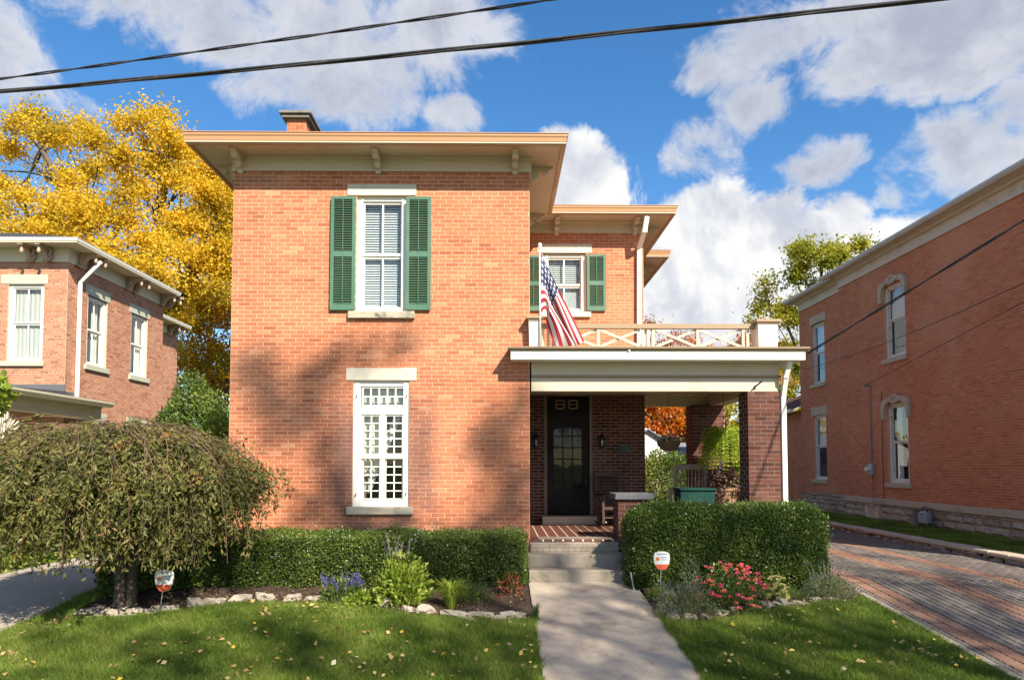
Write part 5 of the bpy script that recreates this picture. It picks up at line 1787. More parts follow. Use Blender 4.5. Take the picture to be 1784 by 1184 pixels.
# ------------------------------------------------------------------ wires
def cable(name, label, pts, r_, strands=1, tw=.9):
    pts = [Vector(p) for p in pts]
    fine = []
    for a, c in zip(pts[:-1], pts[1:]):
        m_ = max(2, int((c - a).length / .12)) if strands > 1 else max(2, int((c - a).length / .6))
        fine += [a + (c - a) * k / m_ for k in range(m_)]
    fine.append(pts[-1])
    b = MB()
    if strands == 1:
        b.tube(fine, r_, 6)
    else:
        d = (pts[-1] - pts[0]).normalized()
        s_ = d.cross(Vector((0, 0, 1))).normalized()
        n_ = s_.cross(d)
        for j in range(strands):
            ph = 2 * math.pi * j / strands
            b.tube([p + (s_ * math.cos(ph + i * .12 / tw * 2.2) + n_ * math.sin(ph + i * .12 / tw * 2.2)) * r_ * .85 for i, p in enumerate(fine)], r_ * .78, 5)
    return tag(b.build(name, MT['wire'], smooth=True), label, 'cable')
def span(a, c, ext0, ext1, sag, n=12):
    """line through two seen points, extended both ways to poles outside the picture"""
    a, c = Vector(a), Vector(c)
    p, q = a + (a - c) * ext0, c + (c - a) * ext1
    z0 = lambda t: -sag * 4 * t * (1 - t)
    ta, tc = ext0 / (1 + ext0 + ext1), (ext0 + 1) / (1 + ext0 + ext1)
    out = []
    for i in range(n + 1):
        t = i / n
        base = z0(ta) + (z0(tc) - z0(ta)) * (t - ta) / (tc - ta)
        out.append(p + (q - p) * t + Vector((0, 0, z0(t) - base)))
    return out
cable('utility_cable', 'lower, thicker bundled cable crossing the sky over the house', span(aty(0, 160, -4.7), aty(1620, 0, -6.0), 1.2, .9, .25), .0135, 3, 1.6)
cable('utility_cable', 'upper thin twisted cable crossing the sky over the house', span(aty(0, 138, -3.9), aty(960, 0, -5.15), 2.2, 1.6, .3), .0105, 2, .5)
POLE = Vector((10.2, -12.6, 8.2))
def drop(a, b_, sag, n=14):
    a, b_ = Vector(a), Vector(b_)
    return [a + (b_ - a) * i / n + Vector((0, 0, -sag * 4 * (i / n) * (1 - i / n))) for i in range(n + 1)]
def drop_thru(a, q, b_):
    """sagging line from a to b_ through q's image height"""
    a, q, b_ = Vector(a), Vector(q), Vector(b_)
    best = None
    for s_ in np.linspace(0, 1.5, 60):
        P_ = drop(a, b_, s_, 60)
        e = min(((Vector((p.x - CAM.x, p.y - CAM.y)).length > 0) and abs((p.x / (p.y - CAM.y)) * FPX + VPU - q.x) + abs(VPV - (p.z - CAM.z) / (p.y - CAM.y) * FPX - q.y)) for p in P_ if p.y > CAM.y + 1)
        if best is None or e < best[0]:
            best = (e, s_)
    return drop(a, b_, best[1])
pole = thing('utility_pole', (10.2, -12.6, gz(10.2, -12.6)), 'tall wooden utility pole at the street edge', 'pole')
MB().tube([(10.2, -12.6, -1.2), (10.2, -12.6, 9.2)], [.15, .10], 12).build('shaft', MT['fence'], pole, smooth=True)
MB().box(9.2, 11.2, -12.66, -12.54, 8.3, 8.42).build('crossarm', MT['fence'], pole)
cable('service_cable', 'thick black service cable rising from the porch corner across the right house', drop_thru(aty(1411, 612, -.2) + Vector((0, .1, -.02)), Vector((1784, 378, 0)), POLE), .013, 2, .8)
cable('service_cable', 'thin cable reaching the far end of the right house', drop_thru((R2X - .05, RY2 - .5, atx(1405, 642, R2X - .05).z), Vector((1784, 498, 0)), POLE - Vector((.2, 0, .5))), .009)
cable('service_cable', 'sagging cable meeting the conduit head above the electric meter', drop_thru((RX - .2, ey + .05, wh.z + .02), Vector((1784, 515, 0)), POLE - Vector((.1, 0, .9))), .009)
# ------------------------------------------------------------------ trees
def limb(mb, a, b, r0, r1, bend=.12, n=5, sides=6):
    a, b = Vector(a), Vector(b)
    d = b - a
    o = Vector((random.uniform(-1, 1), random.uniform(-1, 1), random.uniform(.2, 1))) * d.length * bend
    pts = [a + d * t + o * (4 * t * (1 - t)) for t in [i / n for i in range(n + 1)]]
    mb.tube(pts, [r0 + (r1 - r0) * i / n for i in range(n + 1)], sides, cap=False)
    return pts


def tree(name, base, trunk_h, trunk_r, centre, radii, nclump, nleaf, lsize, lm, label, bm_='bark', group=None, clump_r=None, hollow=.35, limbs=6, extra=None, seed=3, flat=.75, wl=.8, cutz=None, wts=None):
    random.seed(seed)
    root = thing(name, base, label, 'tree', group)
    c = np.array(centre)
    rad = np.array(radii)
    cl = []
    while len(cl) < nclump:
        p = RNG.normal(size=3)
        p /= np.linalg.norm(p)
        r_ = RNG.uniform(hollow, 1) ** (1 / 2.2)
        q = p * r_
        if RNG.uniform() < .5 + .5 * math.sin(3.1 * p[0] + seed) * math.sin(2.7 * p[1] + 2 * seed) + .35:
            P_ = c + q * rad
            if cutz is None or P_[2] > cutz:
                cl.append(P_)
    cl = np.array(cl)
    if extra is not None:
        cl = np.concatenate([cl, np.array(extra)]) if len(cl) else np.array(extra)
    base = Vector(base)
    fork = base + Vector((0, 0, trunk_h))
    mb = MB()
    lean = Vector((random.uniform(-.05, .05) * trunk_h, random.uniform(-.05, .05) * trunk_h, 0))
    mb.tube([base + Vector((0, 0, -.15)), base + Vector((0, 0, trunk_h * .12)), base + lean * .5 + Vector((0, 0, trunk_h * .55)), fork + lean], [trunk_r * 1.5, trunk_r * 1.05, trunk_r * .9, trunk_r * .8], 12)
    fork = fork + lean
    # main limbs towards k-means-like groups of clumps
    idx = RNG.choice(len(cl), limbs, replace=False)
    cen = cl[idx].copy()
    for _ in range(6):
        lab = np.argmin(((cl[:, None] - cen[None]) ** 2).sum(2), 1)
        for k in range(limbs):
            if (lab == k).any():
                cen[k] = cl[lab == k].mean(0)
    for k in range(limbs):
        mid = Vector(cen[k])
        pts = limb(mb, fork + Vector((0, 0, -random.uniform(0, .25) * trunk_h)), mid, trunk_r * .55, trunk_r * .22, .10, 7, 7)
        sub = cl[lab == k]
        for q in sub:
            s = random.choice(pts[3:])
            limb(mb, s, Vector(q), trunk_r * .14, trunk_r * .03, .12, 4, 4)
    mb.build('trunk', MT[bm_], root, smooth=True)
    cr = clump_r if clump_r else float(np.mean(rad)) * .22
    which = RNG.integers(0, len(cl), nleaf) if wts is None else RNG.choice(len(cl), nleaf, p=np.array(wts) / np.sum(wts))
    P = cl[which] + RNG.normal(size=(nleaf, 3)) * cr * np.array([1, 1, flat]) * .55 * RNG.uniform(.5, 1.3, nleaf)[:, None]
    leaves('crown', P, MT[lm], root, lsize, lsize * wl, (0, 0, -.35))
    return root


def px_at(u, v, y):
    return aty(u, v, y)


# big yellow maple behind the left house
mc = px_at(175, 410, 19)
mp = []
for (u, v, y) in ((30, 215, 18), (60, 200, 20), (110, 235, 18), (160, 240, 20), (215, 215, 19), (250, 205, 19), (280, 200, 20), (290, 230, 18), (310, 260, 19), (330, 300, 19), (360, 330, 18), (385, 360, 19), (20, 260, 19), (-30, 230, 20), (-40, 300, 19), (400, 330, 20),
                  (390, 430, 18), (375, 400, 19), (400, 470, 19), (200, 280, 17), (120, 310, 17), (40, 340, 17), (90, 360, 17), (160, 360, 17), (20, 400, 17), (70, 400, 16), (130, 420, 16), (190, 430, 16), (230, 470, 16), (270, 485, 16), (180, 450, 15), (280, 420, 18), (300, 380, 18), (340, 390, 18), (355, 440, 18), (250, 330, 18), (225, 380, 17), (320, 440, 17), (380, 500, 18), (-20, 360, 17)):
    q = px_at(u, v, y)
    mp += [(q.x, q.y, q.z), (q.x + RNG.normal() * .9, q.y + 1.5 + RNG.normal(), q.z + RNG.normal() * .7)]
tree('maple_tree', (mc.x + 1.5, 20, 0), 7.5, .5, (mc.x, 20.5, mc.z + .3), (7.6, 4.5, 6.0), 45, 96000, .135, 'maple', 'tall golden yellow maple towering behind the left house', 'bark_pale', extra=mp, clump_r=.74, hollow=.5, limbs=9, seed=4)
mc = px_at(365, 600, 27)
tree('maple_tree', (mc.x + .5, 28, 0), 3.5, .3, (mc.x - 1, 28, mc.z), (5.0, 3.0, 3.4), 70, 30000, .17, 'maple2', 'smaller orange and green maple between the two left houses', 'bark_pale', clump_r=1.0, limbs=6, seed=9)
mc = px_at(80, 640, 30)
tree('maple_tree', (mc.x, 31, 0), 3.5, .3, (mc.x, 31, mc.z + 1), (8, 3, 4.5), 60, 20000, .2, 'maple2', 'amber maple half hidden behind the left house roof', 'bark_pale', clump_r=1.3, limbs=6, seed=12)
# yellow-green tree behind the right house
rp = []
for (u, v) in ((1330, 530), (1340, 505), (1350, 480), (1375, 450), (1400, 430), (1420, 425), (1450, 435), (1475, 440), (1390, 480), (1420, 470), (1360, 540), (1375, 560), (1390, 600), (1380, 640), (1400, 520), (1430, 500), (1320, 560), (1390, 680), (1345, 560), (1370, 600), (1440, 460), (1400, 460), (1415, 445), (1360, 510), (1385, 530)):
    q = px_at(u, v, 24)
    rp += [(q.x, q.y + RNG.normal() * 1.2, q.z)] * (2 if u > 1360 else 1)
mc = px_at(1420, 560, 24.5)
tree('linden_tree', (mc.x + .5, 25, 0), 4.0, .22, (mc.x + 2.5, 25, mc.z - 1), (3.0, 2.5, 4.0), 22, 15000, .17, 'limeleaf', 'sparse yellow-green tree rising behind the far end of the right house', 'bark', extra=rp, clump_r=.62, limbs=6, seed=6)
# autumn trees far behind the porch
for i, (u, v, y, rx, rz, lm, lab) in enumerate((
        (1140, 645, 34, 3.4, 3.4, 'redleaf', 'rust red tree far behind the wing of the brick house'),
        (1195, 690, 30, 2.6, 3.0, 'orangeleaf', 'bright orange maple seen through the back of the porch'),
        (1140, 715, 27, 2.1, 2.4, 'orangeleaf', 'red-orange tree rising directly behind the garage roof'),
        (1262, 642, 36, 3.8, 3.5, 'orangeleaf', 'orange tree whose top shows above the balcony rail'),
        (1280, 740, 26, 2.2, 2.6, 'limeleaf', 'yellow tree seen between the two porch pillars'),
        (1345, 700, 40, 3.0, 3.4, 'maple2', 'distant amber tree beside the right house'),
        (1060, 720, 40, 4.0, 4.0, 'orangeleaf', 'orange tree hidden largely by the wing'))):
    q = px_at(u, v, y)
    if i == 6:
        continue
    tree('autumn_tree', (q.x, y, 0), max(1.5, q.z - rz * .6), .16, (q.x, y, q.z), (rx, 1.8, rz), 34, 9000, .17, lm, lab, 'bark', clump_r=.75, limbs=5, seed=20 + i, hollow=.2)
# far belt of trees closing the horizon
bt = []
for x in np.linspace(-110, 110, 150):
    h = 6 + 2.5 * math.sin(x * .23) + 2 * math.sin(x * .071 + 1)
    n_ = 170
    P = np.stack([x + RNG.normal(size=n_) * 1.6, 75 + RNG.normal(size=n_) * 3, np.abs(RNG.uniform(0, 1, n_)) ** .8 * h + RNG.normal(size=n_) * .4], 1)
    bt.append(P)
P = np.concatenate(bt)
o = leaves('far_woods', P, MT['maple2'], None, .75, .6, (0, 0, -.2))
tag(o, 'far belt of autumn woods closing the horizon', 'woods', kind='stuff')

# ------------------------------------------------------------------ street trees behind the camera, whose shade dapples the yard
def shade_pts(targets, ty, jit=.25, per=3):
    out = []
    for (p, r_) in targets:
        k = (p.y - ty) / 1.0
        for _ in range(per):
            q = p + Vector((.63, -1, .96)) * (k + random.uniform(-1.0, 1.0)) + Vector((random.gauss(0, r_ * .6), 0, random.gauss(0, r_ * .6)))
            out.append((q.x, q.y, q.z))
    return out
random.seed(31)
tg = [(aty(u, v, 0), r_) for (u, v, r_) in ((690, 600, .12), (640, 622, .12), (590, 635, .12), (545, 650, .15), (480, 675, .2), (450, 700, .15), (515, 715, .2), (545, 690, .15), (470, 760, .15), (430, 640, .1),
      (560, 870, .2), (520, 900, .2), (600, 900, .2), (640, 915, .2), (700, 910, .15), (560, 775, .1),
      (905, 690, .1), (890, 730, .12), (860, 745, .12), (845, 780, .12), (870, 770, .12), (900, 780, .15), (915, 830, .2), (890, 850, .15), (905, 890, .2), (870, 900, .2), (840, 925, .15), (800, 930, .15), (455, 640, .15))]
extraA = shade_pts(tg, -14.5, per=3)
tg2 = []
for (u, v, r_) in ((1130, 930, .3), (1180, 900, .3), (1230, 950, .3), (1290, 920, .3), (1350, 950, .3), (1400, 920, .3), (1440, 960, .3), (1180, 980, .3), (1300, 990, .3), (1400, 1000, .25), (1330, 890, .25)):
    tg2.append((aty(u, v, -1.3), r_))
for (u, v) in ((1000, 1040), (1050, 1060), (1090, 1030), (980, 1080), (1120, 1090), (1000, 1130), (1150, 1150), (1250, 1130), (1330, 1110), (1400, 1120), (1300, 1170), (1480, 1100), (1550, 1150), (1600, 1060), (1650, 1020), (1700, 1090), (1560, 1000), (1500, 970), (1640, 960), (1740, 970), (1420, 1070), (1220, 1100), (1700, 1160),
               (1050, 1100), (1100, 1170), (960, 1050), (1030, 1085), (1075, 1120), (1010, 1160), (1060, 1180), (1140, 1110), (1120, 1050), (960, 1000), (1000, 965), (1050, 995), (1085, 985), (1150, 1180), (970, 1160), (1280, 1140), (1200, 1140), (1350, 1160), (1420, 1160), (1450, 1110), (1560, 1060), (1660, 1100), (1520, 1010), (1600, 1010), (1680, 1040), (1740, 1110), (1760, 1010), (1480, 990), (1640, 1150), (1720, 1020), (1580, 1090), (1540, 1090), (1010, 990), (1060, 970), (1200, 1060), (1360, 1060), (1740, 1050), (1600, 1130)):
    tg2.append((atg(u, v), .28))
extraA2 = shade_pts(tg2, -14.5, per=3)
tg3 = []
for (u, v) in ((60, 1110), (140, 1130), (220, 1110), (320, 1120), (420, 1100), (520, 1090), (600, 1110), (700, 1100), (790, 1110), (880, 1120), (100, 1170), (300, 1170), (480, 1160), (640, 1160), (760, 1150), (860, 1170), (560, 1130), (400, 1140), (930, 1100), (820, 1060), (340, 1060), (700, 1140), (500, 1120), (250, 1150)):
    tg3.append((atg(u, v), .26))
for (u, v) in ((860, 950), (800, 960), (880, 990), (830, 1000), (760, 980), (330, 960), (400, 980), (900, 970), (460, 960)):
    tg3.append((aty(u, v, -1.1), .2))
extraB = shade_pts(tg3, -15.5, per=3)
exA = np.array(extraA + extraA2)
wA_ = [1.35] * len(extraA) + [1.0] * len(extraA2)
cA = exA.mean(0)
tree('street_tree', (cA[0] + .5, -15.2, gz(8, -15.2)), 7.0, .15, (cA[0], -15, cA[2]), (3, 1.5, 3), 0, 6300, .13, 'oak', 'leafy street tree across the road, shading the right half of the yard', 'bark', extra=exA, wts=wA_, clump_r=.32, limbs=9, seed=40, flat=1.0)
exB = np.array(extraB)
cB = exB.mean(0)
tree('street_tree', (cB[0] - .5, -16.4, gz(1, -16.4)), 6.0, .14, (cB[0], -16, cB[2]), (3, 1.5, 3), 0, 1350, .15, 'oak', 'leafy street tree across the road, shading the left half of the lawn', 'bark', extra=exB, clump_r=.42, limbs=8, seed=41, flat=1.0)

# ------------------------------------------------------------------ hedges
def hedge(label, x0, x1, y0, y1, z1, n, rnd=.22, seed=0, low=0.0):
    root = thing('hedge', ((x0 + x1) / 2, (y0 + y1) / 2, gz((x0 + x1) / 2, y0)), label, 'hedge')
    zb = min(gz(x0, y0), gz(x0, y1)) - .02
    c = np.array([(x0 + x1) / 2, (y0 + y1) / 2, (zb + z1) / 2])
    h = np.array([(x1 - x0) / 2, (y1 - y0) / 2, (z1 - zb) / 2])
    # sample the box surface by area
    A = np.array([h[1] * h[2], h[1] * h[2], h[0] * h[2] * 1.5, h[0] * h[2] * .4, h[0] * h[1]])
    f = RNG.choice(5, n, p=A / A.sum())
    u = RNG.uniform(-1, 1, (n, 3)) * h
    u[f == 0, 0] = -h[0]; u[f == 1, 0] = h[0]; u[f == 2, 1] = -h[1]; u[f == 3, 1] = h[1]; u[f == 4, 2] = h[2]
    r_ = min(rnd, h[1] * .95)
    lo, hi = -h + r_, h - r_
    lo[2] = -h[2]
    q = np.minimum(np.maximum(u, lo), hi)
    d = u - q
    nn = d / (np.linalg.norm(d, axis=1, keepdims=True) + 1e-9)
    S = q + nn * r_
    P = c + S + nn * (wob(S + c, 4.0, seed)[:, None] * .034 + RNG.normal(size=(n, 1)) * .018 - np.abs(RNG.normal(size=(n, 1))) * .05)
    tufts = RNG.uniform(size=n) < .035
    P[tufts] += nn[tufts] * RNG.uniform(.02, .11, (tufts.sum(), 1))
    D = nn * .8 + rdir(n) * 1.1 + np.array([0, 0, .25])
    leaves('foliage', P, MT['hedge'], root, .037, .022, D=D, N=nn + rdir(n) * .9)
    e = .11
    b = MB().box(x0 + e, x1 - e, y0 + e, y1 - e, zb + .0, z1 - e)  # added solid box, closes the view through the leaves
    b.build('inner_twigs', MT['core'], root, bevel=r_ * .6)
    return root


hy0 = -1.18
hx0 = aty(262, 990, hy0).x; hx1 = aty(919, 990, hy0).x
hedge('long low clipped boxwood hedge under the front window', hx0, hx1 - .01, hy0, -.30, aty(650, 936, hy0).z + .04, 52000, .16, 1.0)
ry0 = -1.35
hedge('tall clipped boxwood hedge in front of the porch', aty(1099, 950, ry0).x, aty(1461, 950, ry0).x, ry0, -.42, aty(1280, 880, ry0).z, 66000, .43, 2.0)

# ------------------------------------------------------------------ weeping cherry
random.seed(77)
ty = -1.55
tb = atg(217, 1062)
ty = tb.y
top = aty(200, 742, ty).z
cx = aty(205, 900, ty).x
ax = aty(474, 900, ty).x - cx - .34
wt = thing('weeping_cherry', (tb.x, ty, tb.z), 'weeping cherry with a broad umbrella crown of drooping twigs on the left', 'tree')
mb = MB()
forkz = tb.z + .98
for k in range(3):
    o = Vector((.075 * math.cos(2.1 * k), .06 * math.sin(2.1 * k), 0))
    mb.tube([tb + o * 1.5 + Vector((0, 0, -.1)), tb + o * 1.1 + Vector((0, 0, .12)), tb + o + Vector((.01, 0, .6)), tb + o * 1.3 + Vector((0, 0, 1.05))], [.125, .075, .062, .055], 9)
strand_pts, lp, ld = [], [], []
tw_ = MB()
ns = 1350
for i in range(ns):
    ph = 2 * math.pi * (i * .61803 + random.uniform(-.02, .02))
    rr_ = math.sqrt(random.uniform(.01, 1))
    start_t = random.uniform(.05, .85) * rr_
    shell = random.uniform(.66, 1.05) if random.random() < .8 else random.uniform(.4, .8)
    lumpy = 1 + .08 * math.sin(3 * ph + 1) + .06 * math.sin(7 * ph) + .05 * math.sin(13 * ph + 2)
    tier = .13 * math.sin(5 * ph + 1.5) * math.sin(4.1 * shell * 3 + 2 * ph)
    end_z = tb.z + .90 + .22 * math.sin(2 * ph + .5) + random.uniform(-.25, .45) - (.12 if math.cos(ph) < -.2 else 0)
    pts = []
    n_ = 9
    t_end = random.uniform(.75, 1.0)
    for k in range(n_):
        t = start_t + (t_end - start_t) * k / (n_ - 1)
        r_ = shell * lumpy * ax * min(1, t) ** .9
        zz = tb.z + (top - tb.z) * (.80 + .2 * shell) * (1 - .30 * min(1, t) ** 3.0) - .02
        zz += .06 * math.sin(9 * ph + 6 * t) + tier * (.4 + .6 * t) + (.10 * math.sin(i) if i % 9 == 0 else 0)
        p = Vector((cx + r_ * math.cos(ph + .2 * math.sin(4 * t + i)), ty + r_ * .92 * math.sin(ph), zz))
        pts.append(p)
    # hanging end
    last = pts[-1].copy()
    drop_to = max(end_z, tb.z + .7)
    hang = random.choice([0.25, .6, 1.0, 1.0])
    m_ = 8
    zl = last.z + (drop_to - last.z) * hang
    dr = Vector((math.cos(ph), .92 * math.sin(ph), 0))
    for k in range(1, m_ + 1):
        t = k / m_
        pts.append(last + dr * (.16 * math.sin(t * 1.57) * shell) + Vector((random.gauss(0, .012), random.gauss(0, .012), (zl - last.z) * t)))
    if i % 2 == 0 or rr_ < .45:
        tw_.tube(pts, [.0052] * 8 + [.003] * (len(pts) - 8), 3, cap=False)
    if math.sin(11 * ph + 3) * math.sin(5 * ph) > .55 and random.random() < .6:
        continue
    for k in range(2, len(pts) - 1):
        for _ in range(7 if k > 6 else 4):
            f = random.random()
            p = pts[k] + (pts[k + 1] - pts[k]) * f
            lp.append(tuple(p))
            p = p + Vector((random.gauss(0, .03), random.gauss(0, .03), random.gauss(0, .03)))
            lp[-1] = tuple(p)
            dd = (pts[k + 1] - pts[k]).normalized() * .5 + Vector((random.gauss(0, .75), random.gauss(0, .75), random.gauss(-.35, .55)))
            ld.append(tuple(dd))
for k in range(14):
    a = 2 * math.pi * k / 14 + .2
    limb(mb, tb + Vector((0, 0, .95)), Vector((cx + .75 * ax * math.cos(a), ty + .7 * ax * math.sin(a), top - .35 + random.uniform(-.1, .1))), .045, .012, .16, 6, 6)
mb.build('trunk', MT['bark'], wt, smooth=True)
tw_.build('twigs', MT['twig'], wt)
lp, ld = np.array(lp), np.array(ld)
leaves('crown', lp, MT['cherry'], wt, .078, .026, D=ld, fold=.2)
print('cherry leaves', len(lp))

# ------------------------------------------------------------------ shrubs and ground cover
def shrub(name, label, c, rad, n, L, W, lm, cat='shrub', stems=14, seed=1, bias=(0, 0, .3), trunk=0):
    random.seed(seed)
    root = thing(name, (c[0], c[1], gz(c[0], c[1])), label, cat)
    d = rdir(n)
    rr_ = RNG.uniform(.35, 1, n) ** .5
    P = d * rr_[:, None]
    P *= (1 + .22 * wob(d * 3, 1.0, seed))[:, None]
    P = np.array(c) + P * np.array(rad)
    P = P[P[:, 2] > gz(c[0], c[1]) + .02]
    leaves('foliage', P, MT[lm], root, L, W, bias)
    mb = MB()
    b0 = Vector((c[0], c[1], gz(c[0], c[1]) - .03))
    for k in range(stems):
        a = 2 * math.pi * k / stems
        e = Vector((c[0] + rad[0] * .6 * math.cos(a), c[1] + rad[1] * .6 * math.sin(a), c[2] + rad[2] * random.uniform(-.2, .7)))
        limb(mb, b0, e, .018 * max(rad) ** .5 + .004, .004, .1, 4, 4)
    if trunk:
        mb.tube([b0, Vector((c[0] + .03, c[1], c[2] * .5)), Vector((c[0], c[1], c[2]))], [trunk, trunk * .8, trunk * .5], 7)
    mb.build('stems', MT['bark'], root)
    return root


q = px_at(345, 720, 8)
shrub('garden_shrub', 'dense green shrub filling the gap between the two houses on the left', (q.x - .1, 8, q.z - .75), (1.05, .9, 1.75), 15000, .10, .06, 'shrub', seed=2)
q = px_at(385, 745, 6.5)
shrub('garden_shrub', 'lower lime-tinged shrub against the main house corner', (q.x, 6.5, q.z - .7), (.6, .6, 1.1), 6000, .10, .065, 'lime', seed=3)
q = px_at(308, 735, 9)
shrub('garden_shrub', 'small yellowing shrub beside the left house downspout', (q.x, 9, q.z - .6), (.5, .5, 1.2), 3500, .10, .065, 'lime', seed=31)
q = px_at(1165, 830, 8.5)
shrub('garden_shrub', 'rounded bright green shrub seen behind the porch', (q.x, 8.5, q.z - .28), (1.15, .8, 1.12), 11000, .085, .055, 'shrub', seed=4)
q = px_at(1275, 860, 9)
shrub('garden_shrub', 'low green shrub at the foot of the board fence', (q.x, 9, .6), (.8, .6, .75), 5000, .08, .05, 'shrub', seed=5)
q = px_at(0, 688, 2.0)
shrub('sapling', 'leafy branch tip at the left picture edge before the porch', (q.x - .25, 2.0, q.z), (.50, .4, .40), 700, .13, .11, 'lime', 'sapling', seed=6, trunk=.03)
# broad-leaved ground cover on the far side of the left driveway
P = []
for k in range(5200):
    x_ = -8.35 - abs(RNG.normal()) * .75
    y_ = RNG.uniform(-2.5, 12)
    h = .38 * (.5 + .5 * math.sin(2.3 * x_) * math.sin(1.7 * y_)) + .1
    P.append((x_, y_, gz(x_, y_) + RNG.uniform(.02, h)))
tag(leaves('ground_cover', np.array(P), MT['lime'], None, .13, .10, (0, 0, .2)), 'broad-leaved green ground cover along the far edge of the left driveway', 'ground cover', kind='stuff')
shrub('bed_shrub', 'dark leafy shrub behind the weeping cherry trunk', tuple(atg(290, 1040) + Vector((0, .45, .40))), (.75, .42, .52), 7000, .06, .035, 'hedge', seed=7)
shrub('bed_shrub', 'small dark shrub left of the weeping cherry trunk', tuple(atg(186, 1052) + Vector((0, .30, .48))), (.36, .30, .55), 2200, .08, .035, 'hedge', seed=8)
# ------------------------------------------------------------------ bedding plants
def spikes(root, c, n, h, spread, m, L=.012, W=.010, per=26, stemm='herb'):
    mb = MB()
    P, D = [], []
    for i in range(n):
        a = random.uniform(0, 6.28)
        r_ = spread * math.sqrt(random.random())
        b0 = Vector((c[0] + r_ * .5 * math.cos(a), c[1] + r_ * .5 * math.sin(a), c[2]))
        e = Vector((c[0] + r_ * math.cos(a) * 1.1, c[1] + r_ * math.sin(a), c[2] + h * random.uniform(.75, 1.1)))
        mb.tube([b0, (b0 + e) / 2 + Vector((0, 0, .02)), e], .003, 3, cap=False)
        for k in range(per):
            t = 1 - .42 * random.random()
            p = b0 + (e - b0) * t
            P.append((p.x + random.gauss(0, .009), p.y + random.gauss(0, .009), p.z))
    mb.build('flower_stems', MT['shrub'], root)
    leaves('flower_spikes', np.array(P), MT[m], root, L * 1.8, W * 1.8, kind='stuff')


def clump(name, label, u, v, wpx, hpx, n, L, W, m, cat='plant', bias=(0, 0, .5), dy=0.0, bottom=True, seed=1, core=.0):
    """leafy plant whose foot is at photo pixel (u,v), wpx wide and hpx tall"""
    random.seed(seed)
    p = atg(u, v) + Vector((0, dy, 0))
    p.z = gz(p.x, p.y) + .015
    s = FPX / (p.y - CAM.y)
    rx, h = wpx / s / 2, hpx / s
    root = thing(name, p, label, cat)
    d = rdir(n)
    d[:, 2] = np.abs(d[:, 2])
    P = d * (RNG.uniform(.15, 1, n) ** .45)[:, None] * (1 + .2 * wob(d * 2.5, 1, seed))[:, None]
    P = P * np.array([rx, rx * .75, h * .95]) + np.array(p)
    Dd = d * .8 + rdir(n) * .8 + np.array(bias)
    leaves('foliage', P, MT[m], root, L, W, D=Dd)
    mb = MB()
    for k in range(10):
        a = random.uniform(0, 6.28)
        limb(mb, p, p + Vector((rx * .6 * math.cos(a), rx * .5 * math.sin(a), h * random.uniform(.4, .85))), .006, .002, .08, 3, 3)
    mb.build('stems', MT['shrub'], root)
    return root, p, rx, h


def blades(name, label, u, v, wpx, hpx, n, m, wd=.008, seed=1):
    random.seed(seed)
    p = atg(u, v)
    s = FPX / (p.y - CAM.y)
    rx, h = wpx / s / 2, hpx / s
    root = thing(name, p, label, 'plant')
    V, Fc = [], []
    for i in range(n):
        a = random.uniform(0, 6.28)
        o = rx * random.uniform(.35, 1)
        z1 = h * random.uniform(.6, 1.05)
        dr = Vector((math.cos(a), math.sin(a) * .7, 0))
        sd_ = Vector((-dr.y, dr.x, 0)) * wd
        b0 = p + dr * random.uniform(0, .04)
        m_ = p + dr * o * .45 + Vector((0, 0, z1 * .75))
        e = p + dr * o + Vector((0, 0, z1 * random.uniform(.6, 1)))
        k = len(V)
        V += [b0 - sd_ * .5, b0 + sd_ * .5, m_ + sd_ * .5, m_ - sd_ * .5, e]
        Fc += [(k, k + 1, k + 2, k + 3), (k + 3, k + 2, k + 4)]
    b = MB()
    b.add(V, Fc)
    b.build('blades', MT[m], root)
    return root


r_, p, rx, h = clump('salvia', 'violet-blue flowered salvia in front of the left hedge', 600, 1048, 95, 38, 420, .06, .035, 'herb', seed=1)
spikes(r_, (p.x, p.y, p.z + .05), 26, .33, rx * .85, 'purple')
clump('sweet_potato_vine', 'lime green trailing leaves beside the violet salvia', 632, 1054, 70, 20, 200, .075, .06, 'lime', seed=2)
r_, p, rx, h = clump('tall_sage', 'tall heart-leaved plant standing against the middle of the left hedge', 700, 1054, 96, 92, 900, .085, .062, 'lime', seed=3)
spikes(r_, (p.x - .05, p.y, p.z + .35), 9, .62, rx * .7, 'mauve', per=30)
r2 = blades('ornamental_grass', 'bright green arching grass clump between leafy plant and red plant', 786, 1064, 92, 62, 460, 'lime', .012, seed=4)
clump('bed_herb', 'low bushy herb behind the bright arching grass', 818, 1052, 80, 40, 1100, .04, .018, 'shrub', seed=5)
clump('red_leaved_plant', 'small red-leaved plant at the walk end of the left hedge', 890, 1040, 40, 42, 190, .055, .030, 'redplant', seed=6)
clump('red_leaved_plant', 'tiny dark red seedling in the bare mulch', 866, 1052, 16, 14, 40, .04, .025, 'redplant', seed=7)
blades('grass_tuft', 'unmown grass tuft leaning over the edge of the front walk', 934, 1080, 40, 36, 90, 'herb', .006, seed=8)

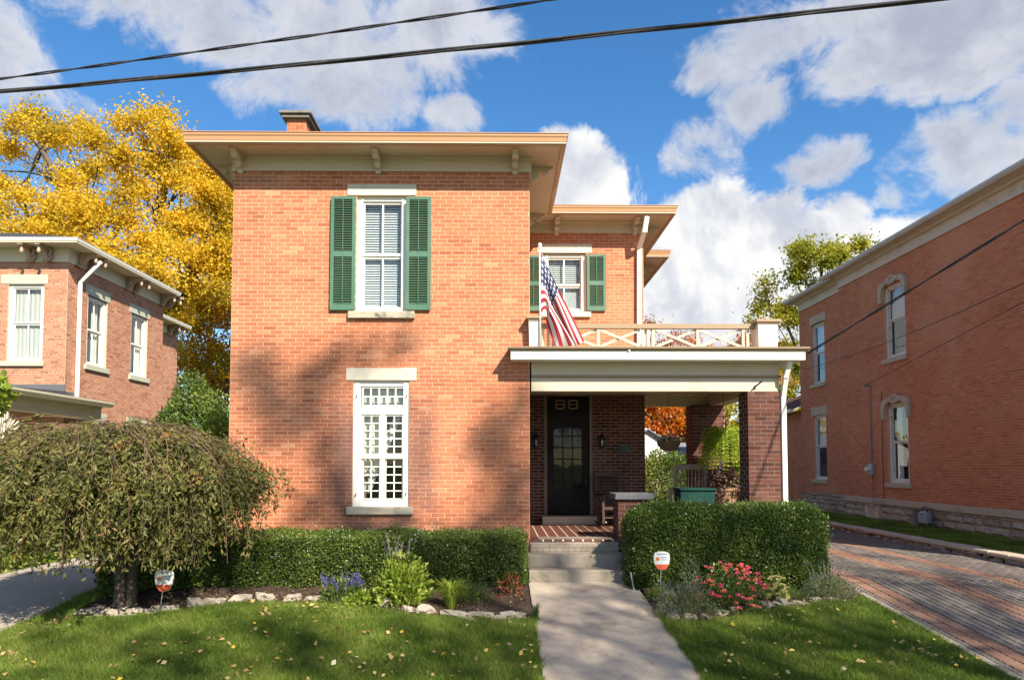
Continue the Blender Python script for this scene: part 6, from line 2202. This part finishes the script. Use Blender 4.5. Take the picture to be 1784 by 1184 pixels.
r_, p, rx, h = clump('lantana', 'pink and orange flowering lantana in the bed right of the walk', 1270, 1064, 138, 78, 2200, .042, .028, 'hedge', seed=9)
def heads(root, p, rx, h, n, m, rad=.026, up=.75, seed=1):
    random.seed(seed)
    P, D, N_ = [], [], []
    for i in range(n):
        a = random.uniform(-2.9, -.2) if random.random() < .8 else random.uniform(0, 6.28)
        t = random.uniform(0, 1) ** .6
        el = random.uniform(.05, 1.2)
        c = Vector((p.x + rx * math.cos(el) * math.cos(a) * random.uniform(.85, 1.08), p.y + rx * .8 * math.cos(el) * math.sin(a), p.z + h * (.12 + .95 * math.sin(el))))
        for k in range(18):
            d = Vector((random.gauss(0, 1), random.gauss(0, 1), abs(random.gauss(0, 1)))).normalized()
            P.append(tuple(c + d * rad * .35)); D.append(tuple(d)); N_.append((random.gauss(0, 1), random.gauss(0, 1), 1))
    P, D, N_ = np.array(P), np.array(D), np.array(N_)
    # petals of one head keep one hue: join as petals, colour by position
    leaves('flower_heads', P, MT[m], root, rad * .95, rad * .9, D=D, N=N_, kind='stuff')
heads(r_, p, rx, h, 84, 'pink', .028, seed=3)
r_, p, rx, h = clump('yellow_lantana', 'pale yellow flowering plant at the right end of the pink lantana', 1352, 1052, 44, 46, 380, .038, .024, 'hedge', seed=10)
heads(r_, p, rx, h, 34, 'yellowpetal', .028, seed=4)
r_, p, rx, h = clump('lavender', 'wispy grey-green lavender beside the front walk', 1192, 1076, 105, 58, 3600, .04, .008, 'silver', seed=11)
spikes(r_, (p.x, p.y, p.z + .1), 26, .36, rx, 'mauve', per=12)
clump('catmint', 'low dull violet catmint spilling onto the front walk', 1168, 1076, 45, 18, 420, .022, .012, 'mauve', seed=12)
clump('bed_herb', 'yellow-green herb at the foot of the right yard sign', 1147, 1046, 48, 26, 500, .035, .014, 'lime', seed=13)
clump('silver_sage', 'upright pale green sage behind the lantana', 1205, 1045, 55, 78, 420, .05, .014, 'silver', dy=-.0, seed=14)
clump('bed_herb', 'olive green low herb right of the yellow flowers', 1385, 1048, 50, 24, 600, .028, .012, 'herb', seed=15)
r_, p, rx, h = clump('russian_sage', 'wispy grey sage at the driveway end of the right hedge', 1440, 1046, 95, 46, 3400, .04, .010, 'silver', seed=16)
spikes(r_, (p.x, p.y, p.z + .1), 22, .40, rx * .9, 'mauve', per=14)
clump('bed_herb', 'little green plant at the corner of the porch steps', 1104, 1020, 24, 22, 130, .035, .02, 'herb', seed=17)

# ------------------------------------------------------------------ yard signs
def yard_sign(label, u, v, vt, wpx, lean):
    p = atg(u, v)
    s = FPX / (p.y - CAM.y)
    hh = (v - vt) / s
    w_ = wpx / s
    hs = w_ * 1.12
    root = thing('yard_sign', p, label, 'sign')
    MB().tube([p + Vector((0, .012, -.08)), p + Vector((lean, .012, hh - hs * .55))], .007, 6).build('stake', MT['rod'], root)
    cx_, zt = p.x + lean * 1.1, p.z + hh
    prof = [(-.40, 0), (-.2, .05), (0, .065), (.2, .05), (.40, 0), (.48, -.10), (.5, -.35), (.46, -.62), (.36, -.85), (.22, -1.0), (0, -1.04), (-.22, -1.0), (-.36, -.85), (-.46, -.62), (-.5, -.35), (-.48, -.10)]
    y = p.y
    pl = [(cx_ + a * w_, zt - .065 * hs + b * hs * .93) for a, b in prof]
    MB().prism(pl, 'y', y, y + .006).build('sign_panel', MT['sign_white'], root)
    lowp_ = [(a, b) for a, b in prof if b <= -.62]
    pl = [(cx_ + a * w_ * .985, zt - .065 * hs + b * hs * .925) for a, b in [(.455, -.70)] + [q for q in lowp_ if q[1] < -.7] + [(-.455, -.70)]]
    MB().prism(pl, 'y', y - .0025, y - .0005).build('orange_band', MT['sign_red'], root)
    z = zt - hs * .42
    MB().prism([(cx_ - w_ * .36, z - w_ * .10), (cx_ - w_ * .14, z - w_ * .10), (cx_ - w_ * .14, z + w_ * .10), (cx_ - w_ * .36, z + w_ * .10)], 'y', y - .0025, y - .0005).build('icon', MT['sign_icon'], root)
    b = MB()
    random.seed(5)
    for (x0, x1, zz, hgt) in ((-.30, .30, zt - hs * .17, .030), (-.06, .34, zt - hs * .36, .022), (-.06, .32, zt - hs * .47, .02)):
        a = x0
        while a < x1:
            L_ = random.uniform(.03, .055)
            b.box(cx_ + a * w_, cx_ + (a + L_) * w_, y - .0022, y - .0005, zz, zz + hgt * w_ * 2)
            a += L_ + .018
    b.build('print', MT['sign_blue'], root, kind='stuff')
    return root


yard_sign('small white and orange security sign beside the weeping cherry trunk', 276, 1066, 993, 33, .06)
yard_sign('small white and orange security sign in front of the right hedge', 1149, 1044, 961, 28, .035)
# black iron stake / hose guide by the steps
o = thing('iron_railing_stub', (aty(1108, 980, -.9).x, -.7, 0), 'short dark iron handrail stub between steps and right hedge', 'railing')
xx = sx1 + .035
MB().bar((xx, -.62, -.02), (xx, -.62, .42), .025, .025).bar((xx, -.10, .0), (xx, -.10, .60), .025, .025).bar((xx, -.10, .585), (xx, -.66, .41), .03, .02).build('bars', MT['iron'], o)
o = tag(MB().bar((atg(1106, 1030).x, atg(1106, 1030).y, gz(0, -1.2) - .05), (atg(1106, 1030).x - .06, atg(1106, 1030).y, gz(0, -1.2) + .28), .025, .018).build('edging_stake', MT['rod']), 'slim grey metal stake at the walk edge by the right hedge', 'stake')

# ------------------------------------------------------------------ flag
def flag():
    pb = aty(941, 602, -.20)
    px_ = pb.x
    ztop = aty(941, 432, -.20).z
    root = thing('flag', (px_, -.20, ZC), 'american flag hanging from a white pole on the porch balustrade', 'flag')
    MB().tube([(px_, -.20, ZC + .001), (px_, -.20, ztop)], .016, 10).lathe([(.0, ztop + .085), (.02, ztop + .08), (.033, ztop + .06), (.033, ztop + .035), (.02, ztop + .02), (.024, ztop - .01), (.018, ztop - .03)], (px_, -.20, 0), 10).build('pole', MT['white'], root, smooth=True)
    h0, h1 = aty(941, 441, -.20).z, aty(941, 546, -.20).z
    ns_, nt = 64, 52
    V, UV = [], []
    for i in range(ns_ + 1):
        s = i / ns_
        for j in range(nt + 1):
            t = j / nt
            Lt = 1.66 - 1.0 * t ** 1.05
            dx = .43 + .03 * t
            hz = h0 + (h1 - h0) * t
            fold = math.sin(13 * t + 2.0 * s + .6) * .055 * min(1, 2.2 * s) + math.sin(23 * t - 3 * s) * .025 * min(1, 2 * s)
            x_ = px_ + .012 + s * Lt * dx + .05 * math.sin(9 * t + 3 * s) * s * (.4 + t)
            z_ = hz - s * Lt * math.sqrt(1 - dx * dx) + .10 * math.sin(3.1 * s) * t * (1 - s) + .02 * math.sin(11 * t + 2) * s
            # near the hoist the lower stripes lift before they fall
            z_ += .10 * t * math.sin(min(1, s / .22) * math.pi) * (1 if s < .22 else 0)
            x_ += .05 * t * math.sin(min(1, s / .3) * math.pi)
            y_ = -.215 + fold - .04 * s
            V.append((x_, y_, max(z_, ZC + .015)))
            UV.append((s, t))
    Fc = [(i * (nt + 1) + j, (i + 1) * (nt + 1) + j, (i + 1) * (nt + 1) + j + 1, i * (nt + 1) + j + 1) for i in range(ns_) for j in range(nt)]
    me = bpy.data.meshes.new('cloth')
    c = np.mean(np.array(V), 0)
    me.from_pydata((np.array(V) - c).tolist(), [], Fc)
    uvl = me.uv_layers.new(name='UVMap')
    for lp_ in me.loops:
        uvl.data[lp_.index].uv = UV[lp_.vertex_index]
    place('cloth', me, MT['flag'], root, c, smooth=True)
flag()

# ------------------------------------------------------------------ porch furniture
def rocking_chair(label, x, y, rz, m, s=1.0, wide=.56):
    root = thing('rocking_chair', (x, y, PZ), label, 'chair')
    Mx = Matrix.Translation((x, y, PZ + .004)) @ Matrix.Rotation(rz, 4, 'Z') @ Matrix.Scale(s, 4)
    nb = lambda: mbm(Mx)
    hw = wide / 2
    tilt = .26
    bk = lambda z: .22 + (z - .42) * tilt            # y of the back at height z (front is -y)
    for sx in (-1, 1):
        nb().bar((sx * hw, bk(.06), .06), (sx * hw, bk(1.12), 1.12), .045, .05, (1, 0, 0)).build('back_post', MT[m], root)
        nb().bar((sx * hw, -.27, .05), (sx * hw, -.25, .64), .05, .05, (1, 0, 0)).build('front_leg', MT[m], root)
        nb().obox((sx * hw, -.03, .655), (1, 0, 0), (0, 1, .03), (0, 0, 1), .10, .62, .03).build('armrest', MT[m], root)
        pts = [(sx * hw, -.48 + 1.1 * k / 10, .025 + .12 * ((k - 4.6) / 5) ** 2) for k in range(11)]
        nb().tube(pts, .022, 6).build('rocker', MT[m], root)
    nb().bar((-hw, bk(1.08), 1.08), (hw, bk(1.08), 1.08), .03, .10, (0, 0, 1)).build('top_rail', MT[m], root)
    nb().bar((-hw, bk(.50), .50), (hw, bk(.50), .50), .03, .06, (0, 0, 1)).build('lower_rail', MT[m], root)
    k = 8
    for i in range(k):
        a = -hw + .06 + (wide - .12) * i / (k - 1)
        nb().bar((a, bk(.52), .52), (a, bk(1.04), 1.04), .042, .014, (1, 0, 0)).build('back_slat', MT[m], root)
    for i in range(7):
        yy = -.27 + i * .08
        nb().box(-hw - .01, hw + .01, yy, yy + .068, .40 + .012 * i * -.3, .42 + .012 * i * -.3).build('seat_slat', MT[m], root)
    nb().box(-hw, hw, -.28, -.25, .36, .40).box(-hw, hw, bk(.4) - .03, bk(.4), .34, .38).build('seat_frame', MT[m], root)
    nb().bar((-hw, -.26, .2), (hw, -.26, .2), .025, .03).build('stretcher', MT[m], root)
p = aty(1064, 850, 2.45)
rocking_chair('dark wooden rocking chair against the wall beside the front door', p.x, 2.35, R(6), 'wood_dark', .96, .50)
p = aty(1199, 850, 2.05)
rocking_chair('grey slatted rocking chair in the sun near the rear pillar', p.x, 2.05, R(-22), 'wood_grey', 1.10, .56)
# green wooden chest
x0, x1 = aty(1184, 860, .55).x, aty(1248, 860, .55).x
zt = aty(1216, 850, .55).z
o = thing('porch_chest', ((x0 + x1) / 2, .75, PZ), 'dark green wooden chest on the porch behind the right hedge', 'chest')
MB().box(x0 + .02, x1 - .02, .56, .98, PZ + .03, zt - .045).build('box', MT['chest'], o, bevel=.006)
MB().box(x0, x1, .53, 1.01, zt - .043, zt).build('lid', MT['chest'], o, bevel=.008)
for k in (-1, 1):
    MB().box((x0 + x1) / 2 + k * .2 - .03, (x0 + x1) / 2 + k * .2 + .03, .555, .985, PZ + .001, PZ + .031).build('foot', MT['chest'], o)
# terracotta planter with coleus, and a hanging fern above it
py_ = 1.9
pp = aty(1263, 860, py_)
pzb = PZ
o = thing('coleus_planter', (pp.x, py_, PZ), 'tall terracotta planter of dark coleus below the hanging fern', 'planter')
MB().lathe([(.15, pzb + .002), (.16, pzb + .05), (.21, pzb + .72), (.24, pzb + .74), (.24, pzb + .80), (.19, pzb + .80), (.18, pzb + .74)], (pp.x, py_, 0), 20).build('pot', MT['terracotta'], o, smooth=False)
random.seed(8)
P = []
for i in range(1300):
    a = random.uniform(0, 6.28)
    r_ = random.uniform(.05, .33)
    P.append((pp.x + r_ * math.cos(a), py_ + r_ * math.sin(a), pzb + .82 + random.uniform(-.25, .40) * (1.15 - r_)))
leaves('coleus_leaves', np.array(P), MT['coleus'], o, .085, .05, (0, 0, -.2))
mb = MB()
for k in range(9):
    a = .7 * k
    limb(mb, (pp.x, py_, pzb + .76), (pp.x + .22 * math.cos(a), py_ + .22 * math.sin(a), pzb + 1.08), .008, .003, .1, 3, 4)
mb.build('stems', MT['shrub'], o)
fx, fy, fzz = pp.x, py_, aty(1260, 792, py_).z
o = thing('hanging_fern', (fx, fy, fzz), 'bright yellow-green fern spilling from a hanging pot beside the front pillar', 'fern')
MB().lathe([(.09, fzz), (.13, fzz + .04), (.17, fzz + .20), (.185, fzz + .21), (.16, fzz + .21), (.15, fzz + .18)], (fx, fy, 0), 16).build('pot', MT['iron'], o)
b = MB()
for k in range(3):
    a = 2.1 * k
    b.tube([(fx + .17 * math.cos(a), fy + .17 * math.sin(a), fzz + .2), (fx, fy, fzz + .75)], .004, 4)
b.tube([(fx, fy, fzz + .75), (fx, fy, ZA1 + .004)], .005, 4)
b.build('chain', MT['iron'], o)
P, D = [], []
for i in range(190):
    a = random.uniform(0, 6.28)
    L_ = random.uniform(.36, .66)
    b0 = Vector((fx, fy, fzz + .20))
    dr = Vector((math.cos(a), math.sin(a), 0))
    up_ = random.uniform(.18, .50)
    for k in range(28):
        t = k / 27
        q = b0 + dr * (L_ * .78 * math.sin(t * 1.5)) + Vector((0, 0, up_ * math.sin(2.6 * t) - .50 * t ** 2.2 * L_ / .5))
        for sg in (-1, 1):
            P.append(tuple(q)); D.append(tuple(Vector((-dr.y, dr.x, 0)) * sg + dr * .4 + Vector((0, 0, -.35))))
leaves('fern_fronds', np.array(P), MT['fern'], o, .065, .022, D=np.array(D))
P = [(fx - .16 + random.gauss(0, .08), fy - .15 + random.gauss(0, .06), fzz + random.uniform(-.42, .12)) for i in range(420)]
leaves('trailing_flowers', np.array(P), MT['mauve'], o, .03, .024, (0, 0, -.4), kind='stuff')
P = [(fx + .24 + random.gauss(0, .07), fy - .12 + random.gauss(0, .06), fzz + random.uniform(-.50, .15)) for i in range(520)]
leaves('trailing_vine', np.array(P), MT['lime'], o, .055, .038, (0, 0, -.6), kind='stuff')
# hanging basket
hb = aty(1165, 772, 2.75)
o = thing('hanging_basket', (hb.x, 2.75, hb.z - .16), 'coir hanging basket of white flowers at the back of the porch', 'hanging basket')
rb = .25
MB().lathe([(rb * .25, hb.z - .16), (rb * .6, hb.z - .12), (rb * .9, hb.z - .04), (rb, hb.z + .05), (rb * .93, hb.z + .05), (rb * .8, hb.z + .01)], (hb.x, 2.75, 0), 20).build('bowl', MT['coir'], o, smooth=True)
b = MB()
for k in range(3):
    a = 2.1 * k + .4
    b.tube([(hb.x + rb * math.cos(a), 2.75 + rb * math.sin(a), hb.z + .05), (hb.x, 2.75, hb.z + .50)], .004, 4)
b.tube([(hb.x, 2.75, hb.z + .50), (hb.x, 2.75, ZA1 + .004)], .005, 4)
b.build('chain', MT['iron'], o)
P = np.array([(hb.x + random.gauss(0, .12), 2.75 + random.gauss(0, .1), hb.z + .06 + abs(random.gauss(0, .06))) for _ in range(420)])
leaves('flowers', P, MT['whitepetal'], o, .032, .026, kind='stuff')
P = np.array([(hb.x + random.gauss(0, .13), 2.75 + random.gauss(0, .1), hb.z + .05 + random.gauss(0.03, .05)) for _ in range(350)])
leaves('foliage', P, MT['herb'], o, .04, .022)
b = tag(MB().lathe([(.05, PZ + .002), (.07, PZ + .12), (.075, PZ + .13), (.06, PZ + .13)], (aty(1147, 866, 1.9).x, 1.9, 0), 14).build('flower_pot', MT['terracotta']), 'little terracotta pot on the porch floor under the basket', 'flower pot')

# ------------------------------------------------------------------ grass and fallen leaves
def grass(name, x0, x1, y0, y1, n, keep, h=.055, label=''):
    P = np.stack([RNG.uniform(x0, x1, n), RNG.uniform(y0, y1, n)], 1)
    P = P[keep(P[:, 0], P[:, 1])]
    Q = np.column_stack([P, np.zeros(len(P))])
    bare = np.clip(wob(Q, 6.0, 1.0) * wob(Q, 2.3, 4.0) * 3 - .35, 0, .75)      # thin and worn spots
    P = P[RNG.uniform(size=len(P)) > bare]
    n = len(P)
    z = np.array([gz(a, b) for a, b in P])
    base = np.column_stack([P, z])
    a = RNG.uniform(0, 2 * math.pi, n)
    s = np.column_stack([np.cos(a), np.sin(a), np.zeros(n)]) * (RNG.uniform(.0028, .0065, n)[:, None])
    b = RNG.uniform(0, 2 * math.pi, n)
    patch = (.6 + .6 * (wob(base, 1.7, 2.0) * .5 + .5)) * (1 + .35 * np.clip(wob(base, 9.0, 5.0), 0, 1))
    hh = h * RNG.uniform(.5, 1.25, n) * patch
    ln = hh * RNG.uniform(.2, 1.3, n)
    tip = base + np.column_stack([np.cos(b) * ln, np.sin(b) * ln, hh])
    V = np.stack([base - s, base + s, tip], 1).reshape(-1, 3)
    Fc = np.arange(3 * n).reshape(-1, 3)
    c = V.mean(0)
    o = place(name, np_mesh(name, V - c, Fc, 3), MT['grass'], None, c)
    tag(o, label, 'grass', kind='stuff')


lbx = [p.x for p in LB]; lby = [p.y for p in LB]
rbx = [p.x for p in RB]; rby = [p.y for p in RB]
def keepL(x, y):
    lim = np.interp(x, lbx, lby)
    lim = np.where(x < lbx[0], -1.3 + .0 * x, lim)
    return (y < lim + .02 + .05 * np.sin(17 * x)) & (x < WX0 + .015 * np.sin(9 * y) + .01) & (x > -5.97 + .03 * np.sin(5 * y))
def keepR(x, y):
    lim = np.interp(x, rbx, rby)
    return (y < lim + .02 + .04 * np.sin(19 * x)) & (x > WX1 + .012 * np.sin(9 * y) - .01) & (x < DX0 - .08)
grass('lawn_grass', -6.1, WX0 + .05, -7.2, -1.2, 420000, keepL, .085, 'short green lawn grass left of the front walk')
grass('lawn_grass', WX1 - .05, DX0, -7.2, -1.2, 235000, keepR, .085, 'short green lawn grass between front walk and paver driveway')
grass('lawn_grass', 9.36, RX - .02, -2.0, 15, 130000, lambda x, y: x > 0, .075, 'strip of green grass beside the right house')
n = 640
P, k = [], 0
random.seed(3)
while len(P) < n:
    if len(P) % 3 == 0 or not P:
        x_ = random.uniform(-6, 5.2)
        y_ = random.uniform(-5.2, -1.6)
    else:                    # small drifts
        q_ = random.choice(P[-40:])
        x_, y_ = q_[0] + random.gauss(0, .28), q_[1] + random.gauss(0, .16)
    a = np.array([x_]), np.array([y_])
    if keepL(*a)[0] or keepR(*a)[0] or (5.3 < x_ and random.random() < .2) or random.random() < .03:
        P.append((x_, y_, gz(x_, y_) + .05 + random.uniform(0, .025)))
P = np.array(P)
o = leaves('fallen_leaves', P, MT['fallen'], None, .062, .048, D=rdir(n) * np.array([1, 1, .35]), N=rdir(n, (0, 0, 1.2)), fold=.15)
tag(o, 'fallen yellow and brown leaves scattered over the lawn', 'leaves', kind='stuff')

P = []
for k in range(2600):           # dry leaf litter and bark chips on the beds
    q_, side = (LB, 0) if random.random() < .62 else (RB, 1)
    x_ = random.uniform(q_[0].x, q_[-1].x)
    yf_ = float(np.interp(x_, [p.x for p in q_], [p.y for p in q_]))
    y_ = yf_ + abs(random.gauss(0, .55))
    if y_ < -.9:
        P.append((x_, y_, gz(x_, y_) + .06 + random.uniform(-.01, .01)))
P = np.array(P)
o = leaves('leaf_litter', P, MT['litter'], None, .038, .022, D=rdir(len(P)) * np.array([1, 1, .3]), N=rdir(len(P), (0, 0, 1.0)), fold=.2)
tag(o, 'dry leaf litter and bark chips on the mulched beds', 'leaf litter', kind='stuff')

# things of one kind that stand together share a group
GROUPS = {'maple_tree': 'maples behind the left house', 'autumn_tree': 'autumn trees behind the garden', 'street_tree': 'street trees across the road', 'hedge': 'clipped hedges before the house',
          'yard_sign': 'security signs in the beds', 'rocking_chair': 'rocking chairs on the porch', 'utility_cable': 'cables crossing the sky', 'service_cable': 'service cables to the houses', 'stone_border': 'rock borders of the beds',
          'garden_shrub': 'shrubs in the back gardens', 'bed_shrub': 'shrubs by the weeping cherry', 'bed_herb': 'low herbs in the flower beds', 'red_leaved_plant': 'red-leaved plants by the walk', 'brick_house': 'brick houses of the street'}
for o in bpy.data.objects:
    if o.parent is None and 'label' in o:
        k = o.name.split('.')[0]
        if k in GROUPS:
            o['group'] = GROUPS[k]
